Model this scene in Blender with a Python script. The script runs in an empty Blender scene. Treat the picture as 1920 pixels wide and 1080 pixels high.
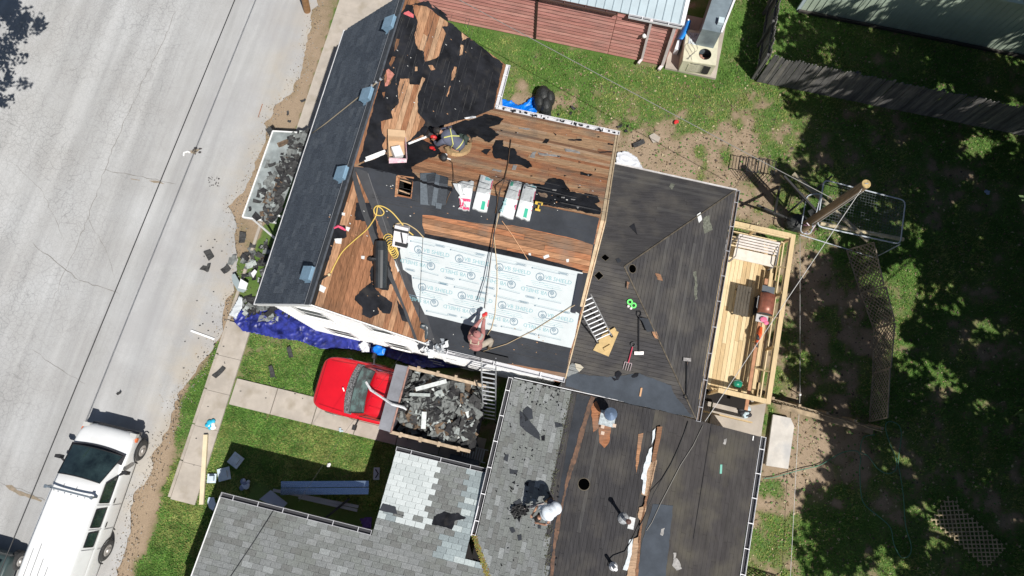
import bpy, math, random
import numpy as np
from mathutils import Vector as V, Matrix
from mathutils.geometry import tessellate_polygon
random.seed(7)
R = random.random
def U(a, b): return a + (b - a) * R()
sc = bpy.context.scene
# ---------------------------------------------------------------- camera, sky, sun, exposure
HC = 24.0; FPX = 1280.0; TILT = math.radians(13)
cam = bpy.data.objects.new('camera', bpy.data.cameras.new('camera'))
sc.collection.objects.link(cam)
cam.location = (0, 0, HC); cam.rotation_euler = (TILT, 0, 0)
cam.data.sensor_width = 36; cam.data.lens = 24.0; cam.data.clip_end = 600
sc.camera = cam
SDIR = V((0.345, -0.525, 1.0)).normalized()          # towards the sun
w = bpy.data.worlds.new("World"); sc.world = w; w.use_nodes = True
nt = w.node_tree; nt.nodes.clear()
sky = nt.nodes.new('ShaderNodeTexSky'); sky.sky_type = 'NISHITA'; sky.sun_disc = False
sky.sun_elevation = math.asin(SDIR.z); sky.sun_rotation = math.atan2(SDIR.x, SDIR.y)
bg = nt.nodes.new('ShaderNodeBackground'); bg.inputs[1].default_value = 0.05
wo = nt.nodes.new('ShaderNodeOutputWorld')
nt.links.new(sky.outputs[0], bg.inputs[0]); nt.links.new(bg.outputs[0], wo.inputs[0])
sl = bpy.data.lights.new('sun', 'SUN'); sl.energy = 5.0; sl.angle = math.radians(0.5); sl.color = (1, 0.965, 0.91)
so = bpy.data.objects.new('sun', sl); sc.collection.objects.link(so)
so.rotation_euler = SDIR.to_track_quat('Z', 'Y').to_euler(); so.location = (10, -15, 40)
sc.view_settings.view_transform = 'Standard'; sc.view_settings.look = 'None'
sc.view_settings.exposure = 0.12; sc.view_settings.gamma = 1
# ---------------------------------------------------------------- geometry helpers
A = math.radians(-13.3); CA, SA = math.cos(A), math.sin(A)
def W(u, v, z=0.0): return V((u * CA - v * SA, u * SA + v * CA, z))
def UVof(p): return (p[0] * CA + p[1] * SA, -p[0] * SA + p[1] * CA)
CAMP = V((0, 0, HC))
def ray(px, py):
    x = (px - 960) / FPX; y = (540 - py) / FPX
    return V((x, y * math.cos(TILT) + math.sin(TILT), y * math.sin(TILT) - math.cos(TILT)))
def G(px, py, z=0.0):
    d = ray(px, py); return CAMP + d * ((HC - z) / -d.z)
class Plane:
    def __init__(s, u0, v0, z0, gu, gv):
        s.k = (u0, v0, z0, gu, gv)
        s.p0 = W(u0, v0, z0)
        du = W(u0 + 1, v0, z0 + gu) - s.p0; dv = W(u0, v0 + 1, z0 + gv) - s.p0
        s.n = du.cross(dv).normalized(); s.du = du.normalized(); s.dv = dv.normalized()
    def z(s, u, v): return s.k[2] + s.k[3] * (u - s.k[0]) + s.k[4] * (v - s.k[1])
    def uv(s, u, v, off=0.0): return W(u, v, s.z(u, v)) + s.n * off
    def px(s, x, y, off=0.0):
        d = ray(x, y); return CAMP + d * (((s.p0 + s.n * off) - CAMP).dot(s.n) / d.dot(s.n))
    def off(s, p, o): return p + s.n * o
GR = Plane(0, 0, 0, 0, 0)
def perp(d):
    a = V((0, 0, 1)) if abs(d.z) < 0.9 else V((1, 0, 0))
    x = d.cross(a).normalized(); return x, d.cross(x).normalized()
class MB:
    def __init__(s): s.v = []; s.f = []; s.m = []
    def add(s, vs, fs, m=0):
        b = len(s.v); s.v += [V(p) for p in vs]; s.f += [tuple(i + b for i in f) for f in fs]; s.m += [m] * len(fs); return s
    def box(s, c, size, ax=None, m=0):
        c = V(c); ax = ax or (V((1, 0, 0)), V((0, 1, 0)), V((0, 0, 1)))
        X, Y, Z = ax[0] * size[0] / 2, ax[1] * size[1] / 2, ax[2] * size[2] / 2
        vs = [c + X * i + Y * j + Z * k for k in (-1, 1) for j in (-1, 1) for i in (-1, 1)]
        return s.add(vs, [(0, 2, 3, 1), (4, 5, 7, 6), (0, 1, 5, 4), (2, 6, 7, 3), (0, 4, 6, 2), (1, 3, 7, 5)], m)
    def bar(s, p0, p1, w, h, up=V((0, 0, 1)), m=0):
        p0, p1 = V(p0), V(p1); d = (p1 - p0); L = d.length; d.normalize()
        x = d.cross(up)
        if x.length < 1e-4: x = perp(d)[0]
        x.normalize(); z = x.cross(d).normalized()
        return s.box((p0 + p1) / 2, (L, w, h), (d, x, z), m)
    def hexa(s, b, t, m=0):   # bottom quad, top quad
        return s.add(list(b) + list(t), [(3, 2, 1, 0), (4, 5, 6, 7), (0, 1, 5, 4), (1, 2, 6, 5), (2, 3, 7, 6), (3, 0, 4, 7)], m)
    def prism(s, pts, vec, m=0):
        n = len(pts); pts = [V(p) for p in pts]; vec = V(vec)
        return s.add(pts + [p + vec for p in pts], [tuple(range(n))[::-1], tuple(range(n, 2 * n))] + [(i, (i + 1) % n, n + (i + 1) % n, n + i) for i in range(n)], m)
    def tube(s, pts, r, n=6, m=0, cap=True):
        pts = [V(p) for p in pts]; rs = r if isinstance(r, (list, tuple)) else [r] * len(pts)
        vs = []; X = None
        for i, p in enumerate(pts):
            d = (pts[min(i + 1, len(pts) - 1)] - pts[max(i - 1, 0)]).normalized()
            if X is None: X = perp(d)[0]
            else:
                X = X - d * X.dot(d)
                X = perp(d)[0] if X.length < 1e-5 else X.normalized()
            Y = d.cross(X)
            vs += [p + (X * math.cos(2 * math.pi * k / n) + Y * math.sin(2 * math.pi * k / n)) * rs[i] for k in range(n)]
        fs = [(i * n + k, i * n + (k + 1) % n, (i + 1) * n + (k + 1) % n, (i + 1) * n + k) for i in range(len(pts) - 1) for k in range(n)]
        if cap: fs += [tuple(range(n))[::-1], tuple((len(pts) - 1) * n + k for k in range(n))]
        return s.add(vs, fs, m)
    def ball(s, c, r, nu=10, nv=6, m=0, ax=None):
        c = V(c); r = (r, r, r) if not isinstance(r, (list, tuple)) else r
        ax = ax or (V((1, 0, 0)), V((0, 1, 0)), V((0, 0, 1)))
        vs = [c + ax[2] * r[2]]
        for j in range(1, nv):
            t = math.pi * j / nv
            vs += [c + ax[0] * (r[0] * math.sin(t) * math.cos(2 * math.pi * i / nu)) + ax[1] * (r[1] * math.sin(t) * math.sin(2 * math.pi * i / nu)) + ax[2] * (r[2] * math.cos(t)) for i in range(nu)]
        vs.append(c - ax[2] * r[2]); fs = [(0, 1 + i, 1 + (i + 1) % nu) for i in range(nu)]
        for j in range(nv - 2):
            for i in range(nu):
                a = 1 + j * nu + i; b = 1 + j * nu + (i + 1) % nu
                fs.append((a, a + nu, b + nu, b))
        l = len(vs) - 1; fs += [(l, l - nu + (i + 1) % nu, l - nu + i) for i in range(nu)]
        return s.add(vs, fs, m)
    def grid(s, P, m=0):      # P[i][j] points
        a = len(P); b = len(P[0])
        return s.add([p for r in P for p in r], [(i * b + j, i * b + j + 1, (i + 1) * b + j + 1, (i + 1) * b + j) for i in range(a - 1) for j in range(b - 1)], m)
ORG = {}
def link(o): sc.collection.objects.link(o); return o
def tag(o, label=None, cat=None, group=None, kind=None):
    if label: o['label'] = label
    if cat: o['category'] = cat
    if group: o['group'] = group
    if kind: o['kind'] = kind
    return o
def thing(name, label, cat, loc=(0, 0, 0), group=None, kind=None):
    o = link(bpy.data.objects.new(name, None)); o.location = loc; o.empty_display_size = 0.2
    ORG[o.name] = V(loc); return tag(o, label, cat, group, kind)
def mesh(name, mb, mats, org=V((0, 0, 0)), smooth=False, fixn=False):
    me = bpy.data.meshes.new(name)
    me.from_pydata([tuple(p - org) for p in mb.v], [], mb.f)
    for m in (mats if isinstance(mats, (list, tuple)) else [mats]): me.materials.append(m)
    if any(mb.m): me.polygons.foreach_set('material_index', mb.m)
    if smooth: me.shade_smooth()
    me.update(); return me
def obj(name, mb, mats, parent=None, smooth=False, label=None, cat=None, group=None, kind=None, org=None):
    """ONE mesh object; as a child its vertices are stored relative to its thing's base."""
    if parent is not None:
        og = ORG[parent.name]
    else:
        og = V(org) if org is not None else (sum(mb.v, V((0, 0, 0))) / max(1, len(mb.v)))
        if org is None and mb.v: og.z = min(p.z for p in mb.v)
    o = link(bpy.data.objects.new(name, mesh(name, mb, mats, og, smooth)))
    ORG[o.name] = og
    if parent is not None: o.parent = parent
    else: o.location = og
    return tag(o, label, cat, group, kind)
def copy_tree(o, loc, rz=None, label=None, group=None, parent=None):
    c = o.copy(); link(c)
    if parent is None:
        c.location = loc
        if rz is not None: c.rotation_euler = (c.rotation_euler[0], c.rotation_euler[1], rz)
        if label: c['label'] = label
        if group: c['group'] = group
    else: c.parent = parent
    for ch in list(o.children): copy_tree(ch, None, parent=c)
    return c
def jag(pts, amp=2.0, seg=9.0):
    """tear the edges of a traced outline: coarse wander plus fine fraying"""
    out = []
    if amp >= 1 and seg > 6:
        mid = []
        for i, p in enumerate(pts):
            q = pts[(i + 1) % len(pts)]; n = max(1, int(math.hypot(q[0] - p[0], q[1] - p[1]) / (seg * 1.6)))
            for k in range(n): mid.append((p[0] + (q[0] - p[0]) * k / n + (U(-amp, amp) * 1.1 if k else 0), p[1] + (q[1] - p[1]) * k / n + (U(-amp, amp) * 1.1 if k else 0)))
        pts = mid; seg = 3.2; amp *= .6
    for i, p in enumerate(pts):
        q = pts[(i + 1) % len(pts)]; L = math.hypot(q[0] - p[0], q[1] - p[1]); n = max(1, int(L / seg))
        for k in range(n):
            t = k / n; j = amp if k else amp * 0.3
            out.append((p[0] + (q[0] - p[0]) * t + U(-j, j), p[1] + (q[1] - p[1]) * t + U(-j, j)))
    return out
def Z(off, sc_, pts): return [(off[0] + x / sc_, off[1] + y / sc_) for x, y in pts]
def sheet(mb, loops, top, thick, n, m=0):
    """flat sheet with real thickness: loops of 3-D points (outer, holes...)"""
    flat = [p for l in loops for p in l]
    tris = tessellate_polygon(loops)
    N = len(flat); vs = [p + n * top for p in flat] + [p + n * (top - thick) for p in flat]
    fs = []
    for t in tris:
        a, b, c = t
        if (flat[b] - flat[a]).cross(flat[c] - flat[a]).dot(n) < 0: a, c = c, a
        fs.append((a, b, c)); fs.append((c + N, b + N, a + N))
    k = 0
    for l in loops:
        for i in range(len(l)):
            a = k + i; b = k + (i + 1) % len(l); fs.append((a, b, b + N, a + N))
        k += len(l)
    mb.add(vs, fs, m)
def patch(name, plane, pxs, mat, parent, off=0.006, thick=0.005, amp=2.0, seg=9.0, holes=(), label=None, kind=None, **k):
    mb = MB()
    loops = [[plane.px(x, y) for x, y in jag(l, amp, seg)] for l in [pxs] + list(holes)]
    sheet(mb, loops, off, thick, plane.n)
    return obj(name, mb, mat, parent, label=label, kind=kind, **k)
# ---------------------------------------------------------------- materials
MATS = {}
def mat(name, col, rough=0.8, var=0.0, scale=6.0, bump=0.0, bscale=40.0, metal=0.0, col2=None, stretch=None, rnd=0.0, spec=0.5, coat=0.0, trans=0.0, rot=A, detail=5.0, lo=0.35, hi=0.65, patchy=None):
    """principled surface with noise-driven tone; stretch (x, y, z) scales the noise along the house axes"""
    if name in MATS: return MATS[name]
    m = bpy.data.materials.new(name); m.use_nodes = True; t = m.node_tree; N = t.nodes; L = t.links
    b = N['Principled BSDF']; b.inputs['Roughness'].default_value = rough; b.inputs['Metallic'].default_value = metal
    b.inputs['Specular IOR Level'].default_value = spec
    if coat: b.inputs['Coat Weight'].default_value = coat; b.inputs['Coat Roughness'].default_value = 0.06
    if trans: b.inputs['Transmission Weight'].default_value = trans
    c1 = tuple(col) + (1,)
    geo = N.new('ShaderNodeTexCoord'); mp = N.new('ShaderNodeMapping')
    L.new(geo.outputs['Object'], mp.inputs[0]); mp.inputs['Rotation'].default_value = (0, 0, -rot)
    if stretch: mp.inputs['Scale'].default_value = stretch
    src = None
    if var or col2:
        ns = N.new('ShaderNodeTexNoise'); ns.inputs['Scale'].default_value = scale; ns.inputs['Detail'].default_value = detail; ns.inputs['Roughness'].default_value = 0.65
        L.new(mp.outputs[0], ns.inputs['Vector'])
        rp = N.new('ShaderNodeValToRGB'); rp.color_ramp.elements[0].position = lo; rp.color_ramp.elements[1].position = hi
        if col2: rp.color_ramp.elements[0].color = tuple(col2) + (1,); rp.color_ramp.elements[1].color = c1
        else:
            rp.color_ramp.elements[0].color = tuple(x * (1 - var) for x in col) + (1,); rp.color_ramp.elements[1].color = tuple(min(1, x * (1 + var)) for x in col) + (1,)
        L.new(ns.outputs[0], rp.inputs[0]); src = rp.outputs[0]
    if patchy:                                      # second, larger stain layer: (colour, scale, lo, hi, amount)
        n2 = N.new('ShaderNodeTexNoise'); n2.inputs['Scale'].default_value = patchy[1]; n2.inputs['Detail'].default_value = 6
        L.new(geo.outputs['Object'], n2.inputs['Vector'])
        mr = N.new('ShaderNodeMapRange'); mr.inputs[1].default_value = patchy[2]; mr.inputs[2].default_value = patchy[3]; mr.inputs[4].default_value = patchy[4]
        L.new(n2.outputs[0], mr.inputs[0])
        mx = N.new('ShaderNodeMix'); mx.data_type = 'RGBA'; mx.inputs[7].default_value = tuple(patchy[0]) + (1,)
        if src: L.new(src, mx.inputs[6])
        else: mx.inputs[6].default_value = c1
        L.new(mr.outputs[0], mx.inputs[0]); src = mx.outputs[2]
    if rnd:
        oi = N.new('ShaderNodeObjectInfo'); hs = N.new('ShaderNodeMapRange'); hs.inputs[3].default_value = 1 - rnd; hs.inputs[4].default_value = 1 + rnd
        L.new(oi.outputs['Random'], hs.inputs[0])
        mm = N.new('ShaderNodeMix'); mm.data_type = 'RGBA'; mm.blend_type = 'MULTIPLY'; mm.inputs[0].default_value = 1
        cc = N.new('ShaderNodeCombineColor')
        for i in range(3): L.new(hs.outputs[0], cc.inputs[i])
        if src: L.new(src, mm.inputs[6])
        else: mm.inputs[6].default_value = c1
        L.new(cc.outputs[0], mm.inputs[7]); src = mm.outputs[2]
    if src: L.new(src, b.inputs['Base Color'])
    else: b.inputs['Base Color'].default_value = c1
    if bump:
        nb = N.new('ShaderNodeTexNoise'); nb.inputs['Scale'].default_value = bscale; nb.inputs['Detail'].default_value = 4
        L.new(mp.outputs[0], nb.inputs['Vector'])
        bp = N.new('ShaderNodeBump'); bp.inputs['Strength'].default_value = bump; bp.inputs['Distance'].default_value = 0.03
        L.new(nb.outputs[0], bp.inputs['Height']); L.new(bp.outputs[0], b.inputs['Normal'])
    MATS[name] = m; return m
def attr_mat(name, attr, stops, rough=0.9, fine=0.25, fscale=14, bump=0.6):
    """surface whose colour follows a kind-of-ground attribute (0..1) through a ramp, plus fine grain"""
    m = bpy.data.materials.new(name); m.use_nodes = True; t = m.node_tree; N = t.nodes; L = t.links; b = N['Principled BSDF']
    b.inputs['Roughness'].default_value = rough; b.inputs['Specular IOR Level'].default_value = 0.2
    at = N.new('ShaderNodeAttribute'); at.attribute_name = attr
    g = N.new('ShaderNodeTexCoord'); ns = N.new('ShaderNodeTexNoise'); ns.inputs['Scale'].default_value = fscale; ns.inputs['Detail'].default_value = 8; ns.inputs['Roughness'].default_value = 0.7
    L.new(g.outputs['Object'], ns.inputs['Vector'])
    sb = N.new('ShaderNodeMath'); sb.operation = 'SUBTRACT'; sb.inputs[1].default_value = 0.5; L.new(ns.outputs[0], sb.inputs[0])
    ml = N.new('ShaderNodeMath'); ml.operation = 'MULTIPLY_ADD'; ml.inputs[1].default_value = fine; L.new(sb.outputs[0], ml.inputs[0]); L.new(at.outputs['Fac'], ml.inputs[2])
    rp = N.new('ShaderNodeValToRGB'); L.new(ml.outputs[0], rp.inputs[0])
    el = rp.color_ramp.elements
    el[0].position = stops[0][0]; el[0].color = stops[0][1] + (1,); el[1].position = stops[-1][0]; el[1].color = stops[-1][1] + (1,)
    for p, c in stops[1:-1]: e = el.new(p); e.color = c + (1,)
    n3 = N.new('ShaderNodeTexNoise'); n3.inputs['Scale'].default_value = 60; n3.inputs['Detail'].default_value = 5; L.new(g.outputs['Object'], n3.inputs['Vector'])
    mr = N.new('ShaderNodeMapRange'); mr.inputs[1].default_value = .3; mr.inputs[2].default_value = .7; mr.inputs[3].default_value = 0.72; mr.inputs[4].default_value = 1.25; L.new(n3.outputs[0], mr.inputs[0])
    cc = N.new('ShaderNodeCombineColor')
    for i in range(3): L.new(mr.outputs[0], cc.inputs[i])
    mx = N.new('ShaderNodeMix'); mx.data_type = 'RGBA'; mx.blend_type = 'MULTIPLY'; mx.inputs[0].default_value = 1
    L.new(rp.outputs[0], mx.inputs[6]); L.new(cc.outputs[0], mx.inputs[7]); L.new(mx.outputs[2], b.inputs['Base Color'])
    bp = N.new('ShaderNodeBump'); bp.inputs['Strength'].default_value = bump; bp.inputs['Distance'].default_value = 0.04
    L.new(n3.outputs[0], bp.inputs['Height']); L.new(bp.outputs[0], b.inputs['Normal'])
    return m
def glass_mat(name, col, rough=0.05):
    return mat(name, col, rough, var=0.2, scale=1.5, spec=0.9, coat=0.6)
# ---------------------------------------------------------------- value noise (for ground cover)
class VN:
    def __init__(s, seed): s.r = np.random.RandomState(seed).rand(256, 256)
    def __call__(s, x, y, sc_, oct=4):
        o = np.zeros_like(x); a = 1.0; tot = 0
        for k in range(oct):
            X = x * sc_ * 2 ** k + 17.3 * k + 300; Y = y * sc_ * 2 ** k + 9.1 * k + 300
            i = np.floor(X).astype(int); j = np.floor(Y).astype(int); fx = X - i; fy = Y - j
            fx = fx * fx * (3 - 2 * fx); fy = fy * fy * (3 - 2 * fy)
            g = lambda a_, b_: s.r[a_ % 256, b_ % 256]
            o += a * ((g(i, j) * (1 - fx) + g(i + 1, j) * fx) * (1 - fy) + (g(i, j + 1) * (1 - fx) + g(i + 1, j + 1) * fx) * fy)
            tot += a; a *= 0.55
        return o / tot
# ================================================================ GROUND
vn = VN(3); vn2 = VN(8)
def gauss(x, y, cx, cy, r): return np.exp(-((x - cx) ** 2 + (y - cy) ** 2) / (r * r))
def grassness(x, y):
    """0 bare dirt .. 1 thick grass, at world x, y (numpy arrays)"""
    u = x * CA + y * SA; v = -x * SA + y * CA
    n = vn(x, y, 0.55, 5); n2 = vn2(x, y, 2.1, 4)
    g = 0.62 + (n - 0.5) * 1.0 + (n2 - 0.5) * 1.7
    def spot(px, py, r, a):
        nonlocal g
        p = G(px, py); g = g + a * gauss(x, y, p.x, p.y, r)
    # back yard
    back = (u > -3)
    for s in [(1300, 90, 1.6, .5), (1060, 110, 2.4, .35), (930, 70, 1.2, .35), (1180, 150, 2.0, .2), (1400, 40, 1.5, .35), (1290, 200, 1.4, .1), (1000, 200, 1.1, -.5), (1150, 235, 1.0, -.4),
              (1230, 300, 1.5, -.6), (1330, 300, 1.3, -.55), (1420, 270, 1.2, -.25), (1400, 390, 1.4, -.5), (1060, 190, .9, -.3), (1480, 170, 1.2, .25),
              (1550, 560, 2.2, -.42), (1590, 680, 1.6, -.38), (1480, 640, .6, .3), (1850, 420, 3, -.15), (1700, 900, 3, -.2), (1700, 480, 1.0, .7), (1740, 560, 1.0, .45), (1640, 720, 1.0, .35), (1740, 730, 1.1, .25), (1780, 660, 1.0, -.2),
              (1540, 850, 1.4, -.7), (1500, 900, 1.0, -.5), (1560, 790, 1.2, -.4), (1470, 960, .6, -.3), (1550, 990, 1.1, .4), (1500, 1010, .6, .3), (1660, 760, .7, .3), (1450, 990, .3, .5), (1500, 110, 2.5, .2), (1750, 120, 3, .1), (1800, 330, 3, .05), (1850, 620, 3, .05), (1650, 950, 2.2, .0)]: spot(*s)
    g = g + .16 * np.clip((x - 9.5) / 2, 0, 1)  # more grass towards the right, its dark tone deepens the tree shade
    lawn = (u < -3)
    g = np.where(lawn, 0.72 + (n - 0.5) * 0.8 + (n2 - .5) * .5, g)
    verge = (u < -10.75)
    gv = 0.72 + (n - 0.5) * 1.3 + (n2 - .5) * .9 - 0.9 * np.clip((-11.05 + 0.25 * np.sin(v * 0.9) - u) / 0.5, 0, 1.2)
    gv = np.where(v > 4.2, 0.12 + (n - .5) * .8 + (n2 - .5) * .8, gv)
    g = np.where(verge, gv, g)
    g = np.where((u < -3) & (v < -4.3) & (u > -10.9), 0.62 + (n - .5) * 1.2, g)
    return np.clip(g, 0, 1)
NX, NY = 420, 300
xs = np.linspace(-26, 30, NX); ys = np.linspace(-13, 27, NY)
XX, YY = np.meshgrid(xs, ys); GG = grassness(XX, YY)
DR = vn2(XX, YY, 0.35, 4)
ZZ = (vn(XX, YY, 0.9, 3) - 0.5) * 0.05 - 0.06 + GG * 0.02
me = bpy.data.meshes.new('ground')
verts = np.stack([XX.ravel(), YY.ravel(), ZZ.ravel()], 1)
idx = np.arange(NX * NY).reshape(NY, NX)
faces = np.stack([idx[:-1, :-1].ravel(), idx[:-1, 1:].ravel(), idx[1:, 1:].ravel(), idx[1:, :-1].ravel()], 1)
me.from_pydata(verts.tolist(), [], faces.tolist())
at = me.attributes.new('cover', 'FLOAT', 'POINT'); at.data.foreach_set('value', GG.ravel().astype(np.float32))
me.shade_smooth()
gm = attr_mat('ground_cover', 'cover', fine=.55, fscale=7, stops=[(0.0, (0.33, 0.25, 0.175)), (0.30, (0.26, 0.20, 0.13)), (0.47, (0.17, 0.17, 0.075)), (0.64, (0.115, 0.165, 0.048)), (1.0, (0.08, 0.15, 0.03))])
me.materials.append(gm)
g = link(bpy.data.objects.new('ground', me)); tag(g, kind='structure')
# far ground beyond the yard, to the horizon
far = MB()
for a, b_, c, d in [(-300, -26, -300, 300), (30, 300, -300, 300), (-26, 30, -300, -13), (-26, 30, 27, 300)]:
    far.add([(a, c, -.06), (b_, c, -.06), (b_, d, -.06), (a, d, -.06)], [(0, 1, 2, 3)])
obj('terrain', far, mat('far_grass', (0.07, 0.11, 0.035), 0.95, col2=(0.16, 0.13, 0.07), scale=.6), kind='structure', org=(0, 0, 0))
# ---- street: one sheet, alligator cracking, wheel paths, stains
def street_material():
    m = bpy.data.materials.new('aged_asphalt'); m.use_nodes = True; t = m.node_tree; N = t.nodes; L = t.links; b = N['Principled BSDF']
    b.inputs['Roughness'].default_value = 0.92; b.inputs['Specular IOR Level'].default_value = 0.25
    g = N.new('ShaderNodeTexCoord'); mp = N.new('ShaderNodeMapping'); mp.inputs['Rotation'].default_value = (0, 0, -A); L.new(g.outputs['Object'], mp.inputs[0])
    def noise(s, d=5, vec=None, r=.6):
        n = N.new('ShaderNodeTexNoise'); n.inputs['Scale'].default_value = s; n.inputs['Detail'].default_value = d; n.inputs['Roughness'].default_value = r
        L.new(vec or mp.outputs[0], n.inputs['Vector']); return n.outputs[0]
    def ramp(src, a, b_, ca, cb):
        r = N.new('ShaderNodeValToRGB'); r.color_ramp.elements[0].position = a; r.color_ramp.elements[1].position = b_
        r.color_ramp.elements[0].color = ca + (1,); r.color_ramp.elements[1].color = cb + (1,); L.new(src, r.inputs[0]); return r.outputs[0]
    def mrange(src, a, b_, c, d):
        r = N.new('ShaderNodeMapRange'); r.inputs[1].default_value = a; r.inputs[2].default_value = b_; r.inputs[3].default_value = c; r.inputs[4].default_value = d; L.new(src, r.inputs[0]); return r.outputs[0]
    def mix(f, a, b_, bl='MIX'):
        x = N.new('ShaderNodeMix'); x.data_type = 'RGBA'; x.blend_type = bl
        if isinstance(f, float): x.inputs[0].default_value = f
        else: L.new(f, x.inputs[0])
        for i, s in ((6, a), (7, b_)):
            if isinstance(s, tuple): x.inputs[i].default_value = s + (1,)
            else: L.new(s, x.inputs[i])
        return x.outputs[2]
    st = N.new('ShaderNodeMapping'); st.inputs['Scale'].default_value = (1.6, .07, 1); L.new(mp.outputs[0], st.inputs[0])
    base = ramp(noise(0.35, 6), .3, .7, (0.365, 0.36, 0.352), (0.45, 0.455, 0.457))
    streak = mrange(noise(1.0, 4, st.outputs[0]), .38, .62, .86, 1.07)
    grain = mrange(noise(60, 5), .3, .7, .74, 1.24)
    # cracks
    wob = N.new('ShaderNodeMix'); wob.data_type = 'VECTOR'; wob.inputs[0].default_value = .06
    nz = N.new('ShaderNodeTexNoise'); nz.inputs['Scale'].default_value = 3; L.new(mp.outputs[0], nz.inputs['Vector'])
    L.new(mp.outputs[0], wob.inputs[4]); L.new(nz.outputs[1], wob.inputs[5])
    def crack(s, wd, depth):
        v = N.new('ShaderNodeTexVoronoi'); v.feature = 'DISTANCE_TO_EDGE'; v.inputs['Scale'].default_value = s; L.new(wob.outputs[1], v.inputs['Vector'])
        return mrange(v.outputs[0], 0, wd, depth, 1)
    sep = N.new('ShaderNodeSeparateXYZ'); L.new(mp.outputs[0], sep.inputs[0])
    leftish = mrange(sep.outputs[0], -18.0, -14.8, 1, 0.25)
    msk = N.new('ShaderNodeMath'); msk.operation = 'MULTIPLY'; L.new(leftish, msk.inputs[0]); L.new(mrange(noise(.5, 3), .35, .6, .3, 1), msk.inputs[1])
    c1 = crack(7.0, .07, .74); c2 = crack(2.6, .03, .76)
    def val(src):
        c = N.new('ShaderNodeCombineColor')
        for i in range(3): L.new(src, c.inputs[i])
        return c.outputs[0]
    col = mix(1.0, base, val(streak), 'MULTIPLY'); col = mix(1.0, col, val(grain), 'MULTIPLY')
    cr = mix(1.0, val(c1), val(c2), 'MULTIPLY'); col = mix(msk.outputs[0], col, mix(1.0, col, cr, 'MULTIPLY'))
    # tan dust towards the verge, darker newer patch
    dust = N.new('ShaderNodeMath'); dust.operation = 'MULTIPLY'; L.new(mrange(sep.outputs[0], -13.4, -11.6, 0, .75), dust.inputs[0]); L.new(mrange(noise(.8, 5), .4, .6, .2, 1), dust.inputs[1])
    col = mix(dust.outputs[0], col, (0.42, 0.37, 0.30))
    dk = N.new('ShaderNodeMath'); dk.operation = 'MULTIPLY'; L.new(mrange(sep.outputs[0], -14.7, -14.2, 0, .4), dk.inputs[0]); L.new(mrange(noise(.45, 6), .45, .56, 0, 1), dk.inputs[1])
    col = mix(dk.outputs[0], col, (0.33, 0.325, 0.33))
    L.new(col, b.inputs['Base Color'])
    bp = N.new('ShaderNodeBump'); bp.inputs['Strength'].default_value = .35; bp.inputs['Distance'].default_value = .02
    L.new(noise(70, 5), bp.inputs['Height']); L.new(bp.outputs[0], b.inputs['Normal'])
    return m
mb = MB(); edge = []
eN = VN(44)
for i in range(481):
    v = -30 + i * 0.125
    e = -11.75 + 0.22 * math.sin(v * .55 + 1) + 0.1 * math.sin(v * 1.7) + U(-.03, .03) + (float(eN(np.array([v]), np.array([.0]), 1.3, 4)[0]) - .5) * .7
    if v > 6: e += 0.1
    if -2 < v < 6: e += .35 * math.exp(-((v - 2.5) / 2.5) ** 2) * 1.5
    if v < -1: e += .12
    edge.append((e, v))
mb.add([W(e, v, 0.0) for e, v in edge] + [W(-42, v, 0.0) for e, v in edge], [(i, i + 1, 482 + i, 481 + i) for i in range(480)])
obj('street', mb, street_material(), kind='structure', org=(0, 0, 0))
# long cracks and stains in the street: thin tar-like ribbons 4 mm proud
crk = MB()
def ribbon(mb, pts, wd, z=0.004, wob=2.0, m=0):
    P_ = []
    for i in range(len(pts) - 1):
        L_ = math.dist(pts[i], pts[i + 1]); n = max(1, int(L_ / 9))
        for k in range(n): t = k / n; P_.append((pts[i][0] + (pts[i + 1][0] - pts[i][0]) * t + U(-wob, wob), pts[i][1] + (pts[i + 1][1] - pts[i][1]) * t + U(-wob, wob)))
    P_.append(pts[-1]); q = [G(x, y, z) for x, y in P_]
    vs = []
    for i, p in enumerate(q):
        d = (q[min(i + 1, len(q) - 1)] - q[max(0, i - 1)]); x = V((-d.y, d.x, 0)).normalized() * wd * U(.4, 1.2) * (0.3 if i in (0, len(q) - 1) else 1)
        vs += [p + x, p - x]
    mb.add(vs, [(2 * i, 2 * i + 1, 2 * i + 3, 2 * i + 2) for i in range(len(q) - 1)], m)
for pts, wd in [([(190, 318), (250, 328), (330, 345)], .012), ([(60, 455), (140, 520), (225, 552)], .012), ([(0, 905), (40, 918), (85, 938)], .014), ([(60, 655), (110, 690), (160, 720)], .008),
                ([(160, 400), (200, 470), (215, 520)], .006), ([(330, 20), (300, 90), (260, 170), (215, 270), (160, 420), (100, 560)], .010), ([(20, 300), (80, 360), (120, 450)], .006)]:
    ribbon(crk, pts, wd)
gv_ = MB()
for _ in range(2600):
    v = U(-8, 18); k = int((v + 30) / .125); e = edge[k][0] + random.gauss(.05, .22); s = U(.008, .03); gv_.box(W(e, v, s * .4), (s, s * U(.6, 1), s), (W(math.cos(_), math.sin(_)), W(-math.sin(_), math.cos(_)), V((0, 0, 1))), random.randrange(3))
obj('verge_gravel', gv_, [mat('gravel_grey', (.34, .33, .31), .95), mat('gravel_tan', (.36, .29, .20), .95), mat('gravel_dark', (.12, .10, .08), .95)], None, label='loose gravel and broken asphalt along the street edge', cat='gravel', kind='stuff')
obj('street_crack', crk, mat('crack_fill', (0.20, 0.19, 0.175), 0.95), kind='structure', org=(0, 0, 0))
mb = MB()
for pts, wd in [([(10, 910), (30, 920), (78, 940)], .07), ([(245, 335), (262, 338)], .045), ([(280, 338), (308, 345)], .04), ([(178, 800), (186, 812)], .09), ([(352, 286), (374, 280)], .08)]:
    ribbon(mb, pts, wd, z=.008)
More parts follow.
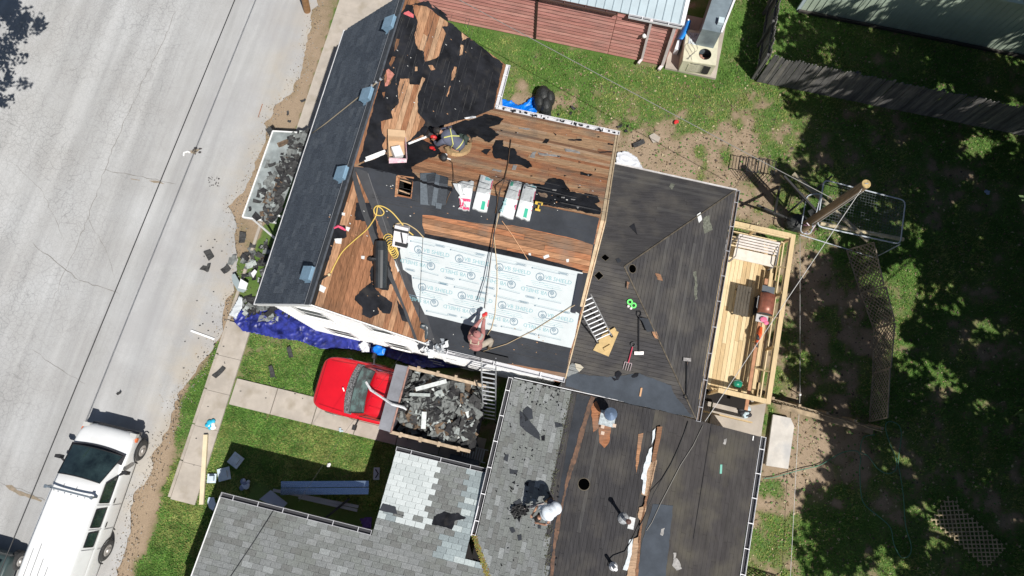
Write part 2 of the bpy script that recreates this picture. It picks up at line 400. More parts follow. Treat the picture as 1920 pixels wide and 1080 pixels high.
obj('street_stain', mb, mat('rust_stain', (0.30, 0.24, 0.18), 0.95, col2=(.2, .17, .12), scale=9), kind='structure', org=(0, 0, 0))
# ---- concrete
conc = mat('concrete', (0.38, 0.335, 0.285), 0.9, var=0.14, scale=1.3, bump=.25, bscale=60, patchy=((.3, .26, .2), 2.5, .55, .75, .5))
conc2 = mat('pale_concrete', (0.41, 0.365, 0.315), 0.9, var=0.12, scale=1.5, bump=.25, bscale=60, patchy=((.24, .20, .14), 1.8, .52, .75, .6))
def slabs(name, cells, m, th=.11, label=None, z=0.035):
    """each slab of the walk is a piece of its own"""
    root = link(bpy.data.objects.new(name, None)); ORG[root.name] = V((0, 0, 0)); tag(root, kind='structure')
    for c in cells:
        mb = MB(); q = [W(u, v, 0) for u, v in c]; cen = sum(q, V((0, 0, 0))) / 4
        dz = U(-.006, .006)
        top = [p + (cen - p).normalized() * .006 + V((0, 0, z + dz)) for p in q]; bot = [p + (cen - p).normalized() * .002 + V((0, 0, z - th)) for p in q]
        mb.hexa(bot, top); obj('slab', mb, m, root)
    return root
def strip(u0, u1, v0, v1, n, du0=0, du1=0):
    return [[(u0 + du0 * i / n, v0 + (v1 - v0) * i / n), (u1 + du1 * i / n, v0 + (v1 - v0) * i / n), (u1 + du1 * (i + 1) / n, v0 + (v1 - v0) * (i + 1) / n), (u0 + du0 * (i + 1) / n, v0 + (v1 - v0) * (i + 1) / n)] for i in range(n)]
slabs('sidewalk', strip(-10.78, -9.92, -4.35, 1.9, 5, -.02, -.05) + strip(-10.1, -7.7, 2.0, 8.0, 5, -.02) + strip(-10.7, -7.7, 8.02, 20, 9), conc2)
slabs('front_path', strip(-9.86, -3.0, -.88, .02, 1) if 0 else [[(-9.88 + i * 1.5, -.90), (-8.4 + i * 1.5, -.90 - .0), (-8.4 + i * 1.5, .02), (-9.88 + i * 1.5, .02)] for i in range(6)], conc2)
slabs('back_walk', [[(6.45, 2.15), (8.25, 2.15), (8.25, 3.4), (6.45, 3.4)], [(7.35, .2), (8.3, .2), (8.3, 2.1), (7.35, 2.1)], [(7.35, -1.6), (8.2, -1.6), (8.2, .16), (7.35, .16)], [(7.35, -4), (8.2, -4), (8.2, -1.64), (7.35, -1.64)],
                    [(5.2, 1.9), (6.4, 1.9), (6.4, 3.3), (5.2, 3.3)]], conc)
mb = MB(); mb.prism([W(8.5, 3.08, .05), W(8.52, 1.34, .05), W(9.26, 1.40, .05), W(9.26, 2.85, .05), W(9.1, 3.1, .05)][::-1], (0, 0, .1))
obj('concrete_slab', mb, mat('whitened_concrete', (.52, .49, .45), .85, var=.12, scale=2, patchy=((.32, .33, .35), 1.3, .5, .7, .7)), label='white weathered concrete slab lying on dirt right of the dark low roof', cat='slab')
slabs('ac_pad', [[(2.5, 15.3), (4.5, 15.3), (4.5, 17.8), (2.5, 17.8)]], conc, z=.05)
slabs('kerb', [[(-10.9, -4.3 + i * 1.25), (-10.8, -4.3 + i * 1.25), (-10.8, -3.07 + i * 1.25), (-10.9, -3.07 + i * 1.25)] for i in range(8)], conc, z=.02)
# ---- grass blades as geometry: tufts where the cover is thick
def tufts(n, x0, x1, y0, y1, seed, name, hmul=1.0):
    rs = np.random.RandomState(seed)
    x = rs.uniform(x0, x1, n); y = rs.uniform(y0, y1, n); g = grassness(x, y)
    u = x * CA + y * SA; v = -x * SA + y * CA
    keep = (g > 0.38 + rs.rand(n) * .3)
    house = ((u > -8.3) & (u < 1.2) & (v > 1.95) & (v < 11.4)) & ~((u > -2.9) & (v > 9.5)); hip = (u > .9) & (u < 5.3) & (v > 1.9) & (v < 9.5); low = (u > -.6) & (u < 7.4) & (v < 2.2)
    w2 = (u > -8.3) & (u < 0) & (v < -3.2); walk = (u > -10.8) & (u < -9.9) & (v > -4.35) & (v < 2); path = (u > -9.9) & (u < -.5) & (v > -.9) & (v < .03)
    road = u < -11.45; deck = (u > 5) & (u < 8) & (v > 3.1) & (v < 9.1); bw = (u > 6.4) & (u < 9.3) & (v < 3.4) & (v > -4) & ~((u > 8.3) & (v < 1.3)) & ~((u > 8.25) & (u < 8.5)); wk2 = (u < -7.6) & (v > 2) & (u > -10.2); wk3 = (u < -7.6) & (v > 7.9) & (u > -11)
    rb = (u < 2.6) & (v > 15.3); ac = (u > 2.4) & (u < 4.6) & (v > 15.2); slab = (u > 8.4) & (u < 9.3) & (v > 1.3) & (v < 3.1)
    keep &= ~(house | hip | low | w2 | walk | path | road | deck | bw | wk2 | wk3 | rb | ac | slab)
    x, y, g = x[keep], y[keep], g[keep]; N_ = len(x)
    k = 3; ang = rs.uniform(0, 6.28, (N_, k)); h = (0.035 + .05 * rs.rand(N_, k) * g[:, None]) * hmul; wd = .012 + .012 * rs.rand(N_, k); lean = .05 + .05 * rs.rand(N_, k)
    bx = x[:, None] + rs.uniform(-.04, .04, (N_, k)); by = y[:, None] + rs.uniform(-.04, .04, (N_, k)); bz = -.055
    cx, sx = np.cos(ang), np.sin(ang)
    P0 = np.stack([bx - sx * wd, by + cx * wd, np.full_like(bx, bz)], -1); P1 = np.stack([bx + sx * wd, by - cx * wd, np.full_like(bx, bz)], -1)
    P2 = np.stack([bx + cx * lean, by + sx * lean, bz + h + .015], -1)
    vs = np.stack([P0, P1, P2], 2).reshape(-1, 3)
    me = bpy.data.meshes.new(name); me.vertices.add(len(vs)); me.vertices.foreach_set('co', vs.ravel())
    nf = len(vs) // 3; me.loops.add(nf * 3); me.polygons.add(nf)
    me.loops.foreach_set('vertex_index', np.arange(nf * 3)); me.polygons.foreach_set('loop_start', np.arange(0, nf * 3, 3)); me.polygons.foreach_set('loop_total', np.full(nf, 3))
    me.materials.append(grass_a); me.materials.append(grass_b); me.materials.append(grass_c)
    yl = np.repeat(vn2(x, y, .7, 4), k); r_ = rs.rand(nf); me.polygons.foreach_set('material_index', np.where(r_ < np.clip((yl - .42) * 3.2, .06, .8), 1, np.where(rs.rand(nf) < .38, 2, 0)).astype(np.int32)); me.update(); me.validate()
    o = link(bpy.data.objects.new('grass', me)); return tag(o, label=name, cat='grass', kind='stuff')
grass_a = mat('grass_green', (0.115, 0.225, 0.042), .7, var=.3, scale=2, spec=.2); grass_b = mat('grass_yellow', (0.24, 0.27, 0.08), .7, var=.3, scale=2, spec=.2); grass_c = mat('grass_dark', (0.065, 0.15, 0.028), .7, var=.3, scale=2, spec=.2)
tufts(60000, -13.5, -3, -7, 4, 5, 'short bright lawn grass of the front yard and the street verge')
tufts(115000, -2, 21, -7, 20, 6, 'patchy green grass of the back yard')

# fallen leaves, weeds and twigs over the bare soil
def ground_litter(n, seed):
    rs = np.random.RandomState(seed); x = rs.uniform(-2, 21, n); y = rs.uniform(-7, 20, n); u = x * CA + y * SA; v = -x * SA + y * CA
    keep = ((u > 5.2) & ((v > 9.2) | (u > 8.4) | (v < 1)) & ~((u < 7.4) & (v < 3)) & ~((u < 9.3) & (v < 3.4) & (v > 1.2)) & ~((u < 8.3) & (v < 2))) | ((v > 9.9) & (v < 15.2) & (u < 5.2) & (u > -2.6)); x, y = x[keep], y[keep]; N_ = len(x)
    a = rs.uniform(0, 6.28, N_); s = rs.uniform(.010, .032, N_) * rs.choice([1, 1, 1, 2.0], N_); asp = rs.uniform(.25, .9, N_); z = -.045 + rs.rand(N_) * .03
    c_, s_ = np.cos(a), np.sin(a); tz = rs.uniform(-.4, .4, N_) * s
    q = [np.stack([x + c_ * s * i - s_ * s * asp * j, y + s_ * s * i + c_ * s * asp * j, z + tz * i + .01], -1) for i, j in ((-1, 0), (0, -1), (1, 0), (0, 1))]
    vs = np.stack(q, 1).reshape(-1, 3); me = bpy.data.meshes.new('ground_litter'); me.vertices.add(len(vs)); me.vertices.foreach_set('co', vs.ravel()); me.loops.add(len(vs)); me.polygons.add(N_)
    me.loops.foreach_set('vertex_index', np.arange(len(vs))); me.polygons.foreach_set('loop_start', np.arange(0, len(vs), 4)); me.polygons.foreach_set('loop_total', np.full(N_, 4))
    for m in (mat('dead_leaf', (.20, .14, .08), .9), mat('twig_dark', (.08, .06, .045), .9), mat('weed_green', (.09, .18, .04), .8), mat('straw', (.42, .35, .22), .9)): me.materials.append(m)
    me.polygons.foreach_set('material_index', rs.choice([0, 0, 1, 2, 2, 3], N_)); me.update()
    tag(link(bpy.data.objects.new('ground_litter', me)), label='fallen leaves, straw and tiny weeds over the back yard soil', cat='leaf litter', kind='stuff')
ground_litter(60000, 77)
# ================================================================ ROOF PLANES (house axes u, v; heights in metres)
MW = Plane(-5.55, 0, 7.7, 2.6 / 2.4, 0); ME = Plane(-5.55, 0, 7.7, -2.6 / 2.75, 0)
RN = Plane(0, 5.87, 7.7, 0, -2.6 / 3.68); RS = Plane(0, 5.87, 7.7, 0, 2.6 / 3.77)
HN = Plane(2.0, 5.65, 4.9, 0, -1.4 / 3.7); HS = Plane(2.0, 5.65, 4.9, 0, 1.4 / 3.65); HE = Plane(2.0, 5.65, 4.9, -1.4 / 3.1, 0)
LW = Plane(-.42, 0, 2.7, .75 / 4.32, 0); LE = Plane(3.9, 0, 3.45, -.75 / 3.4, 0)
W2 = Plane(0, -2.9, 2.7, 0, -.12)
# materials
white = mat('white_paint', (.80, .80, .79), .55, var=.05, scale=3, bump=.05)
wall_white = mat('white_siding', (.82, .82, .81), .6, var=.04, scale=1.2)
gut_white = mat('white_gutter', (.72, .72, .74), .4, var=.1, scale=5)
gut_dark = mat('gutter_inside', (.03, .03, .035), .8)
glass = mat('window_glass', (.13, .14, .14), .6, var=.5, scale=2.5, spec=.02)
felt = mat('black_felt', (.016, .017, .021), .95, var=.45, scale=2.2, spec=.12, bump=.2, bscale=16, detail=8, patchy=((.05, .045, .04), 3.0, .56, .8, .6))
felt_grey = mat('new_grey_felt', (.034, .038, .046), .85, var=.2, scale=1.6, spec=.3, bump=.15, bscale=12, patchy=((.06, .06, .06), 2.0, .55, .8, .4))
felt_blue = mat('weathered_felt', (.05, .06, .075), .85, var=.2, scale=1.6, spec=.3, bump=.15, bscale=12)
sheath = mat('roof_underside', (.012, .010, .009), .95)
browns = [mat('plank_brown_%s' % n, c, .85, col2=tuple(x * f for x in c), scale=3.2, stretch=(.6, 9, 6), spec=.2, bump=.25, bscale=12, patchy=((.17, .145, .12), 1.3, .48, .7, .65), lo=.3, hi=.66) for n, c, f in
          [('warm', (.52, .27, .145), .42), ('red', (.46, .20, .10), .42), ('tan', (.55, .345, .20), .45), ('dark', (.31, .165, .095), .42), ('pale', (.58, .39, .25), .48)]]
brownv = [mat('plank_upright_%s' % n, c, .85, col2=tuple(x * f for x in c), scale=3.2, stretch=(9, .6, 6), spec=.2, bump=.25, bscale=12, patchy=((.12, .075, .05), 1.5, .5, .72, .6), lo=.3, hi=.66) for n, c, f in
          [('warm', (.52, .29, .165), .45), ('red', (.38, .18, .095), .42), ('tan', (.57, .36, .22), .45), ('dark', (.28, .135, .07), .42)]]
def darks(n, st): return [mat('%s_%d' % (n, i), c, .9, var=.22, scale=2.6, stretch=st, spec=.25, bump=.2, bscale=9, patchy=((.115, .105, .09), 1.3, .45, .72, .6)) for i, c in enumerate([(.047, .045, .047), (.049, .047, .049), (.051, .049, .051), (.045, .043, .045), (.066, .064, .064)])]
dku = darks('tarred_board_u', (.5, 7, 4)); dkv = darks('tarred_board_v', (7, .5, 4))
def clip(poly, ax, w):      # extent of a convex uv polygon along the other axis at coordinate w
    r = []
    for i in range(len(poly)):
        a, b_ = poly[i], poly[(i + 1) % len(poly)]
        if (a[ax] - w) * (b_[ax] - w) <= 0 and a[ax] != b_[ax]:
            t = (w - a[ax]) / (b_[ax] - a[ax]); r.append(a[1 - ax] + (b_[1 - ax] - a[1 - ax]) * t)
    return (min(r), max(r)) if len(r) >= 2 else None
def rows(poly, along, pitch):
    ax = 1 if along == 'u' else 0
    lo = min(p[ax] for p in poly); hi = max(p[ax] for p in poly); n = max(1, round((hi - lo) / pitch)); pitch = (hi - lo) / n
    for i in range(n):
        a, b_ = lo + i * pitch + 1e-4, lo + (i + 1) * pitch - 1e-4
        ca, cb = clip(poly, ax, a), clip(poly, ax, b_)
        if ca and cb: yield a, b_, ca, cb
def boards(plane, poly, along, pitch, mats, parent, name='plank', seg=(1.6, 4.2), gap=.006, th=.02, single=True, skip=None, dz=.0015, weights=None):
    """deck boards: every one a piece with its own gap; joined into one part when single is False"""
    joined = MB(); cnt = 0
    for a, b_, ca, cb in rows(poly, along, pitch):
        s0, s1 = min(ca[0], cb[0]), max(ca[1], cb[1]); cuts = [s0]
        while True:
            x = cuts[-1] + U(*seg)
            if x > s1 - .5: break
            cuts.append(x)
        cuts.append(s1)
        for i in range(len(cuts) - 1):
            q = []
            for w_, c in ((a + gap / 2, ca), (b_ - gap / 2, cb)):
                l = max(cuts[i] + (.002 if i else 0), c[0]); r_ = min(cuts[i + 1] - (.003 if i < len(cuts) - 2 else 0), c[1])
                if r_ < l: r_ = l
                q.append((w_, l, r_))
            if q[0][2] - q[0][1] < .02 and q[1][2] - q[1][1] < .02: continue
            P_ = [(q[0][1], q[0][0]), (q[0][2], q[0][0]), (q[1][2], q[1][0]), (q[1][1], q[1][0])]
            if along == 'v': P_ = [(y, x) for x, y in P_]
            mid = plane.uv(sum(p[0] for p in P_) / 4, sum(p[1] for p in P_) / 4)
            if skip and skip(mid): continue
            o_ = U(-dz, dz)
            top = [plane.uv(u, v, o_) for u, v in P_]; bot = [plane.uv(u, v, o_ - th) for u, v in P_]
            if along == 'v': top.reverse(); bot.reverse()
            k = random.choices(range(len(mats)), weights)[0]
            if single:
                mb = MB(); mb.hexa(bot, top); obj(name, mb, mats[k], parent); cnt += 1
            else: joined.hexa(bot, top, k)
    if not single: return obj(name, joined, mats, parent, kind='stuff')
def slab(name, plane, poly, parent, m=sheath, top=-.026, th=.1):
    mb = MB(); P_ = [plane.uv(u, v, 0) for u, v in poly]; sheet(mb, [P_], top, th, plane.n); return obj(name, mb, m, parent)
def gutter(parent, p0, p1, out, wd=.11, hang=.7, name='gutter', sub='hanger', m=gut_white, inner=gut_dark, hz=0):
    """open trough from p0 to p1, lying outwards of the eave"""
    mb = MB(); o_ = V(out).normalized(); d = V((0, 0, -1)); a0, a1 = V(p0), V(p1); t = .012; L_ = (a1 - a0).length; e = (a1 - a0).normalized()
    c = (a0 + a1) / 2; ax = (e, o_, e.cross(o_))
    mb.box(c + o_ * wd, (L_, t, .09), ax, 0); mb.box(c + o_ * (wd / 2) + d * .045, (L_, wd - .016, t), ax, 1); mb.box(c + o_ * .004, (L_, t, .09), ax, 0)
    mb.box(a0 + o_ * wd / 2 - e * .008, (t, wd + .02, .09), ax, 0); mb.box(a1 + o_ * wd / 2 + e * .008, (t, wd + .02, .09), ax, 0)
    g_ = obj(name, mb, [m, inner], parent)
    n = max(1, int(L_ / hang))
    for i in range(n):
        h = MB(); p = a0 + e * (L_ * (i + .5) / n); h.box(p + o_ * wd * .5 + V((0, 0, .047)), (.025, wd + .02, .006), ax); obj(sub, h, m, g_)
    return g_
def wallbox(name, parent, pts, z0, z1, m, th=.14):
    """wall ring following uv corners"""
    for i in range(len(pts) - 1):
        a, b_ = pts[i], pts[i + 1]; mb = MB(); mb.bar(W(a[0], a[1], (z0 + z1[i]) / 2), W(b_[0], b_[1], (z0 + z1[i]) / 2), th, z1[i] - z0); obj(name, mb, m, parent)
# ================================================================ MAIN HOUSE
MH = thing('main_house', 'tall white two-storey house with its dark roof half stripped to brown boards', 'house', W(-5, 6, 0))
# walls: south gable end and long walls as solids
mb = MB()
mb.prism([W(-7.7, 2.28, -.1), W(-2.9, 2.28, -.1), W(-2.9, 2.28, 5.05), W(-5.55, 2.28, 7.5), W(-7.7, 2.28, 5.2)], W(0, .15, 0)); wS = obj('wall', mb, wall_white, MH)
mb = MB(); mb.prism([W(-2.9, 2.2, -.1), W(.85, 2.2, -.1), W(.85, 2.2, 4.98), W(-2.9, 2.2, 4.98)], W(0, .15, 0)); obj('wall', mb, wall_white, MH)
mb = MB(); mb.prism([W(.85, 2.2, -.1), W(.85, 9.4, -.1), W(.85, 9.4, 5.0), W(.85, 5.87, 7.5), W(.85, 2.2, 4.98)], W(-.15, 0, 0)); obj('wall', mb, wall_white, MH)
mb = MB(); mb.prism([W(-7.7, 10.9, -.1), W(-2.95, 10.9, -.1), W(-2.95, 10.9, 5.05), W(-5.55, 10.9, 7.5), W(-7.7, 10.9, 5.1)], W(0, -.15, 0)); obj('wall', mb, wall_white, MH)
mb = MB(); mb.bar(W(-7.7, 2.45, 2.5), W(-7.7, 10.9, 2.5), .15, 5.2); obj('wall', mb, wall_white, MH)
mb = MB(); mb.bar(W(-2.95, 9.4, 2.45), W(-2.95, 10.75, 2.45), .15, 5.1); obj('wall', mb, wall_white, MH)
mb = MB(); mb.bar(W(-2.85, 9.4, 2.45), W(.7, 9.4, 2.45), .15, 5.0); obj('wall', mb, wall_white, MH)
# lap siding courses on the gable end: thin proud boards, joined
mb = MB()
z = .1
def sid(mb, u0, u1, z, v=2.28, o=-.006): mb.bar(W(u0, v + o, z), W(u1, v + o, z), .010, .012)
while z < 7.3:
    lo, hi = -7.7, -2.9
    if z > 5.1: lo = -7.7 + (z - 5.1) * .9; hi = -2.9 - (z - 5.1) * 1.06
    if hi - lo > .3: sid(mb, lo, hi, z)
    if z < 4.9: sid(mb, -2.88, .8, z, 2.2)
    z += .2
obj('siding_lap', mb, mat('siding_edge', (.74, .74, .74), .6), MH, kind='stuff')
def window(parent, plane_v, u0, u1, z0, z1, m_frame=white):
    f = MB(); v = plane_v; t = .07
    f.box(W((u0 + u1) / 2, v - .012, z1 + t / 2), (u1 - u0 + 2 * t, .035, t), (W(1, 0), W(0, 1), V((0, 0, 1)))); f.box(W((u0 + u1) / 2, v - .025, z0 - t / 2), (u1 - u0 + 2.6 * t, .07, t), (W(1, 0), W(0, 1), V((0, 0, 1))))
    for u in (u0 - t / 2, u1 + t / 2): f.box(W(u, v - .012, (z0 + z1) / 2), (t, .035, z1 - z0), (W(1, 0), W(0, 1), V((0, 0, 1))))
    w_ = obj('window', f, m_frame, parent)
    for za, zb, o_ in ((z0, (z0 + z1) / 2, 0), ((z0 + z1) / 2, z1, -.012)):
        g_ = MB(); g_.box(W((u0 + u1) / 2, v + .0 + o_ * .5 - .004, (za + zb) / 2), (u1 - u0 - .06, .01, zb - za - .06), (W(1, 0), W(0, 1), V((0, 0, 1)))); obj('pane', g_, glass, w_)
        s = MB(); s.box(W((u0 + u1) / 2, v + o_ * .5 - .010, za + .02), (u1 - u0, .012, .05), (W(1, 0), W(0, 1), V((0, 0, 1)))); obj('sash', s, m_frame, w_)
for u0, u1 in ((-6.75, -5.98), (-4.72, -4.1)):
    window(MH, 2.27, u0, u1, 4.15, 5.55); window(MH, 2.27, u0, u1, .75, 2.15)
# roof bodies
pMW = [(-7.95, 2.15), (-5.55, 2.15), (-5.55, 11.05), (-7.95, 11.05)]
pMEn = [(-5.55, 5.87), (-2.8, 9.55), (-2.8, 11.05), (-5.55, 11.05)]; pMEs = [(-5.55, 2.15), (-2.84, 2.15), (-5.55, 5.87)]
pRN = [(-5.55, 5.87), (1.0, 5.87), (1.0, 9.55), (-2.8, 9.55)]; pRS = [(-5.55, 5.87), (-2.8, 2.1), (1.0, 2.1), (1.0, 5.87)]
slab('roof', MW, pMW, MH, top=-.01); slab('roof', ME, pMEn, MH); slab('roof', ME, pMEs, MH); slab('roof', RN, pRN, MH)
hole_px = [(749, 333), (774, 336), (771, 372), (746, 367)]
mb = MB(); 
HU = [UVof(RS.px(x, y)) for x, y in [(748, 334), (774, 338), (771, 371), (745, 366)]]
sheet(mb, [[RS.uv(u, v) for u, v in pRS], [RS.uv(u, v) for u, v in HU]], -.026, .1, RS.n); obj('roof', mb, sheath, MH)
hc = V(sum((RS.uv(u, v) for u, v in HU), V((0, 0, 0)))) / 4
notho = lambda p: (p - hc).length < .0
def cut_hole(plane, px4):
    return [UVof(plane.px(x, y)) for x, y in px4]
# deck boards (brown, individually laid)
boards(ME, pMEn, 'v', .12, brownv, MH, seg=(2.4, 5)); boards(ME, pMEs, 'v', .12, brownv, MH, seg=(1.8, 4), weights=[2, 3, .5, 3])
boards(RN, pRN, 'u', .118, browns, MH, seg=(2.2, 5.5), weights=[4, 2, 4, 1.2, 1.5])
HUu = (min(p[0] for p in HU), max(p[0] for p in HU)); HUv = (min(p[1] for p in HU), max(p[1] for p in HU))
# RS boards split round the square hole
def rs_parts():
    hu0, hu1 = HUu[0] + .02, HUu[1] - .02; hv0, hv1 = HUv[0] + .02, HUv[1] - .02
    f = lambda v: -5.55 + (5.87 - v) * (2.75 / 3.77)
    return [([(f(hv0), hv0), (-2.8, 2.1), (1.0, 2.1), (1.0, hv0)]), ([(f(hv1), hv1), (f(hv0), hv0), (hu0, hv0), (hu0, hv1)]), ([(hu1, hv0), (1.0, hv0), (1.0, hv1), (hu1, hv1)]), ([(-5.55, 5.87), (f(hv1), hv1), (1.0, hv1), (1.0, 5.87)])]
for pp in rs_parts(): boards(RS, pp, 'u', .125, browns, MH, seg=(3.5, 6.5), weights=[3, 5, .3, 3, .3])
# dark attic seen through the hole
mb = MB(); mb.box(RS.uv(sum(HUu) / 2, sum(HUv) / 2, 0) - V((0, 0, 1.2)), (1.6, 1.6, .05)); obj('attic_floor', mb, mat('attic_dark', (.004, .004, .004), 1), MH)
for k, s in enumerate((-.13, .1)):
    mb = MB(); c = RS.uv(sum(HUu) / 2 - .05, sum(HUv) / 2 + s, -.2); mb.bar(c - RS.du * .35 + RS.dv * .03, c + RS.du * .33 - RS.dv * .05, .035, .03, RS.n); obj('rafter', mb, browns[4], MH)
# ---- west slope: dark laminated shingles, too fine to tell apart
darksh = [mat('dark_shingle_%d' % i, c, .95, var=.35, scale=26, spec=.2, bump=.5, bscale=60) for i, c in enumerate([(.082, .098, .122), (.095, .113, .138), (.070, .085, .108), (.110, .128, .152)])]
def shingle_course(mb, plane, poly, along, pitch, tab, mats_n, th=.006, weights=None, up=1, lap=.05):
    for a, b_, ca, cb in rows(poly, along, pitch):
        s0, s1 = max(min(ca[0], cb[0]), -99), max(ca[1], cb[1]); x = s0 - U(0, tab)
        while x < s1:
            wd = tab * U(.65, 1.3); l, r_ = max(x, s0), min(x + wd - .006, s1)
            if r_ - l > .03:
                lo_, hi_ = (a, b_) if up > 0 else (b_, a)
                t = th * U(.8, 1.8)
                q = [(l, lo_), (r_, lo_), (r_, hi_ + (lap if up > 0 else -lap)), (l, hi_ + (lap if up > 0 else -lap))]
                if along == 'v': q = [(y, x_) for x_, y in q]
                top = [plane.uv(*q[0], .012 + t), plane.uv(*q[1], .012 + t), plane.uv(*q[2], .002), plane.uv(*q[3], .002)]
                bot = [plane.uv(*q[0], -.004), plane.uv(*q[1], -.004), plane.uv(*q[2], -.004), plane.uv(*q[3], -.004)]
                mb.hexa(bot, top, random.choices(range(mats_n), weights)[0])
            x += wd
mb = MB(); shingle_course(mb, MW, [(-7.97, 2.13), (-5.62, 2.13), (-5.62, 11.07), (-7.97, 11.07)], 'v', .145, .28, 4, weights=[4, 3, 3, 1])
obj('shingle_field', mb, darksh, MH, kind='stuff')
# ridge cap strip, dark with a paler metal edge
mb = MB(); mb.hexa([MW.uv(-5.72, 2.12, .0), MW.uv(-5.53, 2.12, .0), MW.uv(-5.53, 11.08, .0), MW.uv(-5.72, 11.08, .0)], [MW.uv(-5.72, 2.12, .035), MW.uv(-5.53, 2.12, .05), MW.uv(-5.53, 11.08, .05), MW.uv(-5.72, 11.08, .035)])
obj('ridge_cap', mb, mat('ridge_dark', (.055, .062, .075), .7, var=.3, scale=8), MH)
mb = MB(); mb.bar(MW.uv(-5.72, 2.12, .045), MW.uv(-5.72, 11.08, .045), .012, .012, MW.n); obj('ridge_edge', mb, mat('ridge_metal', (.16, .17, .19), .5), MH)
# white drip edges and rakes
mb = MB(); mb.bar(MW.uv(-7.99, 2.1, .0), MW.uv(-7.99, 11.08, .0), .035, .06, MW.n); obj('drip_edge', mb, gut_white, MH)
for a, b_, pl in [((-7.98, 2.12), (-5.55, 2.12), MW), ((-5.55, 2.12), (-2.84, 2.12), ME)]:
    mb = MB(); mb.bar(pl.uv(*a, -.05), pl.uv(*b_, -.05), .03, .14, pl.n); obj('rake_board', mb, white, MH)
mb = MB(); mb.bar(RN.uv(1.02, 5.87, -.04), RN.uv(1.02, 9.57, -.04), .03, .12, RN.n); obj('rake_board', mb, mat('raw_pine', (.55, .42, .27), .8, var=.2, scale=6), MH)
mb = MB(); mb.bar(RS.uv(1.02, 2.1, -.04), RS.uv(1.02, 5.87, -.04), .03, .12, RS.n); obj('rake_board', mb, mat('raw_pine', (.55, .42, .27)), MH)
# weathered trim strip on the deck next to the east rake
mb = MB(); sheet(mb, [[RN.uv(.9, 5.87), RN.uv(.985, 5.87), RN.uv(.985, 9.5), RN.uv(.93, 9.5)]], .012, .012, RN.n); obj('trim_strip', mb, mat('raw_pine', (.55, .42, .27)), MH)
mb = MB(); sheet(mb, [[RS.uv(.92, 3.9), RS.uv(.985, 3.9), RS.uv(.985, 5.87), RS.uv(.9, 5.87)]], .012, .012, RS.n); obj('trim_strip', mb, mat('raw_pine', (.55, .42, .27)), MH)
# gutters of the main house
gutter(MH, RN.uv(-2.75, 9.57, -.02), RN.uv(1.03, 9.57, -.02), W(0, 1), wd=.12, m=gut_white, inner=mat('gutter_pale', (.5, .5, .52), .6), hang=.9)
gutter(MH, ME.uv(-2.78, 9.62, -.02), ME.uv(-2.78, 11.05, -.02), W(1, 0), wd=.12, m=gut_white, inner=mat('gutter_pale', (.5, .5, .52)), hang=.7)
gutter(MH, RS.uv(-3.0, 2.09, -.03), RS.uv(1.0, 2.09, -.03), -W(0, 1), wd=.12, m=gut_white, inner=mat('gutter_pale', (.5, .5, .52)), hang=1.2)
# pale steel box vents just below the ridge
vent_m = mat('vent_sky_tint', (.20, .32, .43), .45, var=.12, scale=6, spec=.5)  # blue of the reflected sky painted into the steel colour
def box_vent(parent, plane, px, py, s=.36, m=vent_m):
    c = plane.px(px, py, .02); X, Y, N_ = plane.du, plane.dv, plane.n; mb = MB()
    fl = c; mb.box(fl, (s * 1.25, s * 1.2, .012), (X, Y, N_))
    b0 = [c + X * (i * s / 2) + Y * (j * s / 2) + N_ * .01 for i, j in ((-1, -1), (1, -1), (1, 1), (-1, 1))]
    t0 = [c + X * (i * s * .5 + (.03 if i > 0 else .02)) + Y * (j * s * .46) + N_ * (.17 if i < 0 else .12) for i, j in ((-1, -1), (1, -1), (1, 1), (-1, 1))]
    mb.hexa(b0, t0)
    l0 = [p + (p - c).normalized() * .02 for p in t0]; mb.hexa([p - N_ * .02 for p in l0], [p + N_ * .004 for p in l0])
    return obj('roof_vent', mb, m, parent)
for p in [(735, 47), (693, 181), (646, 328), (583, 515)]: box_vent(MH, MW, *p)
# ---- felt, torn: holes show the boards
o1, o2, o3, o4 = (700, 0), (900, 180), (560, 380), (640, 180)
E0 = Z(o1, 3.6, [(262, 30), (340, 8), (375, 10), (395, 50), (470, 85), (500, 120), (505, 175), (462, 180), (490, 230), (470, 290), (440, 380), (400, 400), (345, 415), (340, 350), (300, 330), (275, 240), (300, 150), (285, 110), (272, 70)])
E1 = Z(o1, 3.6, [(180, 530), (240, 530), (245, 570), (310, 575), (330, 520), (350, 530), (300, 640), (300, 760), (350, 820), (330, 862), (290, 900), (240, 950), (150, 990), (70, 1010), (60, 980), (85, 930), (60, 900), (50, 820), (130, 800), (120, 750), (170, 700), (165, 640)])
smalls = [Z(o1, 3.6, q) for q in [[(280, 450), (298, 450), (298, 480), (280, 480)], [(370, 440), (400, 440), (415, 470), (390, 475)], [(590, 300), (608, 305), (600, 370), (580, 375)], [(592, 215), (645, 255), (600, 275)], [(545, 450), (562, 452), (540, 540), (524, 545)], [(515, 580), (522, 582), (500, 655), (494, 650)],
     [(90, 470), (140, 500), (110, 570), (80, 580), (70, 520)], [(130, 380), (150, 385), (120, 450), (105, 430)], [(150, 260), (180, 265), (160, 330), (140, 350)], [(60, 625), (80, 620), (70, 680)]]]
out = [(742, 40), (762, 8), (800, 12), (848, 45), (880, 70), (912, 95), (943, 120), (926, 203), (905, 216), (860, 226), (800, 248), (735, 288), (692, 306), (672, 308)]
patch('torn_felt', ME, out, felt, MH, holes=[E0, E1] + smalls, off=.007, amp=1.5, seg=7)
patch('felt_scrap', ME, Z(o1, 3.6, [(395, 30), (420, 60), (450, 95), (500, 110), (470, 80)]), felt, MH, off=.01, amp=1)
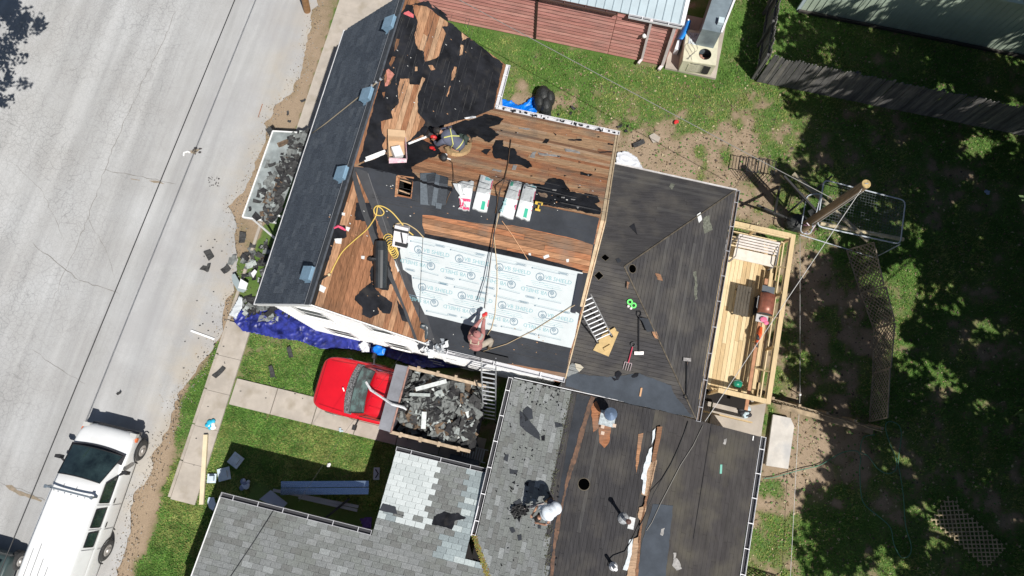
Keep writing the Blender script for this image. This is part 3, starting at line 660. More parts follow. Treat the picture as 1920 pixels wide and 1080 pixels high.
# north slope patches
patch('felt_scrap', RN, Z(o1, 3.6, [(400, 900), (440, 880), (560, 800), (640, 815), (690, 800), (760, 770), (880, 800), (850, 840), (780, 860), (850, 910), (780, 965), (700, 920), (640, 950), (600, 970), (500, 960), (430, 1010), (380, 960)]), felt, MH, off=.012)
patch('felt_scrap', RN, Z(o2, 4.8, [(110, 460), (140, 400), (210, 400), (205, 450), (260, 470), (320, 480), (330, 530), (440, 590), (470, 640), (430, 655), (350, 620), (260, 610), (250, 580), (130, 560), (110, 510)]), felt, MH, off=.012)
patch('felt_scrap', RN, Z(o2, 4.8, [(375, 775), (440, 795), (580, 800), (610, 750), (680, 740), (750, 760), (770, 800), (820, 860), (920, 880), (1060, 900), (1080, 950), (1030, 970), (1085, 1010), (1083, 1066), (900, 1035), (640, 990), (460, 965), (360, 950)]), felt, MH, off=.010, holes=[Z(o2, 4.8, [(520, 870), (580, 872), (612, 900), (600, 918), (545, 908)])])
patch('felt_scrap', RN, Z(o4, 4.8, [(150, 628), (400, 520), (520, 560), (600, 430), (700, 380), (860, 450), (900, 510), (630, 640), (640, 690), (700, 740), (800, 770), (1000, 830), (1000, 860), (780, 800), (640, 765), (520, 715), (400, 690), (280, 660)]), felt, MH, off=.008)
for q in [[(230, 850), (205, 860), (240, 870)], [(590, 385), (625, 392), (600, 430), (560, 425)], [(790, 392), (915, 390), (915, 405), (800, 400)], [(1060, 503), (1185, 500), (1185, 512), (1080, 512)], [(905, 685), (1015, 710), (985, 728), (905, 712)], [(890, 590), (910, 600), (885, 602)], [(1035, 655), (1045, 660), (1035, 680)], [(755, 712), (780, 720), (758, 728)],
          [(455, 715), (475, 722), (455, 728)], [(320, 325), (335, 332), (318, 338)], [(660, 330), (690, 350), (680, 358)], [(185, 305), (205, 315), (188, 318)], [(690, 540), (730, 545), (700, 552)], [(1060, 362), (1080, 370), (1060, 378)], [(1150, 425), (1200, 435), (1190, 448), (1150, 440)], [(880, 820), (912, 826), (885, 832)], [(100, 480), (60, 530), (10, 500), (40, 480)]]:
    patch('felt_scrap', RN, Z(o2, 4.8, q), felt, MH, off=.012, amp=.8, seg=4)
greyp = mat('weathered_pale_wood', (.30, .29, .28), .9, var=.3, scale=8)
for q in [[(345, 285), (450, 295), (440, 306), (350, 298)], [(760, 475), (900, 505), (900, 522), (770, 500)], [(520, 510), (720, 540), (715, 556), (530, 530)], [(120, 655), (195, 672), (190, 690), (110, 672)], [(300, 620), (335, 630), (320, 668), (285, 665)], [(470, 510), (510, 500), (490, 560), (450, 555)], [(650, 845), (690, 848), (685, 858), (650, 853)], [(730, 912), (765, 915), (760, 924), (730, 920)], [(815, 930), (860, 935), (850, 942), (820, 938)], [(865, 1000), (895, 995), (880, 1020)]]:
    patch('flashing_scrap', RN, Z(o2, 4.8, q), greyp, MH, off=.018 if q[0][1] > 840 else .012, amp=1, seg=5)
# south slope: grey underlayment felt with an open strip, hole frame
S1 = [(792, 403), (812, 404), (835, 409), (900, 419), (960, 422), (1030, 437), (1075, 447), (1112, 459), (1104, 512), (1093, 511), (1000, 483), (930, 468), (870, 455), (797, 438), (792, 422)]
hole2 = [(747, 331), (775, 334), (772, 373), (744, 368)]
outS = [(664, 313), (690, 314), (800, 340), (900, 361), (1000, 382), (1100, 403), (1124, 409), (1117, 440), (1113, 458), (1118, 459), (1100, 540), (1085, 600), (1070, 655), (1061, 700), (900, 672), (787, 648), (770, 600), (745, 540), (715, 470), (690, 400), (668, 345)]
patch('roofing_felt', RS, outS, felt_grey, MH, holes=[S1, hole2], off=.005, amp=.6, seg=14)
mb = MB()   # old wooden trim round the hole
for a, b_ in [((745, 330), (776, 334)), ((745, 330), (742, 369))]:
    mb.bar(RS.px(*a, .015), RS.px(*b_, .015), .05, .02, RS.n)
obj('hole_trim', mb, browns[0], MH)
# darker overlap strips
patch('roofing_felt', RS, [(797, 438), (870, 452), (1000, 480), (1093, 507), (1090, 514), (1000, 489), (870, 462), (795, 446)], felt, MH, off=.009, amp=.4)
patch('valley_felt', RS, [(664, 313), (688, 322), (738, 440), (765, 520), (800, 590), (822, 655), (787, 648), (770, 600), (745, 540), (715, 470), (690, 400)], mat('valley_liner', (.045, .047, .052), .8, var=.2, scale=3), MH, off=.010, amp=.6, seg=12)
patch('valley_felt', ME, [(664, 313), (660, 330), (672, 380), (700, 460), (728, 520), (752, 570), (778, 640), (785, 646), (765, 590), (745, 540), (715, 470), (690, 400)], mat('valley_liner', (.045, .047, .052)), MH, off=.010, amp=.6, seg=12)
mb = MB(); mb.bar(RS.px(690, 325, .014), RS.px(787, 620, .014), .018, .008, RS.n); obj('valley_crease', mb, mat('crease', (.11, .11, .115), .7), MH)
# torn felt on the small south-west triangle
patch('torn_felt', ME, Z(o3, 4.8, [(518, 0), (640, 0), (700, 200), (720, 330), (700, 380), (690, 350), (650, 260), (610, 170), (540, 158), (505, 150)]), felt, MH, off=.006)
patch('torn_felt', ME, Z(o3, 4.8, [(560, 790), (600, 760), (650, 720), (740, 830), (790, 860), (840, 900), (820, 1000), (750, 990), (710, 940), (720, 1000), (640, 1040), (570, 1010), (575, 950), (500, 870), (510, 840)]), felt, MH, off=.008)
patch('torn_felt', ME, Z(o3, 4.8, [(690, 380), (770, 470), (840, 640), (870, 760), (830, 730), (800, 790), (740, 780), (650, 720), (640, 620), (670, 560), (640, 500), (690, 440)]), felt, MH, off=.007)
patch('torn_felt', ME, Z(o3, 4.8, [(400, 0), (420, 0), (390, 110), (350, 200), (420, 205), (430, 310), (395, 325), (315, 320), (300, 420), (270, 520), (232, 540), (300, 330), (360, 130)]), felt, MH, off=.006, amp=1)
patch('torn_felt', ME, Z(o3, 4.8, [(880, 870), (940, 960), (980, 1060), (1000, 1080), (930, 1060), (900, 970)]), felt, MH, off=.006, amp=1)
mb = MB(); mb2 = MB()
for _ in range(70):
    x, y = U(735, 915), U(50, 230); a_ = ME.px(x, y, .009); L_ = U(.15, .9); mb.bar(a_, a_ + ME.dv * L_ + ME.du * U(-.03, .03), U(.006, .014), .004, ME.n)
for _ in range(60):
    x, y = U(690, 1090), U(330, 440); a_ = RS.px(x, y, .008); L_ = U(.2, 1.2); mb.bar(a_, a_ + RS.du * L_ + RS.dv * U(-.03, .03), U(.005, .012), .004, RS.n)
    x, y = U(800, 1050), U(610, 690); a_ = RS.px(x, y, .008); mb.bar(a_, a_ + RS.du * L_, U(.005, .012), .004, RS.n)
obj('felt_crease', mb, mat('felt_crease', (.040, .040, .042), .9, var=.3, scale=6), MH, kind='stuff')
mb = MB()
for _ in range(60):
    c = RN.uv(U(-2.6, .95), 9.57 + U(-.03, .12), U(.02, .05)); s = U(.02, .09); a_ = U(0, 3); mb.box(c, (s, s * .6, .01), (V((math.cos(a_), math.sin(a_), .1)).normalized(), V((-math.sin(a_), math.cos(a_), 0)), V((0, 0, 1))))
obj('gutter_litter', mb, felt, MH, kind='stuff')
# small nails and caps, dust chips: tiny pale bits
chips = MB()
for _ in range(130):
    pl, (x, y) = random.choice([(RN, (U(930, 1140), U(240, 380))), (RS, (U(700, 1080), U(345, 430))), (ME, (U(720, 900), U(60, 220))), (ME, (U(610, 740), U(380, 600))), (RS, (U(800, 1050), U(610, 690)))])
    c = pl.px(x, y, .016); chips.box(c, (U(.015, .05), U(.01, .03), .004), (pl.du, pl.dv, pl.n), random.randint(0, 1))
obj('debris_chips', chips, [mat('chip_pale', (.5, .5, .48), .8), mat('chip_brown', (.35, .2, .11), .9)], MH, kind='stuff')
# white tape and labels stuck to the wood
lab = mat('paper_label', (.62, .63, .62), .7, var=.15, scale=20)
for pl, q in [(ME, [(388, 88), (415, 92), (410, 118), (385, 112)]), (ME, [(560, 478), (592, 480), (588, 510), (560, 505)]), (ME, [(320, 325), (385, 320), (380, 370), (330, 365)]), (ME, [(425, 215), (462, 225), (445, 260), (420, 245)]), (ME, [(190, 738), (245, 765), (225, 812), (180, 790)]), (ME, [(860, 520), (880, 520), (905, 610), (888, 625), (868, 570)])]:
    patch('paper_scrap', pl, Z(o3, 4.8, q), lab, MH, off=.018, amp=.6, seg=4)
for q in [[(950, 283), (968, 282), (970, 300), (955, 302)], [(1055, 305), (1075, 295), (1095, 292), (1100, 308), (1062, 325)], [(1218, 325), (1240, 322), (1238, 345), (1222, 348)]]:
    patch('paper_scrap', RS, Z((740, 400), 3.79, q), lab, MH, off=.008, amp=.6, seg=4)
pink = mat('pink_scrap', (.55, .12, .13), .7, var=.3, scale=15)
for pl, q in [(ME, Z(o1, 3.6, [(85, 475), (100, 465), (140, 505), (120, 530), (95, 580), (75, 585), (90, 530)])), (ME, Z(o1, 3.6, [(205, 85), (235, 75), (270, 100), (268, 122), (235, 110), (200, 95)]))]:
    patch('pink_paper_scrap', pl, q, pink if q[0][1] < 60 else mat('dusty_pink', (.42, .17, .13), .8, var=.3, scale=12), MH, off=.02, amp=1, seg=4)
# ================================================================ UNDERLAYMENT with its print (a part of the main house roof)
sheet_m = mat('underlayment', (.535, .575, .585), .6, var=.05, scale=2, bump=.12, bscale=5)
UL = [(756, 440), (795, 445), (1093, 511), (1086, 540), (1078, 583), (1086, 588), (1078, 630), (1071, 652), (900, 614), (797, 589), (783, 560), (774, 537), (772, 516), (756, 505), (750, 470)]
und = patch('underlayment_sheet', RS, UL, sheet_m, MH, off=.016, thick=.008, amp=.3, seg=30, label='pale blue-white printed underlayment sheet')
ink = mat('print_teal', (.20, .39, .43), .6); ink2 = mat('print_slate', (.14, .22, .28), .6)
def text_mesh(body, size, font_scale=1.0):
    cu = bpy.data.curves.new('t', 'FONT'); cu.body = body; cu.size = size; cu.align_x = 'LEFT'; cu.resolution_u = 2
    o = bpy.data.objects.new('t', cu); link(o); dg = bpy.context.evaluated_depsgraph_get(); me = bpy.data.meshes.new_from_object(o.evaluated_get(dg))
    vs = [v.co.copy() for v in me.vertices]; fs = [tuple(p.vertices) for p in me.polygons]
    bpy.data.objects.remove(o); bpy.data.meshes.remove(me); return vs, fs
TXT = {}
def put_text(mb, body, size, c, X, Y, m=0, off=V((0, 0, 0))):
    k = (body, size)
    if k not in TXT: TXT[k] = text_mesh(body, size)
    vs, fs = TXT[k]; mb.add([c + X * p.x + Y * p.y for p in vs], fs, m)
def ring(mb, c, X, Y, r0, r1, m=0, n=20, a0=0, a1=6.283):
    vs = []
    for i in range(n + 1):
        t = a0 + (a1 - a0) * i / n; d = X * math.cos(t) + Y * math.sin(t); vs += [c + d * r0, c + d * r1]
    mb.add(vs, [(2 * i, 2 * i + 1, 2 * i + 3, 2 * i + 2) for i in range(n)], m)
def strip2(mb, a, b_, wd, n, m=0):
    d = (b_ - a).normalized(); x = n.cross(d) * wd / 2; mb.add([a - x, b_ - x, b_ + x, a + x], [(0, 1, 2, 3)], m)
pr = MB(); n_ = RS.n
eX = (RS.px(1093, 511) - RS.px(795, 445)).normalized(); eY = n_.cross(eX)
def logo(px, py, flip):
    c = RS.px(px, py, .0185); X, Y = (eX, eY) if not flip else (-eX, -eY)
    ring(pr, c, X, Y, .095, .115, 1); ring(pr, c + X * .015 - Y * .03, X, Y, .035, .055, 1, 14); ring(pr, c + X * .015 - Y * .03, X, Y, .0, .022, 1, 8); ring(pr, c - X * .02 + Y * .04, X, Y, .03, .042, 1, 10, .4, 2.6)
    put_text(pr, 'VB SHIELD', .155, c + X * .13 - Y * .03, X, Y, 0)
    strip2(pr, c + X * .09 - Y * .075, c + X * .72 - Y * .075, .016, n_, 1)
    for k in range(3): strip2(pr, c + X * (.06 + .1 * k) - Y * (.145 + .05 * k), c + X * (.55 + .04 * k) - Y * (.145 + .05 * k), .007, n_, 0)
    ring(pr, c + X * .03 - Y * .16, X, Y, 0, .014, 1, 6)
for x, y in [(784.5, 468), (861, 485), (936, 501), (1012.5, 519), (791.5, 538), (866, 554), (941.5, 572), (1017, 590)]: logo(x, y, False)
for x, y in [(808, 499), (883.5, 517), (959, 533.5), (1035.5, 551.5), (814.5, 568), (888, 585), (963.5, 603), (1039, 620.5)]: logo(x, y, True)
def lozenge(px, py):
    c = RS.px(px, py, .0185); 
    for s in (-1, 1): strip2(pr, c - eX * .11 + eY * .024 * s, c + eX * .11 + eY * .024 * s, .009, n_, 1); ring(pr, c + eX * .11 * s, eX, eY, .02, .029, 1, 8)
    strip2(pr, c - eX * .085, c + eX * .085, .02, n_, 1)
for x, y in [(825, 461), (900, 477), (977, 496), (1056, 513), (769, 506), (843, 522), (918, 539.5), (994, 557), (831, 532), (906, 549), (982, 566.5), (1059, 585), (848, 591), (923, 609), (997, 625.5)]: lozenge(x, y)
for (x0, y0), (x1, y1) in [((845, 468), (905, 484)), ((770, 452), (815, 462)), ((998, 502), (1050, 514)), ((790, 508), (822, 517)), ((862, 524), (898, 533)), ((775, 521), (840, 535)), ((852, 538), (908, 550)), ((927, 555), (985, 569)), ((1003, 573), (1062, 587)), ((937, 541), (975, 551)), ((1010, 560), (1052, 569)), ((800, 583), (840, 592)), ((865, 595), (905, 604)), ((940, 612), (978, 620)), ((1010, 628), (1052, 638)), ((920, 487), (970, 497))]:
    a, b_ = RS.px(x0, y0, .0185), RS.px(x1, y1, .0185); strip2(pr, a, b_, .010, n_, 1); ring(pr, a, eX, eY, 0, .022, 1, 7); strip2(pr, a + eY * .03, b_ + eY * .03, .005, n_, 0)
o_ = obj('sheet_print', pr, [ink, ink2], MH); o_.parent = und
lp = MB()
for a, b_ in [((774, 516), (1083, 590)), ((762, 445), (1090, 518))]: strip2(lp, RS.px(*a, .0183), RS.px(*b_, .0183), .012, n_)
o_ = obj('lap_line', lp, mat('lap_grey', (.42, .48, .5), .6), MH); o_.parent = und
mb = MB(); mb.bar(RS.px(1089, 514, .05), RS.px(1075, 586, .05), .12, .07, n_); obj('felt_roll_edge', mb, mat('navy_roll', (.018, .022, .034), .7), MH)
# ================================================================ HIPPED ANNEX
AX = thing('hipped_annex', 'dark hip-roofed house annex beside the deck, stripped to tarred boards', 'annex', W(3, 5.6, 0))
cr = [(1.0, 2.2, 3.3), (1.0, 9.2, 3.3)]
for a, b_, z1 in [((1.05, 9.15), (4.95, 9.15), 3.4), ((4.95, 9.15), (4.95, 2.15), 3.4), ((4.95, 2.15), (1.05, 2.15), 3.4)]:
    mb = MB(); mb.bar(W(*a, z1 / 2), W(*b_, z1 / 2), .14, z1); obj('wall', mb, wall_white, AX)
pHN = [(1.04, 5.65), (2.0, 5.65), (5.1, 9.35), (1.04, 9.35)]; pHE = [(2.0, 5.65), (5.1, 2.0), (5.1, 9.35)]; pHS = [(1.04, 2.0), (5.1, 2.0), (2.0, 5.65), (1.04, 5.65)]
for pl, pp in ((HN, pHN), (HE, pHE), (HS, pHS)): slab('roof', pl, pp, AX, th=.08)
boards(HN, pHN, 'u', .11, dku, AX, name='decking', single=False, weights=[3, 3, 2, 3, .35], gap=.005); boards(HS, pHS, 'u', .11, dku, AX, name='decking', single=False, weights=[2, 3, 3, 2, .9], gap=.006)
boards(HE, pHE, 'v', .11, dkv, AX, name='decking', single=False, weights=[3, 3, 2, 3, .6], gap=.006)
hipm = mat('hip_seam', (.09, .075, .055), .9, var=.5, scale=7)
for a, b_ in [((2.0, 5.65, 4.9), (5.1, 9.35, 3.5)), ((2.0, 5.65, 4.9), (5.1, 2.0, 3.5))]:
    mb = MB(); mb.bar(W(*a) + V((0, 0, .012)), W(*b_) + V((0, 0, .012)), .035, .022); obj('hip_seam', mb, hipm, AX)
patch('felt_overlap', HS, [(1085, 700), (1140, 707), (1200, 700), (1258, 722), (1262, 735), (1297, 782), (1180, 757), (1060, 724), (1064, 700)], felt_blue, AX, off=.010, amp=1.2)
for q in [[(1180, 425), (1189, 419), (1195, 441)]]: patch('felt_scrap', HN, q, felt, AX, off=.014, amp=.3)
patch('felt_scrap', HE, [(1198, 595), (1216, 598), (1232, 625), (1225, 622), (1212, 622), (1205, 605)], felt_grey, AX, off=.014, amp=1)
patch('bare_wood', HE, [(1222, 622), (1230, 622), (1235, 636), (1228, 634)], browns[0], AX, off=.018, amp=1, seg=5)
for q in [[(1228, 512), (1238, 515), (1242, 527), (1232, 524)], [(1175, 528), (1180, 530), (1176, 543)], [(1283, 672), (1290, 672), (1288, 686)]]: patch('bare_wood', HE, q, browns[3], AX, off=.014, amp=1, seg=4)
patch('paper_scrap', HE, [(1306, 403), (1313, 398), (1316, 412), (1310, 418)], lab, AX, off=.016, amp=.5, seg=4)
for pl, q in [(HE, [(1318, 410), (1330, 404), (1336, 430), (1320, 438)]), (HN, [(1258, 343), (1266, 346), (1260, 356), (1254, 350)]), (HE, [(1300, 510), (1306, 508), (1308, 560), (1302, 564)])]:
    patch('lichen_stain', pl, q, mat('lichen', (.12, .125, .10), .95, var=.5, scale=16), AX, off=.008, amp=2, seg=6)
holem = mat('hole_dark', (.001, .001, .001), 1.0, spec=0)  # closed near-black disc, the darkness inside a hole painted on
rimm = mat('hole_rim', (.13, .11, .08), .9, var=.3, scale=9)
def vent_hole_disc(parent, plane, px, py, r, square=False):
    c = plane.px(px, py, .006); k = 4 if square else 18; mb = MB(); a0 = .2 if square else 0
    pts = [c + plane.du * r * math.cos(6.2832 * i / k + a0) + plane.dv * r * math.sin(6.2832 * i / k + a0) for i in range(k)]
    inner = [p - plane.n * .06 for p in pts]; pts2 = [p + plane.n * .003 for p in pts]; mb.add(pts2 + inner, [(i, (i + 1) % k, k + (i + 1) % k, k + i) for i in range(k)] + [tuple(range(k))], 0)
    o_ = obj('vent_hole_disc', mb, holem, parent); rm = MB()
    rp = [c + (p - c) * 1.12 for p in pts]; rm.add([p - plane.n * .003 for p in pts + rp], [(i, (i + 1) % k, k + (i + 1) % k, k + i) for i in range(k)]); obj('hole_rim', rm, rimm, o_) if 0 else obj('hole_rim', rm, rimm, parent)
vent_hole_disc(AX, HN, 1135, 483, .12, True); vent_hole_disc(AX, HS, 1123, 517, .13, True); vent_hole_disc(AX, HE, 1186, 504, .12)
patch('felt_scrap', HN, [(1154, 487), (1160, 484), (1165, 490), (1158, 494)], felt_grey, AX, off=.02, amp=.3)
# N fascia and east gutter
mb = MB(); mb.bar(HN.uv(1.0, 9.38, -.02), HN.uv(5.14, 9.38, -.02), .05, .12); obj('fascia', mb, mat('dusty_fascia', (.48, .46, .45), .7, var=.2, scale=6), AX)
gutter(AX, HE.uv(5.12, 9.35, 0), HE.uv(5.12, 1.95, 0), W(1, 0), wd=.12, m=mat('old_gutter', (.36, .36, .38), .5, var=.2, scale=6), inner=mat('gutter_rust', (.12, .09, .07), .8, var=.5, scale=5), hang=.8)
# ================================================================ LOW REAR WING
LO = thing('low_wing', 'low L-shaped rear wing with grey shingles left and bare dark deck right', 'house wing', W(2, -2, 0))
bv = -7.5
for a, b_, z1 in [((-.3, 1.9), (-.3, -2.9), 2.6), ((7.2, 1.95), (7.2, bv), 2.62), ((5.2, 1.9), (7.1, 1.9), 2.75), ((-7.9, -4.0), (-3.3, -4.0), 2.80), ((-7.9, -4.0), (-7.9, -9), 2.80), ((-3.2, -4.0), (-3.2, -1.5), 2.47), ((-3.2, -1.5), (-.75, -1.5), 2.46)]:
    mb = MB(); mb.bar(W(*a, z1 / 2), W(*b_, z1 / 2), .14, z1); obj('wall', mb, wall_white, LO)
mb = MB(); mb.prism([W(-.42, 1.93, 2.0), W(7.2, 1.93, 2.0), W(7.2, 1.93, 2.66), W(3.9, 1.93, 3.36), W(-.42, 1.93, 2.62)], W(0, -.1, 0)); obj('wall', mb, wall_white, LO)
pLW = [(-.42, 2.0), (3.9, 2.0), (3.9, bv), (-.42, bv)]; pLE = [(3.9, 2.0), (7.3, 2.0), (7.3, bv), (3.9, bv)]
pLW1 = [(-.42, 1.98), (1.2, 1.98), (1.2, bv), (-.42, bv)]; pLW2 = [(1.2, 1.98), (3.9, 1.98), (3.9, bv), (1.2, bv)]
for pl, pp in ((LW, pLW), (LE, pLE)): slab('roof', pl, pp, LO, th=.08)
pW2a = [(-8.1, -3.45), (-3.42, -3.45), (2.0, -3.45), (2.0, -7.6), (-8.1, -7.6)]; pW2b = [(-3.42, -.97), (-.60, -.97), (-.60, -3.45), (-3.42, -3.45)]
pW2 = [(-8.1, -3.45), (-3.42, -3.45), (-3.42, -.97), (-.60, -.97), (-.60, -3.0), (2.0, -7.5), (2.0, -7.6), (-8.1, -7.6)]
slab('roof', W2, pW2, LO, th=.08, top=-.02)
W2s = Plane(0, -7.6, W2.z(0, -7.6), 0, .3); slab('roof', W2s, [(-8.1, -7.6), (2.0, -7.6), (2.0, -11), (-8.1, -11)], LO, th=.08)
boards(LW, pLW2, 'v', .12, dkv, LO, name='decking', single=False, weights=[3, 3, 2, 3, .3], gap=.005)
brn_dark = [mat('tar_paper_%d' % i, c, .9, var=.18, scale=2.0, stretch=(2.5, .8, 4), spec=.2, bump=.2, bscale=8, patchy=((.11, .10, .075), 1.1, .48, .72, .6)) for i, c in enumerate([(.052, .048, .048), (.054, .050, .049), (.050, .046, .046)])]
boards(LE, pLE, 'v', .13, brn_dark, LO, name='decking', single=False, gap=.003, dz=.0005)
# individual shingles of the visible west field and the south wing; the rest joined
GS = [mat('grey_shingle_%d' % i, c, .95, var=.22, scale=30, spec=.15, bump=.4, bscale=70, patchy=((.12, .125, .10), 1.2, .55, .8, .45)) for i, c in enumerate([(.20, .21, .21), (.175, .185, .18), (.225, .235, .235), (.155, .16, .155), (.265, .28, .28), (.188, .20, .192)])]
WS = [mat('white_shingle_%d' % i, c, .9, var=.08, scale=20, spec=.15, bump=.3, bscale=70) for i, c in enumerate([(.50, .54, .54), (.46, .50, .50), (.53, .57, .57)])]
BS = [mat('bluish_shingle_%d' % i, c, .9, var=.15, scale=20, spec=.15, bump=.3, bscale=70) for i, c in enumerate([(.24, .28, .29), (.30, .35, .36), (.42, .47, .47)])]
sh_cache = {}
def shingle_piece(l, h, t):
    k = (round(l, 2), round(h, 2))
    if k not in sh_cache:
        mb = MB(); l2 = k[0]; mb.hexa([V((0, 0, -.004)), V((l2, 0, -.004)), V((l2, h, -.004)), V((0, h, -.004))], [V((0, 0, t)), V((l2, 0, t)), V((l2, h, .002)), V((0, h, .002))]); sh_cache[k] = mesh('shingle', mb, GS[0])
    return sh_cache[k]
budget = [300]
ALLM = GS + WS + BS
def lay_shingles(plane, poly, along, pitch, tab, parent, joined, choose, skip=None, near=None):
    """courses run along the eave; the butt edge of each tab faces down-slope"""
    up = (plane.dv if along == 'u' else plane.du)
    up = up if up.z > 0 else -up
    X = plane.du if along == 'u' else plane.dv
    if X.cross(up).dot(plane.n) < 0: X = -X
    k = 0
    for a, b_, ca, cb in rows(poly, along, pitch):
        k += 1
        s0, s1 = min(ca[0], cb[0]), max(ca[1], cb[1]); x = s0 - tab * (.5 if k % 2 else .0) - U(0, .05)
        while x < s1:
            l, r_ = max(x, s0), min(x + tab - .008, s1); x += tab
            if r_ - l < .05: continue
            w_ = (a + b_) / 2; mid_uv = ((l + r_) / 2, w_) if along == 'u' else (w_, (l + r_) / 2)
            mid = plane.uv(*mid_uv)
            if skip and skip(mid_uv): continue
            m = choose(mid_uv); H_ = (b_ - a) * 1.22; L_ = r_ - l; t = U(.008, .014)
            base = mid - X * L_ / 2 - up * (b_ - a) / 2 + plane.n * .004
            if budget[0] > 0 and near and near(mid_uv):
                budget[0] -= 1
                o_ = link(bpy.data.objects.new('shingle', shingle_piece(L_, round(H_, 2), .012))); o_.parent = parent
                Mx = Matrix((X, up, plane.n)).transposed().to_4x4(); Mx.translation = base - ORG[parent.name]; o_.matrix_local = Mx
                o_.material_slots[0].link = 'OBJECT'; o_.material_slots[0].material = ALLM[m]; ORG[o_.name] = ORG[parent.name]
            else:
                q = [base, base + X * L_, base + X * L_ + up * H_, base + up * H_]
                joined.hexa([p - plane.n * .004 for p in q], [q[0] + plane.n * t, q[1] + plane.n * t, q[2] + plane.n * .002, q[3] + plane.n * .002], m)
nz1 = VN(21)
def patchnoise(uv, s=.8): return float(nz1(np.array([uv[0]]), np.array([uv[1]]), s, 3)[0])
def grey(uv):
    n = patchnoise(uv); w_ = [3, 3, 2, 1.5, .9, 2] if n > .5 else [2, 3, 1, 2.5, .4, 2.5]
    return random.choices(range(6), w_)[0]
def south(uv):
    u, v = uv
    if u > -3.45 and v > -3.0 and u < -.6:
        jx = -2.25 + .12 * (int((v + 10) / .17) % 2) + .1 * math.sin(v * 5)
        if u < jx + .15 and v > -2.55: return 6 + random.randrange(3)
        if u < jx + .55 and -2.95 < v < -2.45: return random.choice([6, 9, 11, 1, 3])
        if u > -1.15: return 9 + random.choices(range(3), [3, 3, 1.5])[0]
        return random.choices([0, 1, 3, 5, 8], [3, 3, 2, 3, .12])[0]
    if u > -1.4 and -3.6 < v < -3.0: return 9 + random.choices(range(3), [3, 3, 1])[0]
    return grey(uv)
J = MB()
val = lambda uv: LW.z(*uv) > W2.z(*uv) + .01 and uv[0] > -.55
lay_shingles(W2, pW2b, 'u', .165, .30, LO, J, south, near=lambda q: True)
lay_shingles(W2, pW2a, 'u', .165, .32, LO, J, south, skip=val, near=lambda q: q[1] > -5.2 and q[0] > -4.9)
def westjag(uv):
    u, v = uv; lim = (1.36 if v > -1 else 1.36 + (-1 - v) * .17) + .05 * math.sin(v * 7)
    return u > lim or (W2.z(*uv) > LW.z(*uv) + .01)
lay_shingles(LW, [(-.42, 1.98), (2.4, 1.98), (2.4, bv), (-.42, bv)], 'v', .15, .31, LO, J, grey, skip=westjag)
obj('shingle_courses', J, ALLM, LO, kind='stuff')
# moss in the valley
mb = MB()
for i in range(1300):
    t = R(); u = -.5 + t * 1.6; v = -2.9 - (u + .42) * (.174 / .12); j = U(-.07, .09)
    p = LW.uv(u, v, .02) + W(j, U(-.05, .05)); s = U(.010, .024)
    mb.ball(p, (s, s, s * .6), 5, 3, m=random.choices([0, 1, 2], [3, 2, 2])[0])
obj('valley_moss', mb, [mat('moss_yellow', (.24, .22, .05), .95), mat('moss_green', (.12, .15, .035), .95), mat('moss_rust', (.20, .10, .035), .95)], LO, kind='stuff')
# felt margin and open brown joint between shingles and deck
patch('felt_strip', LW, [(1082, 738), (1106, 744), (1098, 800), (1080, 860), (1062, 930), (1040, 1030), (1030, 1100), (1025, 1100), (1036, 1000), (1052, 900), (1066, 820)], felt_grey, LO, off=.004, amp=.8)
patch('open_joint', LW, [(1108, 742), (1116, 746), (1100, 795), (1082, 860), (1068, 900), (1055, 955), (1042, 1020), (1034, 1100), (1028, 1100), (1039, 1000), (1060, 905), (1084, 820)], mat('rusty_joint', (.20, .11, .07), .9, col2=(.07, .05, .04), scale=5), LO, off=.012, amp=1.6)
for pl, q, m_ in [(LW, [(1108, 760), (1118, 752), (1130, 778), (1126, 800), (1112, 810)], browns[1]), (LW, [(1122, 775), (1148, 790), (1142, 830), (1133, 840), (1124, 830)], browns[1]), (LW, [(1197, 814), (1206, 812), (1200, 850), (1193, 888), (1192, 860)], browns[0]),
                  (LW, [(1215, 870), (1232, 862), (1224, 900), (1216, 930), (1203, 927), (1206, 900)], browns[4]), (LW, [(1198, 952), (1212, 948), (1210, 962), (1204, 980), (1196, 970)], browns[4]), (LW, [(1188, 1010), (1200, 1005), (1195, 1050), (1188, 1100), (1172, 1100), (1180, 1050)], browns[4]), (LW, [(1232, 800), (1242, 800), (1222, 900), (1204, 985), (1195, 1100), (1188, 1100), (1200, 985), (1218, 890)], browns[3])]:
    patch('bare_wood', pl, q, m_, LO, off=.011, amp=1, seg=6)
wp = mat('white_flashing', (.66, .71, .73), .7, var=.2, scale=10)
for q in [[(1224, 808), (1229, 803), (1227, 822), (1222, 834)], [(1217, 842), (1223, 838), (1220, 868), (1213, 885), (1211, 905), (1208, 928), (1204, 924), (1206, 900), (1202, 898), (1208, 870)], [(1180, 1012), (1187, 1010), (1184, 1040), (1176, 1070), (1168, 1068), (1176, 1045)]]: patch('flashing_strip', LW, q, wp, LO, off=.022, amp=.8, seg=6)
patch('felt_overlap', LE, [(1224, 945), (1262, 948), (1246, 1100), (1190, 1100), (1205, 1010)], felt_blue, LO, off=.010, amp=.8)
mb = MB(); mb.bar(LE.px(1334, 795, .01), LE.px(1300, 1010, .01), .012, .008); obj('felt_seam', mb, felt, LO)
patch('green_scrap', LE, [(1350, 871), (1354, 871), (1353, 888), (1349, 888)], mat('green_plastic', (.15, .42, .34), .5), LO, off=.014, amp=.2)
for q in [[(1265, 1045), (1272, 1050), (1278, 1066), (1268, 1070), (1260, 1060)], [(1240, 992), (1246, 990), (1242, 1005), (1237, 1002)], [(1262, 1036), (1268, 1036), (1267, 1048), (1262, 1048)], [(1357, 824), (1362, 822), (1360, 834), (1355, 832)]]: patch('felt_scrap', LE, q, greyp, LO, off=.012, amp=1, seg=4)
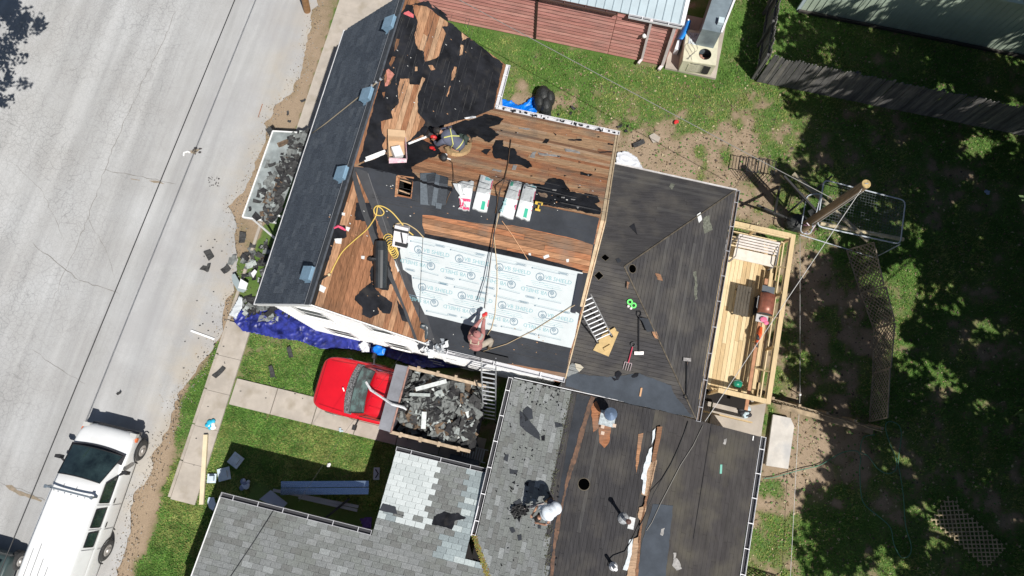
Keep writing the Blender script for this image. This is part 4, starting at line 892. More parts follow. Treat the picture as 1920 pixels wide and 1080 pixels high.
patch('felt_scrap', W2, Z((680, 820), 4.155, [(590, 600), (640, 578), (690, 598), (740, 590), (805, 628), (780, 640), (720, 650), (710, 690), (695, 718), (620, 695), (540, 680), (555, 620)]), felt, LO, off=.03, amp=1.2)
patch('torn_ridge_strip', W2, Z((680, 820), 4.155, [(160, 515), (260, 545), (270, 600), (330, 615), (230, 590), (130, 570)]), felt_grey, LO, off=.03, amp=1)
# scraps lying on the west shingle field
for q in [[(925, 715), (930, 712), (932, 722), (926, 726)], [(980, 770), (990, 762), (998, 768), (1000, 785), (985, 790)], [(975, 770), (985, 778), (1003, 800), (1012, 812), (1013, 826), (1000, 818), (985, 808), (975, 798)], [(1040, 792), (1054, 795), (1056, 800), (1042, 802)], [(1015, 818), (1022, 816), (1022, 826), (1016, 826)], [(948, 852), (954, 852), (952, 866), (944, 862)], [(956, 880), (972, 882), (968, 890), (956, 888)],
          [(962, 942), (975, 935), (980, 944), (967, 953)], [(955, 990), (963, 988), (967, 996), (960, 1000)], [(970, 1004), (978, 1002), (979, 1012), (972, 1014)], [(1008, 985), (1014, 983), (1014, 991), (1009, 991)], [(960, 905), (966, 902), (966, 908)], [(983, 906), (992, 903), (990, 912)], [(968, 970), (976, 972), (974, 980)]]:
    patch('shingle_scrap', LW, q, felt_grey if R() < .6 else felt, LO, off=.026, amp=.7, seg=5)
sp = MB()
for _ in range(160):
    c = LW.px(*random.choice([(U(955, 1060), U(700, 850)), (U(985, 1050), U(690, 760)), (U(930, 1050), U(850, 1060))]), .024); s = U(.01, .035); a_ = U(0, 3)
    sp.box(c, (s * 2, s, .006), (LW.du * math.cos(a_) + LW.dv * math.sin(a_), LW.dv * math.cos(a_) - LW.du * math.sin(a_), LW.n))
obj('felt_crumbs', sp, felt, LO, kind='stuff')
mb = MB()
for _ in range(420):
    v = U(-5, 1.9); u = (1.40 if v > -1 else 1.40 + (-1 - v) * .17) + .07 * math.sin(_) + U(-.03, .06); p = LW.uv(u, v, .015); s = U(.008, .022); mb.ball(p, (s, s * 1.5, s * .5), 5, 3, m=random.randrange(2))
obj('moss_edge', mb, [mat('moss_dull', (.085, .085, .055), .95), mat('moss_dull2', (.06, .065, .045), .95)], LO, kind='stuff')
vent_hole_disc(LO, LW, 1095, 908, .165)
# gutters of the low wing
gutter(LO, LE.uv(7.32, 2.0, 0), LE.uv(7.32, bv, 0), W(1, 0), wd=.15, hang=.7)
gutter(LO, LW.uv(-.45, 1.98, 0), LW.uv(-.45, -2.75, 0), -W(1, 0), wd=.13, hang=.75)
gutter(LO, W2.uv(-8.1, -3.455, .01), W2.uv(-3.47, -3.455, .01), W(0, 1), wd=.14, hang=.75, m=mat('gutter_greyish', (.42, .42, .44), .5))
gutter(LO, W2.uv(-3.42, -.975, .01), W2.uv(-.62, -.975, .01), W(0, 1), wd=.13, hang=.75, m=mat('gutter_greyish', (.42, .42, .44)))
mb = MB(); mb.bar(LO_a := W2.uv(-.58, -.97, 0), W2.uv(-.58, -2.8, 0), .04, .14); obj('rake_board', mb, gut_white, LO)
mb = MB(); mb.bar(W2.uv(-8.12, -3.42, -.03), W2.uv(-8.12, -7.6, -.03), .03, .12); obj('rake_board', mb, white, LO)
mb = MB(); mb.bar(LW.uv(-.4, 2.02, .02), LW.uv(3.9, 2.02, .02), .02, .05); obj('wall_flashing', mb, gut_white, LO)
# pipes and vents on the low roof
galv = mat('galvanised', (.55, .57, .60), .35, metal=.6, var=.2, scale=12); pvc = mat('white_pvc', (.75, .75, .76), .4)
tarc = mat('tar_cement', (.35, .36, .37), .7, var=.4, scale=14)
p = LW.px(1169, 972, 0)
mb = MB(); mb.tube([p - V((0, 0, .05)), p + V((0, 0, .75))], .045, 12); o_ = obj('vent_pipe', mb, pvc, LO)
mb = MB(); mb.tube([p + V((0, 0, .75)), p + V((0, 0, .9))], [.06, .06], 12); mb.tube([p + V((0, 0, .9)), p + V((0, 0, .93))], [.075, .03], 12); obj('pipe_cap', mb, mat('rust_cap', (.10, .05, .04), .7), LO).parent = o_
mb = MB(); mb.tube([p, p + V((0, 0, .05)), p + V((0, 0, .12))], [.17, .14, .06], 14); obj('pipe_boot', mb, tarc, LO)
mb = MB(); mb.box(LW.px(1184, 981, .02), (.17, .33, .012), (LW.du, LW.dv, LW.n)); obj('flashing_plate', mb, greyp if 0 else lab, LO)
p = LW.px(1140, 778, 0); up = V((0, 0, 1)); mb = MB(); mb.tube([p - up * .05, p + up * .42], .10, 14); o_ = obj('flue_pipe', mb, galv, LO)
mb = MB(); mb.tube([p + up * .42, p + up * .46, p + up * .60, p + up * .68], [.12, .19, .19, .04], 16); obj('flue_cap', mb, mat('flue_cap_blue', (.16, .22, .32), .35, metal=.5), LO).parent = o_
mb = MB(); mb.box(LW.px(1139, 785, .015), (.46, .44, .015), (LW.du, LW.dv, LW.n)); obj('flashing_plate', mb, mat('flashing_pale', (.42, .47, .49), .5, var=.3, scale=12), LO)
for x, y in [(1130, 800), (1152, 798), (1130, 812)]:
    mb = MB(); mb.box(LW.px(x, y, .02), (.1, .1, .012), (LW.du, LW.dv, LW.n)); obj('flashing_plate', mb, mat('flashing_tan', (.62, .48, .38), .7), LO)
p = LW.px(1150, 1062, 0); mb = MB(); mb.tube([p, p + up * .12], [.13, .08], 12); mb.tube([p, p + up * .5], .05, 10); obj('vent_pipe', mb, pvc, LO)
# ================================================================ AWNING over the pavement, littered with torn shingles
AW = Plane(-9.5, 6.6, 3.05, .10, 0)
an = thing('entrance_awning', 'pale grey metal awning over the pavement, covered in torn shingles', 'awning', W(-9.5, 6.6, 0))
aq = [(512, 246), (582, 250), (516, 417), (455, 407)]
mb = MB(); pts = [AW.px(*p) for p in aq]; sheet(mb, [pts], 0, .04, AW.n); obj('panel', mb, mat('awning_metal', (.27, .30, .30), .5, var=.35, scale=1.6, patchy=((.2, .2, .19), 3, .5, .75, .5)), an)
for a, b_ in ((0, 3), (3, 2), (0, 1)):
    mb = MB(); mb.bar(pts[a] + V((0, 0, -.03)), pts[b_] + V((0, 0, -.03)), .04, .12); obj('fascia', mb, white, an)
for t in (.12, .88):
    a = pts[0].lerp(pts[3], t); b_ = W(-7.72, UVof(a)[1] + .1, 2.0 if t < .5 else 1.9); mb = MB(); mb.bar(a + W(.35, 0, -.06), b_, .05, .07); obj('strut', mb, white, an)
for t in (.05, .5, .95):
    a = pts[0].lerp(pts[3], t); mb = MB(); mb.tube([V((a.x, a.y, 0)) + W(.06, 0), a + W(.06, 0)], .04, 8); obj('post', mb, white, an) if t != .5 else None
scr = [mat('scrap_black', (.022, .022, .024), .95, var=.4, scale=12), mat('scrap_dark', (.045, .045, .045), .95, var=.4, scale=12), mat('scrap_grey', (.16, .17, .165), .95, var=.3, scale=12), mat('scrap_pale', (.34, .37, .36), .9, var=.2, scale=12), mat('scrap_brown', (.13, .09, .06), .95, var=.4, scale=10)]
def scrap(mb, c, s, X, Y, N_, m, curl=.03, th=.006):
    """one torn, slightly curled shingle: a bent slab with a ragged end"""
    a_ = U(0, 6.28); x = X * math.cos(a_) + Y * math.sin(a_); y = N_.cross(x); L_, w_ = s * U(.8, 1.5), s * U(.45, .8); tl = N_ * U(-.5, .5) * s * .5
    P_ = []
    for i in range(4):
        t = i / 3 - .5; row = []
        for j in (-1, 1): row.append(c + x * (L_ * t + (U(-.04, .04) if i in (0, 3) else 0) * s * 2) + y * (w_ * j / 2 * U(.85, 1.1)) + N_ * (curl * (4 * t * t) + .012) + tl * t * j)
        P_.append(row)
    b0 = len(mb.v); top = [q for r in P_ for q in r]; bot = [q - N_ * th for q in top]; k = 8
    fs = [(2 * i, 2 * i + 2, 2 * i + 3, 2 * i + 1) for i in range(3)] + [(8 + 2 * i, 8 + 2 * i + 1, 8 + 2 * i + 3, 8 + 2 * i + 2) for i in range(3)]
    fs += [(2 * i, 8 + 2 * i, 8 + 2 * i + 2, 2 * i + 2) for i in range(3)] + [(2 * i + 1, 2 * i + 3, 8 + 2 * i + 3, 8 + 2 * i + 1) for i in range(3)] + [(0, 1, 9, 8), (6, 14, 15, 7)]
    mb.add(top + bot, fs, m)
mb = MB()
for _ in range(230):
    t, s = R(), R() ** .55
    base = pts[0].lerp(pts[3], t); far_ = pts[1].lerp(pts[2], t); p = base.lerp(far_, .12 + .88 * s)
    if s < .5 and R() < .55 or t > .8 and s < .55 and R() < .6: continue
    hh = max(0, (s - .45)) * .25; scrap(mb, p + AW.n * (U(0, .03) + hh * R()), U(.12, .3), AW.du, AW.dv, AW.n, random.choices(range(5), [4, 4, 2, .7, .6])[0], curl=U(0, .06))
obj('shingle_litter', mb, scr, None, label='dark torn shingles heaped on the pavement awning', cat='shingle debris', kind='stuff')
# ================================================================ NEIGHBOURING BUILDINGS
def quadline(mb, a, b_, w_, h_, up=V((0, 0, 1)), m=0): mb.bar(a, b_, w_, h_, up, m)
RB = thing('red_building', 'red lap-sided building with pale ribbed metal roof and two downspouts', 'building', W(-1, 17, 0))
redm = [mat('red_siding_%d' % i, c, .7, var=.25, scale=1.5, stretch=(.4, 3, 6), patchy=((.30, .22, .20), .8, .5, .8, .5)) for i, c in enumerate([(.46, .21, .18), (.50, .25, .21), (.42, .19, .16)])]
mb = MB(); mb.bar(W(-8, 15.53, 1.3), W(2.33, 15.53, 1.3), .16, 2.6); obj('wall', mb, redm[2], RB)
mb = MB(); mb.bar(W(2.33, 15.46, 1.3), W(2.33, 24, 1.3), .16, 2.6); obj('wall', mb, redm[2], RB)
for i in range(13):
    z0 = .02 + i * .2
    for a, b_ in ((-8, -2.72), (-2.68, .2), (.22, 2.42)):
        mb = MB(); pa, pb = W(a, 15.44, z0), W(b_, 15.44, z0); n_w = W(0, -1)
        mb.hexa([pa + n_w * .0, pb, pb + W(0, .05), pa + W(0, .05)], [pa + n_w * -.02 + V((0, 0, .195)), pb + n_w * -.02 + V((0, 0, .195)), pb + W(0, .05, .195), pa + W(0, .05, .195)])
        mb.v = [p + (n_w * .035 if (p.z - z0) < .1 else n_w * 0) for p in mb.v]; obj('siding_board', mb, redm[(i * 7 + int(a)) % 3], RB)
    mb = MB(); mb.bar(W(2.44, 15.45, z0 + .1), W(2.44, 24, z0 + .1), .03, .19); obj('siding_board', mb, redm[i % 3], RB)
RBP = Plane(0, 15.38, 2.72, 0, .22)
mb = MB(); sheet(mb, [[RBP.uv(-8.2, 15.38), RBP.uv(2.5, 15.38), RBP.uv(2.5, 21), RBP.uv(-8.2, 21)]], 0, .05, RBP.n); obj('roof', mb, mat('metal_roof', (.47, .56, .60), .4, var=.08, scale=1.2, metal=.2), RB)
u = -8.1
while u < 2.4:
    mb = MB(); mb.bar(RBP.uv(u, 15.37, .015), RBP.uv(u, 21, .015), .03, .03, RBP.n); obj('roof_rib', mb, mat('metal_roof_rib', (.36, .44, .48), .4, metal=.2), RB); u += .3
mb = MB(); mb.bar(RBP.uv(2.5, 15.36, 0), RBP.uv(2.5, 21, 0), .14, .1); obj('rake_trim', mb, gut_white, RB)
gutter(RB, W(-8.2, 15.36, 2.70), W(.2, 15.36, 2.70), -W(0, 1), wd=.10, m=mat('brown_gutter', (.12, .06, .05), .6), inner=gut_dark)
gutter(RB, W(.62, 15.36, 2.72), W(2.5, 15.36, 2.72), -W(0, 1), wd=.12)
dsm = mat('pink_white_downspout', (.66, .58, .58), .5, var=.1, scale=5)
for (x0, y0, z0), (x1, y1, z1), wd in [((1223, 33, 2.7), (1205, 104, .25), .09), ((1265, 54, 2.6), (1243, 117, .12), .11)]:
    mb = MB(); a, b_ = W(UVof(G(x0, y0, z0))[0], 15.34, z0), W(UVof(G(x1, y1, z1))[0], 15.34, z1); mb.bar(a, b_, wd, wd, W(0, 1)); 
    mb.bar(b_, b_ - W(.1, .22, 0), wd, wd * .8); obj('downspout', mb, dsm, RB)
mb = MB(); mb.bar(W(-2.7, 15.39, 2.6), W(-2.7, 15.39, .05), .07, .05, W(0, 1)); obj('dark_pipe', mb, mat('dark_pipe', (.05, .025, .02), .7), RB)
mb = MB(); mb.ball(W(1.35, 15.32, 1.75), .085, 12, 8); obj('wall_lamp', mb, white, RB)
# grey lean-to roof / duct box beside it
gb = thing('grey_metal_duct', 'tall grey sheet-metal duct box standing behind the old cooling unit', 'duct', W(3.9, 17, 0))
q = [G(1341, -10, 1.8), G(1386, -10, 1.8), G(1344, 62, 1.8), G(1316, 56, 1.8)]
uv4 = [(3.62, 18.4), (4.42, 18.4), (4.05, 16.05), (3.35, 16.05)]
mb = MB(); mb.hexa([W(*p, .3) for p in uv4][::-1], [W(*p, 1.8) for p in uv4][::-1]); obj('casing', mb, mat('duct_grey', (.20, .25, .28), .45, var=.2, scale=2, metal=.2), gb)
mb = MB(); mb.bar(W(4.06, 16.05, 1.82), W(4.46, 18.4, 1.82), .07, .06); obj('edge_trim', mb, gut_white, gb)
mb = MB(); mb.box(W(3.95, 16.45, 1.9), (.2, .24, .16), (W(1, 0), W(0, 1), V((0, 0, 1)))); obj('switch_box', mb, mat('pale_blue_metal', (.5, .6, .64), .4), gb)
# cooling unit
ac = thing('cooling_unit', 'old cream rooftop-style cooling unit with open round fan hole on grass', 'cooling unit', W(3.6, 15.9, 0))
cream = mat('cream_metal', (.58, .56, .42), .55, var=.12, scale=2.5, patchy=((.4, .35, .22), 4, .55, .8, .5))
rot = math.radians(4)
def AC(x, y, z): return W(3.60 + x * math.cos(rot) - y * math.sin(rot), 15.95 + x * math.sin(rot) + y * math.cos(rot), z)
mb = MB(); fan = [(.18 + .24 * math.cos(t * 6.283 / 20), -.22 + .24 * math.sin(t * 6.283 / 20)) for t in range(20)]
loops = [[AC(*p, .8) for p in [(-.62, -.62), (.62, -.62), (.62, .72), (-.62, .72)]], [AC(*p, .8) for p in fan]]
sheet(mb, loops, 0, .02, V((0, 0, 1))); 
for a, b_ in [((-.62, -.62), (.62, -.62)), ((.62, -.62), (.62, .72)), ((.62, .72), (-.62, .72)), ((-.62, .72), (-.62, -.62))]: mb.bar(AC(*a, .42), AC(*b_, .42), .02, .74)
obj('casing', mb, cream, ac)
mb = MB(); mb.tube([AC(.18, -.22, .2), AC(.18, -.22, .78)], .235, 20, cap=True); mb.f = mb.f[:-1] + [mb.f[-1]]; mb2 = MB()
mb2.tube([AC(.18, -.22, .25), AC(.18, -.22, .45)], .09, 10)
for k in range(4):
    t = k * 1.57 + .4; mb2.box(AC(.18 + .13 * math.cos(t), -.22 + .13 * math.sin(t), .4), (.2, .12, .012), (W(math.cos(t), math.sin(t)), W(-math.sin(t), math.cos(t), .3).normalized(), V((0, 0, 1))))
obj('fan', mb2, mat('fan_copper', (.36, .20, .15), .5, var=.4, scale=9), ac)
mb = MB(); mb.box(AC(.05, -.645, .45), (.85, .02, .5), (W(1, 0), W(0, 1), V((0, 0, 1)))); o_ = obj('grille', mb, mat('grille_dark', (.03, .03, .03), .8), ac)
for k in range(9):
    mb = MB(); mb.bar(AC(-.36, -.66, .24 + k * .055), AC(.46, -.66, .24 + k * .055), .012, .014); s_ = obj('louvre', mb, cream, ac); s_.parent = o_
mb = MB(); prev = None
for k in range(4):
    pts = [AC(-.5 + .09 * k + .12 * math.sin(t * 1.3 + k), .55 - t * .16, .83 + .04 * math.sin(t * 2 + k)) for t in range(8)]; mb.tube(pts, .007, 5)
obj('loose_wire', mb, mat('wire_grey', (.25, .24, .22), .7), ac)
mb = MB(); P_ = []
for i in range(6): P_.append([AC(-.5 + .11 * i, .1 + .1 * j, .825 + .03 * math.sin(i * 2 + j * 3)) for j in range(6)])
mb.grid(P_); obj('plastic_film', mb, mat('pale_film', (.55, .6, .62), .3, var=.2, scale=8), ac, smooth=True)
# blue curved slide piece by the wall
bs = thing('blue_slide', 'bright blue curved plastic slide leaning at the red building corner', 'slide', G(1283, 60, 0))
mb = MB(); P_ = []
for i in range(12):
    t = i / 11; x = 1291 - 15 * t ** 1.6 - (0 if t < .5 else 0); y = 38 + 36 * t; row = []
    for k, (dx, z) in enumerate([(-9, .0), (-6, .35), (0, .62), (3, .62), (4, .4)]): row.append(G(x + dx * (1 - .5 * abs(t - .5)), y, z + .2))
    P_.append(row)
mb.grid(P_); o_ = obj('chute', mb, mat('blue_plastic', (.02, .25, .75), .35, coat=.3), bs, smooth=True); md = o_.modifiers.new('s', 'SOLIDIFY'); md.thickness = .03
mb = MB(); mb.tube([G(1290, 36, .0), G(1291, 37, .9)], .03, 8); obj('post', mb, white, bs)
mb = MB(); mb.box(G(1270, 88, .22), (.16, .5, .4), (W(1, 0), W(.1, 1).normalized(), V((0, 0, 1)))); obj('white_bin', mb, mat('pale_bin', (.68, .72, .76), .5), None, label='small white plastic box against the red building corner', cat='box', org=G(1270, 88, 0))
# green metal building, top right
GB = thing('green_building', 'long green ribbed metal building in tree shade, top right', 'building', W(14, 21, 0))
grm = mat('green_metal', (.45, .54, .43), .5, var=.08, scale=1.5)
mb = MB(); mb.bar(W(7.25, 19.18, 1.3), W(26, 19.18, 1.3), .16, 2.6); obj('wall', mb, grm, GB)
u = 7.3
while u < 20:
    mb = MB(); mb.bar(W(u, 19.085, 1.3), W(u, 19.085, 1.3) + V((0, 0, .001)), .01, .01) if 0 else mb.box(W(u, 19.09, 1.3), (.035, .03, 2.58), (W(1, 0), W(0, 1), V((0, 0, 1)))); obj('wall_rib', mb, grm, GB); u += .24
mb = MB(); mb.box(W(7.2, 19.1, 1.3), (.12, .1, 2.6), (W(1, 0), W(0, 1), V((0, 0, 1)))); obj('corner_trim', mb, mat('pale_blue_metal', (.5, .6, .64)), GB)
mb = MB(); mb.hexa([W(7.1, 19.0, 2.6), W(26, 19.0, 2.6), W(26, 25, 3.6), W(7.1, 25, 3.6)], [W(7.1, 19.0, 2.68), W(26, 19.0, 2.68), W(26, 25, 3.68), W(7.1, 25, 3.68)]); obj('roof', mb, grm, GB)
mb = MB(); mb.bar(W(7.2, 19.0, .05), W(26, 19.0, .05), .08, .12); obj('base_trim', mb, mat('dark_base', (.05, .045, .04), .9), GB)
# ================================================================ PICKET FENCES
pick = [mat('grey_picket_%d' % i, c, .9, var=.3, scale=4, stretch=(3, 3, .5), patchy=((.05, .05, .05), 1.5, .5, .7, .5)) for i, c in enumerate([(.135, .13, .125), (.10, .098, .096), (.18, .17, .155)])]
PF = thing('picket_fence', 'long weathered grey picket fence running right in tree shade', 'fence', W(11, 15.6, 0))
def picket_run(root, pa, pb, n, h=1.75, lean=(0, 0), wd=.11, mats=pick, rails=True, gapk=.0):
    a, b_ = V(pa), V(pb); d = (b_ - a).normalized(); nrm = V((-d.y, d.x, 0))
    for i in range(n):
        t = (i + .5) / n; p = a.lerp(b_, t) + nrm * U(-.012, .012); hh = h * U(.96, 1.03); L_ = V((lean[0] + U(-.012, .012), lean[1] + U(-.012, .012), 0)); w_ = wd * U(.9, 1.05) / 2; th = .012
        o0 = []; 
        for zz, k in ((0, 1), (hh - .08, 1), (hh, .45)):
            c = p + L_ * zz + V((0, 0, zz)); o0.append([c - d * w_ * k - nrm * th, c + d * w_ * k - nrm * th, c + d * w_ * k + nrm * th, c - d * w_ * k + nrm * th])
        mb = MB(); vs = sum(o0, []); fs = [(3, 2, 1, 0), (8, 9, 10, 11)] + [(4 * s + k, 4 * s + (k + 1) % 4, 4 * s + 4 + (k + 1) % 4, 4 * s + 4 + k) for s in range(2) for k in range(4)]
        mb.add(vs, fs); obj('picket', mb, random.choice(mats), root)
    if rails:
        for zz in (.35, h * .8):
            o_ = V((lean[0], lean[1], 0)) * zz; mb = MB(); mb.bar(a + o_ + nrm * .05 + V((0, 0, zz)), b_ + o_ + nrm * .05 + V((0, 0, zz)), .04, .09, V((0, 0, 1))); obj('rail', mb, mats[1], root)
    for t in (0.01, .25, .5, .75, .99):
        p = a.lerp(b_, t) + nrm * .1; mb = MB(); mb.bar(p, p + V((lean[0] * h, lean[1] * h, h * .95)), .09, .09, d); obj('post', mb, mats[1], root)
picket_run(PF, W(6.05, 15.58), W(18.5, 15.68), 108, h=1.75)
PF2 = thing('picket_fence', 'weathered picket fence running up to the top edge between two yards', 'fence', W(5.9, 17.5, 0))
picket_run(PF2, W(6.0, 15.62), W(5.95, 21.5), 50, h=1.75)
# ================================================================ DECK
DK = thing('wooden_deck', 'new yellow pine deck with railings against the dark hipped annex', 'deck', W(6.5, 6, 0))
pine = [mat('new_pine_%d' % i, c, .75, var=.12, scale=3, stretch=(8, .8, 5), bump=.12, bscale=14, patchy=((.33, .30, .17), 1.5, .55, .75, .4)) for i, c in enumerate([(.58, .44, .25), (.64, .51, .31), (.50, .36, .19), (.60, .47, .27)])]
dz = .65
u = 5.15; k = 0
while u < 7.62:
    v0 = 3.35 if u > 5.95 else 2.55; cuts = [v0, random.choice([5.2, 6.4, 7.4]) + U(-.2, .2), 8.95]
    for a, b_ in zip(cuts[:-1], cuts[1:]):
        mb = MB(); mb.box(W(u + .066, (a + b_) / 2, dz - .02), (.128, b_ - a - .004, .035), (W(1, 0), W(0, 1), V((0, 0, 1)))); obj('deck_board', mb, random.choice(pine), DK)
    u += .138
mb = MB()
for v in (2.6, 3.4, 5.2, 7, 8.9): mb.bar(W(5.0, v, dz - .14), W(7.7, v, dz - .14), .04, .18)
mb.bar(W(7.72, 3.3, dz - .14), W(7.72, 9.0, dz - .14), .04, .2); obj('joist', mb, pine[2], DK, kind='stuff')
mb = MB(); mb.box(W(6.4, 5.9, .2), (2.4, 5.8, .02), (W(1, 0), W(0, 1), V((0, 0, 1)))); obj('ground_sheet', mb, sheath, DK)  # added near-black sheet standing in for the shade below the boards
rt = 1.52   # railing top
for a, b_, wd in [((7.80, 3.20), (7.80, 9.12), .15), ((5.3, 9.06), (7.72, 9.06), .15), ((6.15, 3.27), (7.72, 3.27), .16)]:
    mb = MB(); mb.bar(W(*a, rt), W(*b_, rt), wd, .04); obj('top_rail', mb, pine[0], DK)
for a, b_, zz in [((7.72, 3.3), (7.72, 9.0), 1.42), ((7.72, 3.3), (7.72, 9.0), .9), ((5.3, 8.98), (7.7, 8.98), 1.42), ((5.3, 8.98), (7.7, 8.98), .9), ((6.15, 3.34), (7.7, 3.34), 1.42), ((6.15, 3.34), (7.7, 3.34), .95)]:
    mb = MB(); mb.bar(W(*a, zz), W(*b_, zz), .04, .09); obj('side_rail', mb, pine[1], DK)
for (u, v) in [(7.74, 3.27), (7.74, 5.1), (7.74, 7.0), (7.74, 9.02), (6.5, 9.02), (5.35, 9.02), (6.2, 3.27)]:
    mb = MB(); mb.box(W(u, v, rt / 2 - .02), (.09, .09, rt), (W(1, 0), W(0, 1), V((0, 0, 1)))); obj('post', mb, pine[2], DK)
for v in (4.25, 6.1, 7.9):
    mb = MB(); mb.bar(W(7.72, v, rt - .05), W(7.35, v + .1, 1.05), .035, .08); obj('brace', mb, pine[3], DK)
for k, (u0, m_) in enumerate([(7.28, 1), (7.42, 0), (7.55, 2)]):   # bench boards along the rail
    mb = MB(); mb.box(W(u0, 5.7 if k else 5.2, 1.05), (.11, 4.6 - .5 * k, .035), (W(1, 0), W(0, 1), V((0, 0, 1)))); obj('bench_board', mb, pine[m_] if k else mat('red_cedar', (.40, .20, .11), .8, var=.2, scale=5), DK)
mb = MB()
for v in (3.7, 5.3, 7): mb.box(W(7.42, v, .84), (.3, .05, .38), (W(1, 0), W(0, 1), V((0, 0, 1))))
obj('bench_frame', mb, pine[2], DK)
# steps down at the south end
for k in range(1):
    mb = MB(); mb.box(W(5.6, 2.42, .3), (.8, .24, .04), (W(1, 0), W(0, 1), V((0, 0, 1)))); obj('step', mb, pine[1], DK)
# folding table with cloth-like top on the deck, north end
tb = thing('patio_bench', 'whitish slatted patio table and seat at the top end of the deck', 'patio bench', W(6.7, 8.3, dz))
slm = mat('whitewashed_slat', (.62, .57, .53), .7, var=.1, scale=3)
for k in range(5):
    mb = MB(); mb.box(W(6.72, 8.72 - k * .082, 1.42 - k * .05), (1.42, .07, .02), (W(1, -.0), W(0, 1), V((0, 0, 1)))); obj('slat', mb, slm, tb)
mb = MB(); mb.hexa([W(6.0, 7.93, 1.12), W(7.4, 7.93, 1.12), W(7.42, 8.32, 1.12), W(6.02, 8.32, 1.12)], [W(6.0, 7.93, 1.16), W(7.4, 7.93, 1.16), W(7.42, 8.32, 1.18), W(6.02, 8.32, 1.18)]); obj('seat', mb, mat('cream_seat', (.64, .58, .50), .8, var=.1, scale=4), tb)
for u in (6.02, 7.4):
    for v in (7.95, 8.7):
        mb = MB(); mb.bar(W(u, v, dz), W(u, v, 1.12 if v < 8 else 1.4), .05, .05, W(1, 0)); obj('leg', mb, mat('grey_tube', (.2, .2, .21), .5), tb)
    mb = MB(); mb.tube([W(u, 7.95, 1.2), W(u, 7.95, 1.38), W(u, 8.6, 1.45)], .02, 6); obj('arm', mb, mat('grey_tube', (.2, .2, .21)), tb)
# small folded chair between bench and wall
cf = thing('folded_chair', 'folded grey metal chair leaning between patio bench and annex wall', 'chair', W(5.75, 8.1, dz))
mb = MB(); mb.box(W(5.72, 8.3, 1.15), (.2, .5, .03), (W(.9, 0, .4).normalized(), W(0, 1), W(-.4, 0, .9).normalized())); obj('seat', mb, mat('pale_grey_plastic', (.55, .55, .56), .5), cf)
for s in (-.2, .2):
    mb = MB(); mb.tube([W(5.9, 8.2 + s, dz), W(5.72, 8.2 + s, 1.2), W(5.62, 7.85 + s * .5, 1.4)], .014, 6); obj('leg', mb, mat('grey_tube', (.2, .2, .21)), cf)
# barbecue grill with its shadow on the boards
gr = thing('barbecue_grill', 'rust-red barbecue grill with lid closed beside the bench rail', 'grill', W(7.2, 6.5, dz))
rustm = mat('rust_lid', (.24, .085, .055), .4, var=.3, scale=5, metal=.2)
mb = MB(); P_ = []
for i in range(9):
    t = i / 8 * math.pi; P_.append([W(7.29 - .24 * math.cos(t), v, 1.42 + .2 * math.sin(t)) for v in (6.15, 6.4, 6.6, 6.85)])
mb.grid(P_); o_ = obj('lid', mb, rustm, gr, smooth=True); md = o_.modifiers.new('s', 'SOLIDIFY'); md.thickness = .02
mb = MB(); mb.hexa([W(7.1, 6.2, 1.12), W(7.48, 6.2, 1.12), W(7.48, 6.82, 1.12), W(7.1, 6.82, 1.12)], [W(7.04, 6.14, 1.42), W(7.54, 6.14, 1.42), W(7.54, 6.87, 1.42), W(7.04, 6.87, 1.42)]); obj('firebox', mb, mat('black_iron', (.02, .02, .02), .6), gr)
mb = MB(); mb.box(W(7.28, 7.02, 1.4), (.42, .24, .03), (W(1, 0), W(0, 1), V((0, 0, 1)))); obj('side_shelf', mb, mat('steel_shelf', (.20, .22, .24), .35, metal=.6), gr)
mb = MB(); mb.box(W(7.22, 5.98, 1.4), (.4, .26, .03), (W(1, 0), W(0, 1), V((0, 0, 1)))); obj('side_shelf', mb, mat('pale_shelf', (.45, .44, .44), .5), gr)
mb = MB(); mb.tube([W(7.0, 6.3, 1.45), W(6.96, 6.3, 1.5), W(6.96, 6.7, 1.5), W(7.0, 6.7, 1.45)], .012, 6); obj('handle', mb, galv, gr)
for u in (7.08, 7.5):
    for v in (6.18, 6.84):
        mb = MB(); mb.tube([W(u, v, dz), W(u, v, 1.15)], .018, 6); obj('leg', mb, mat('black_iron', (.02, .02, .02)), gr)
mb = MB(); mb.box(W(7.25, 6.5, .85), (.4, .65, .02), (W(1, 0), W(0, 1), V((0, 0, 1)))); obj('bottom_shelf', mb, mat('black_iron', (.02, .02, .02)), gr)
# pink and orange clutter on the shelf and bench
mb = MB(); mb.ball(W(7.26, 5.95, 1.47), (.13, .1, .05), 8, 5); mb.ball(W(7.36, 5.86, 1.46), (.09, .08, .05), 8, 5); obj('pink_cloth', mb, mat('pink_cloth', (.70, .16, .28), .8, var=.3, scale=12), None, label='crumpled pink cloth on the pale shelf of the grill', cat='cloth')
lv = thing('leaf_blower', 'orange garden power tool lying on the bench boards below the grill', 'power tool', W(7.3, 5.45, 1.07))
mb = MB(); mb.tube([W(7.33, 5.75, 1.12), W(7.31, 5.5, 1.16), W(7.28, 5.2, 1.11)], [.05, .075, .04], 8); obj('body', mb, mat('orange_plastic', (.62, .09, .02), .45), lv)
mb = MB(); mb.ball(W(7.26, 5.38, 1.16), (.07, .12, .06), 8, 5); mb.tube([W(7.25, 5.2, 1.12), W(7.33, 5.05, 1.1)], .03, 6); obj('handle', mb, mat('black_plastic', (.02, .02, .02), .5), lv)
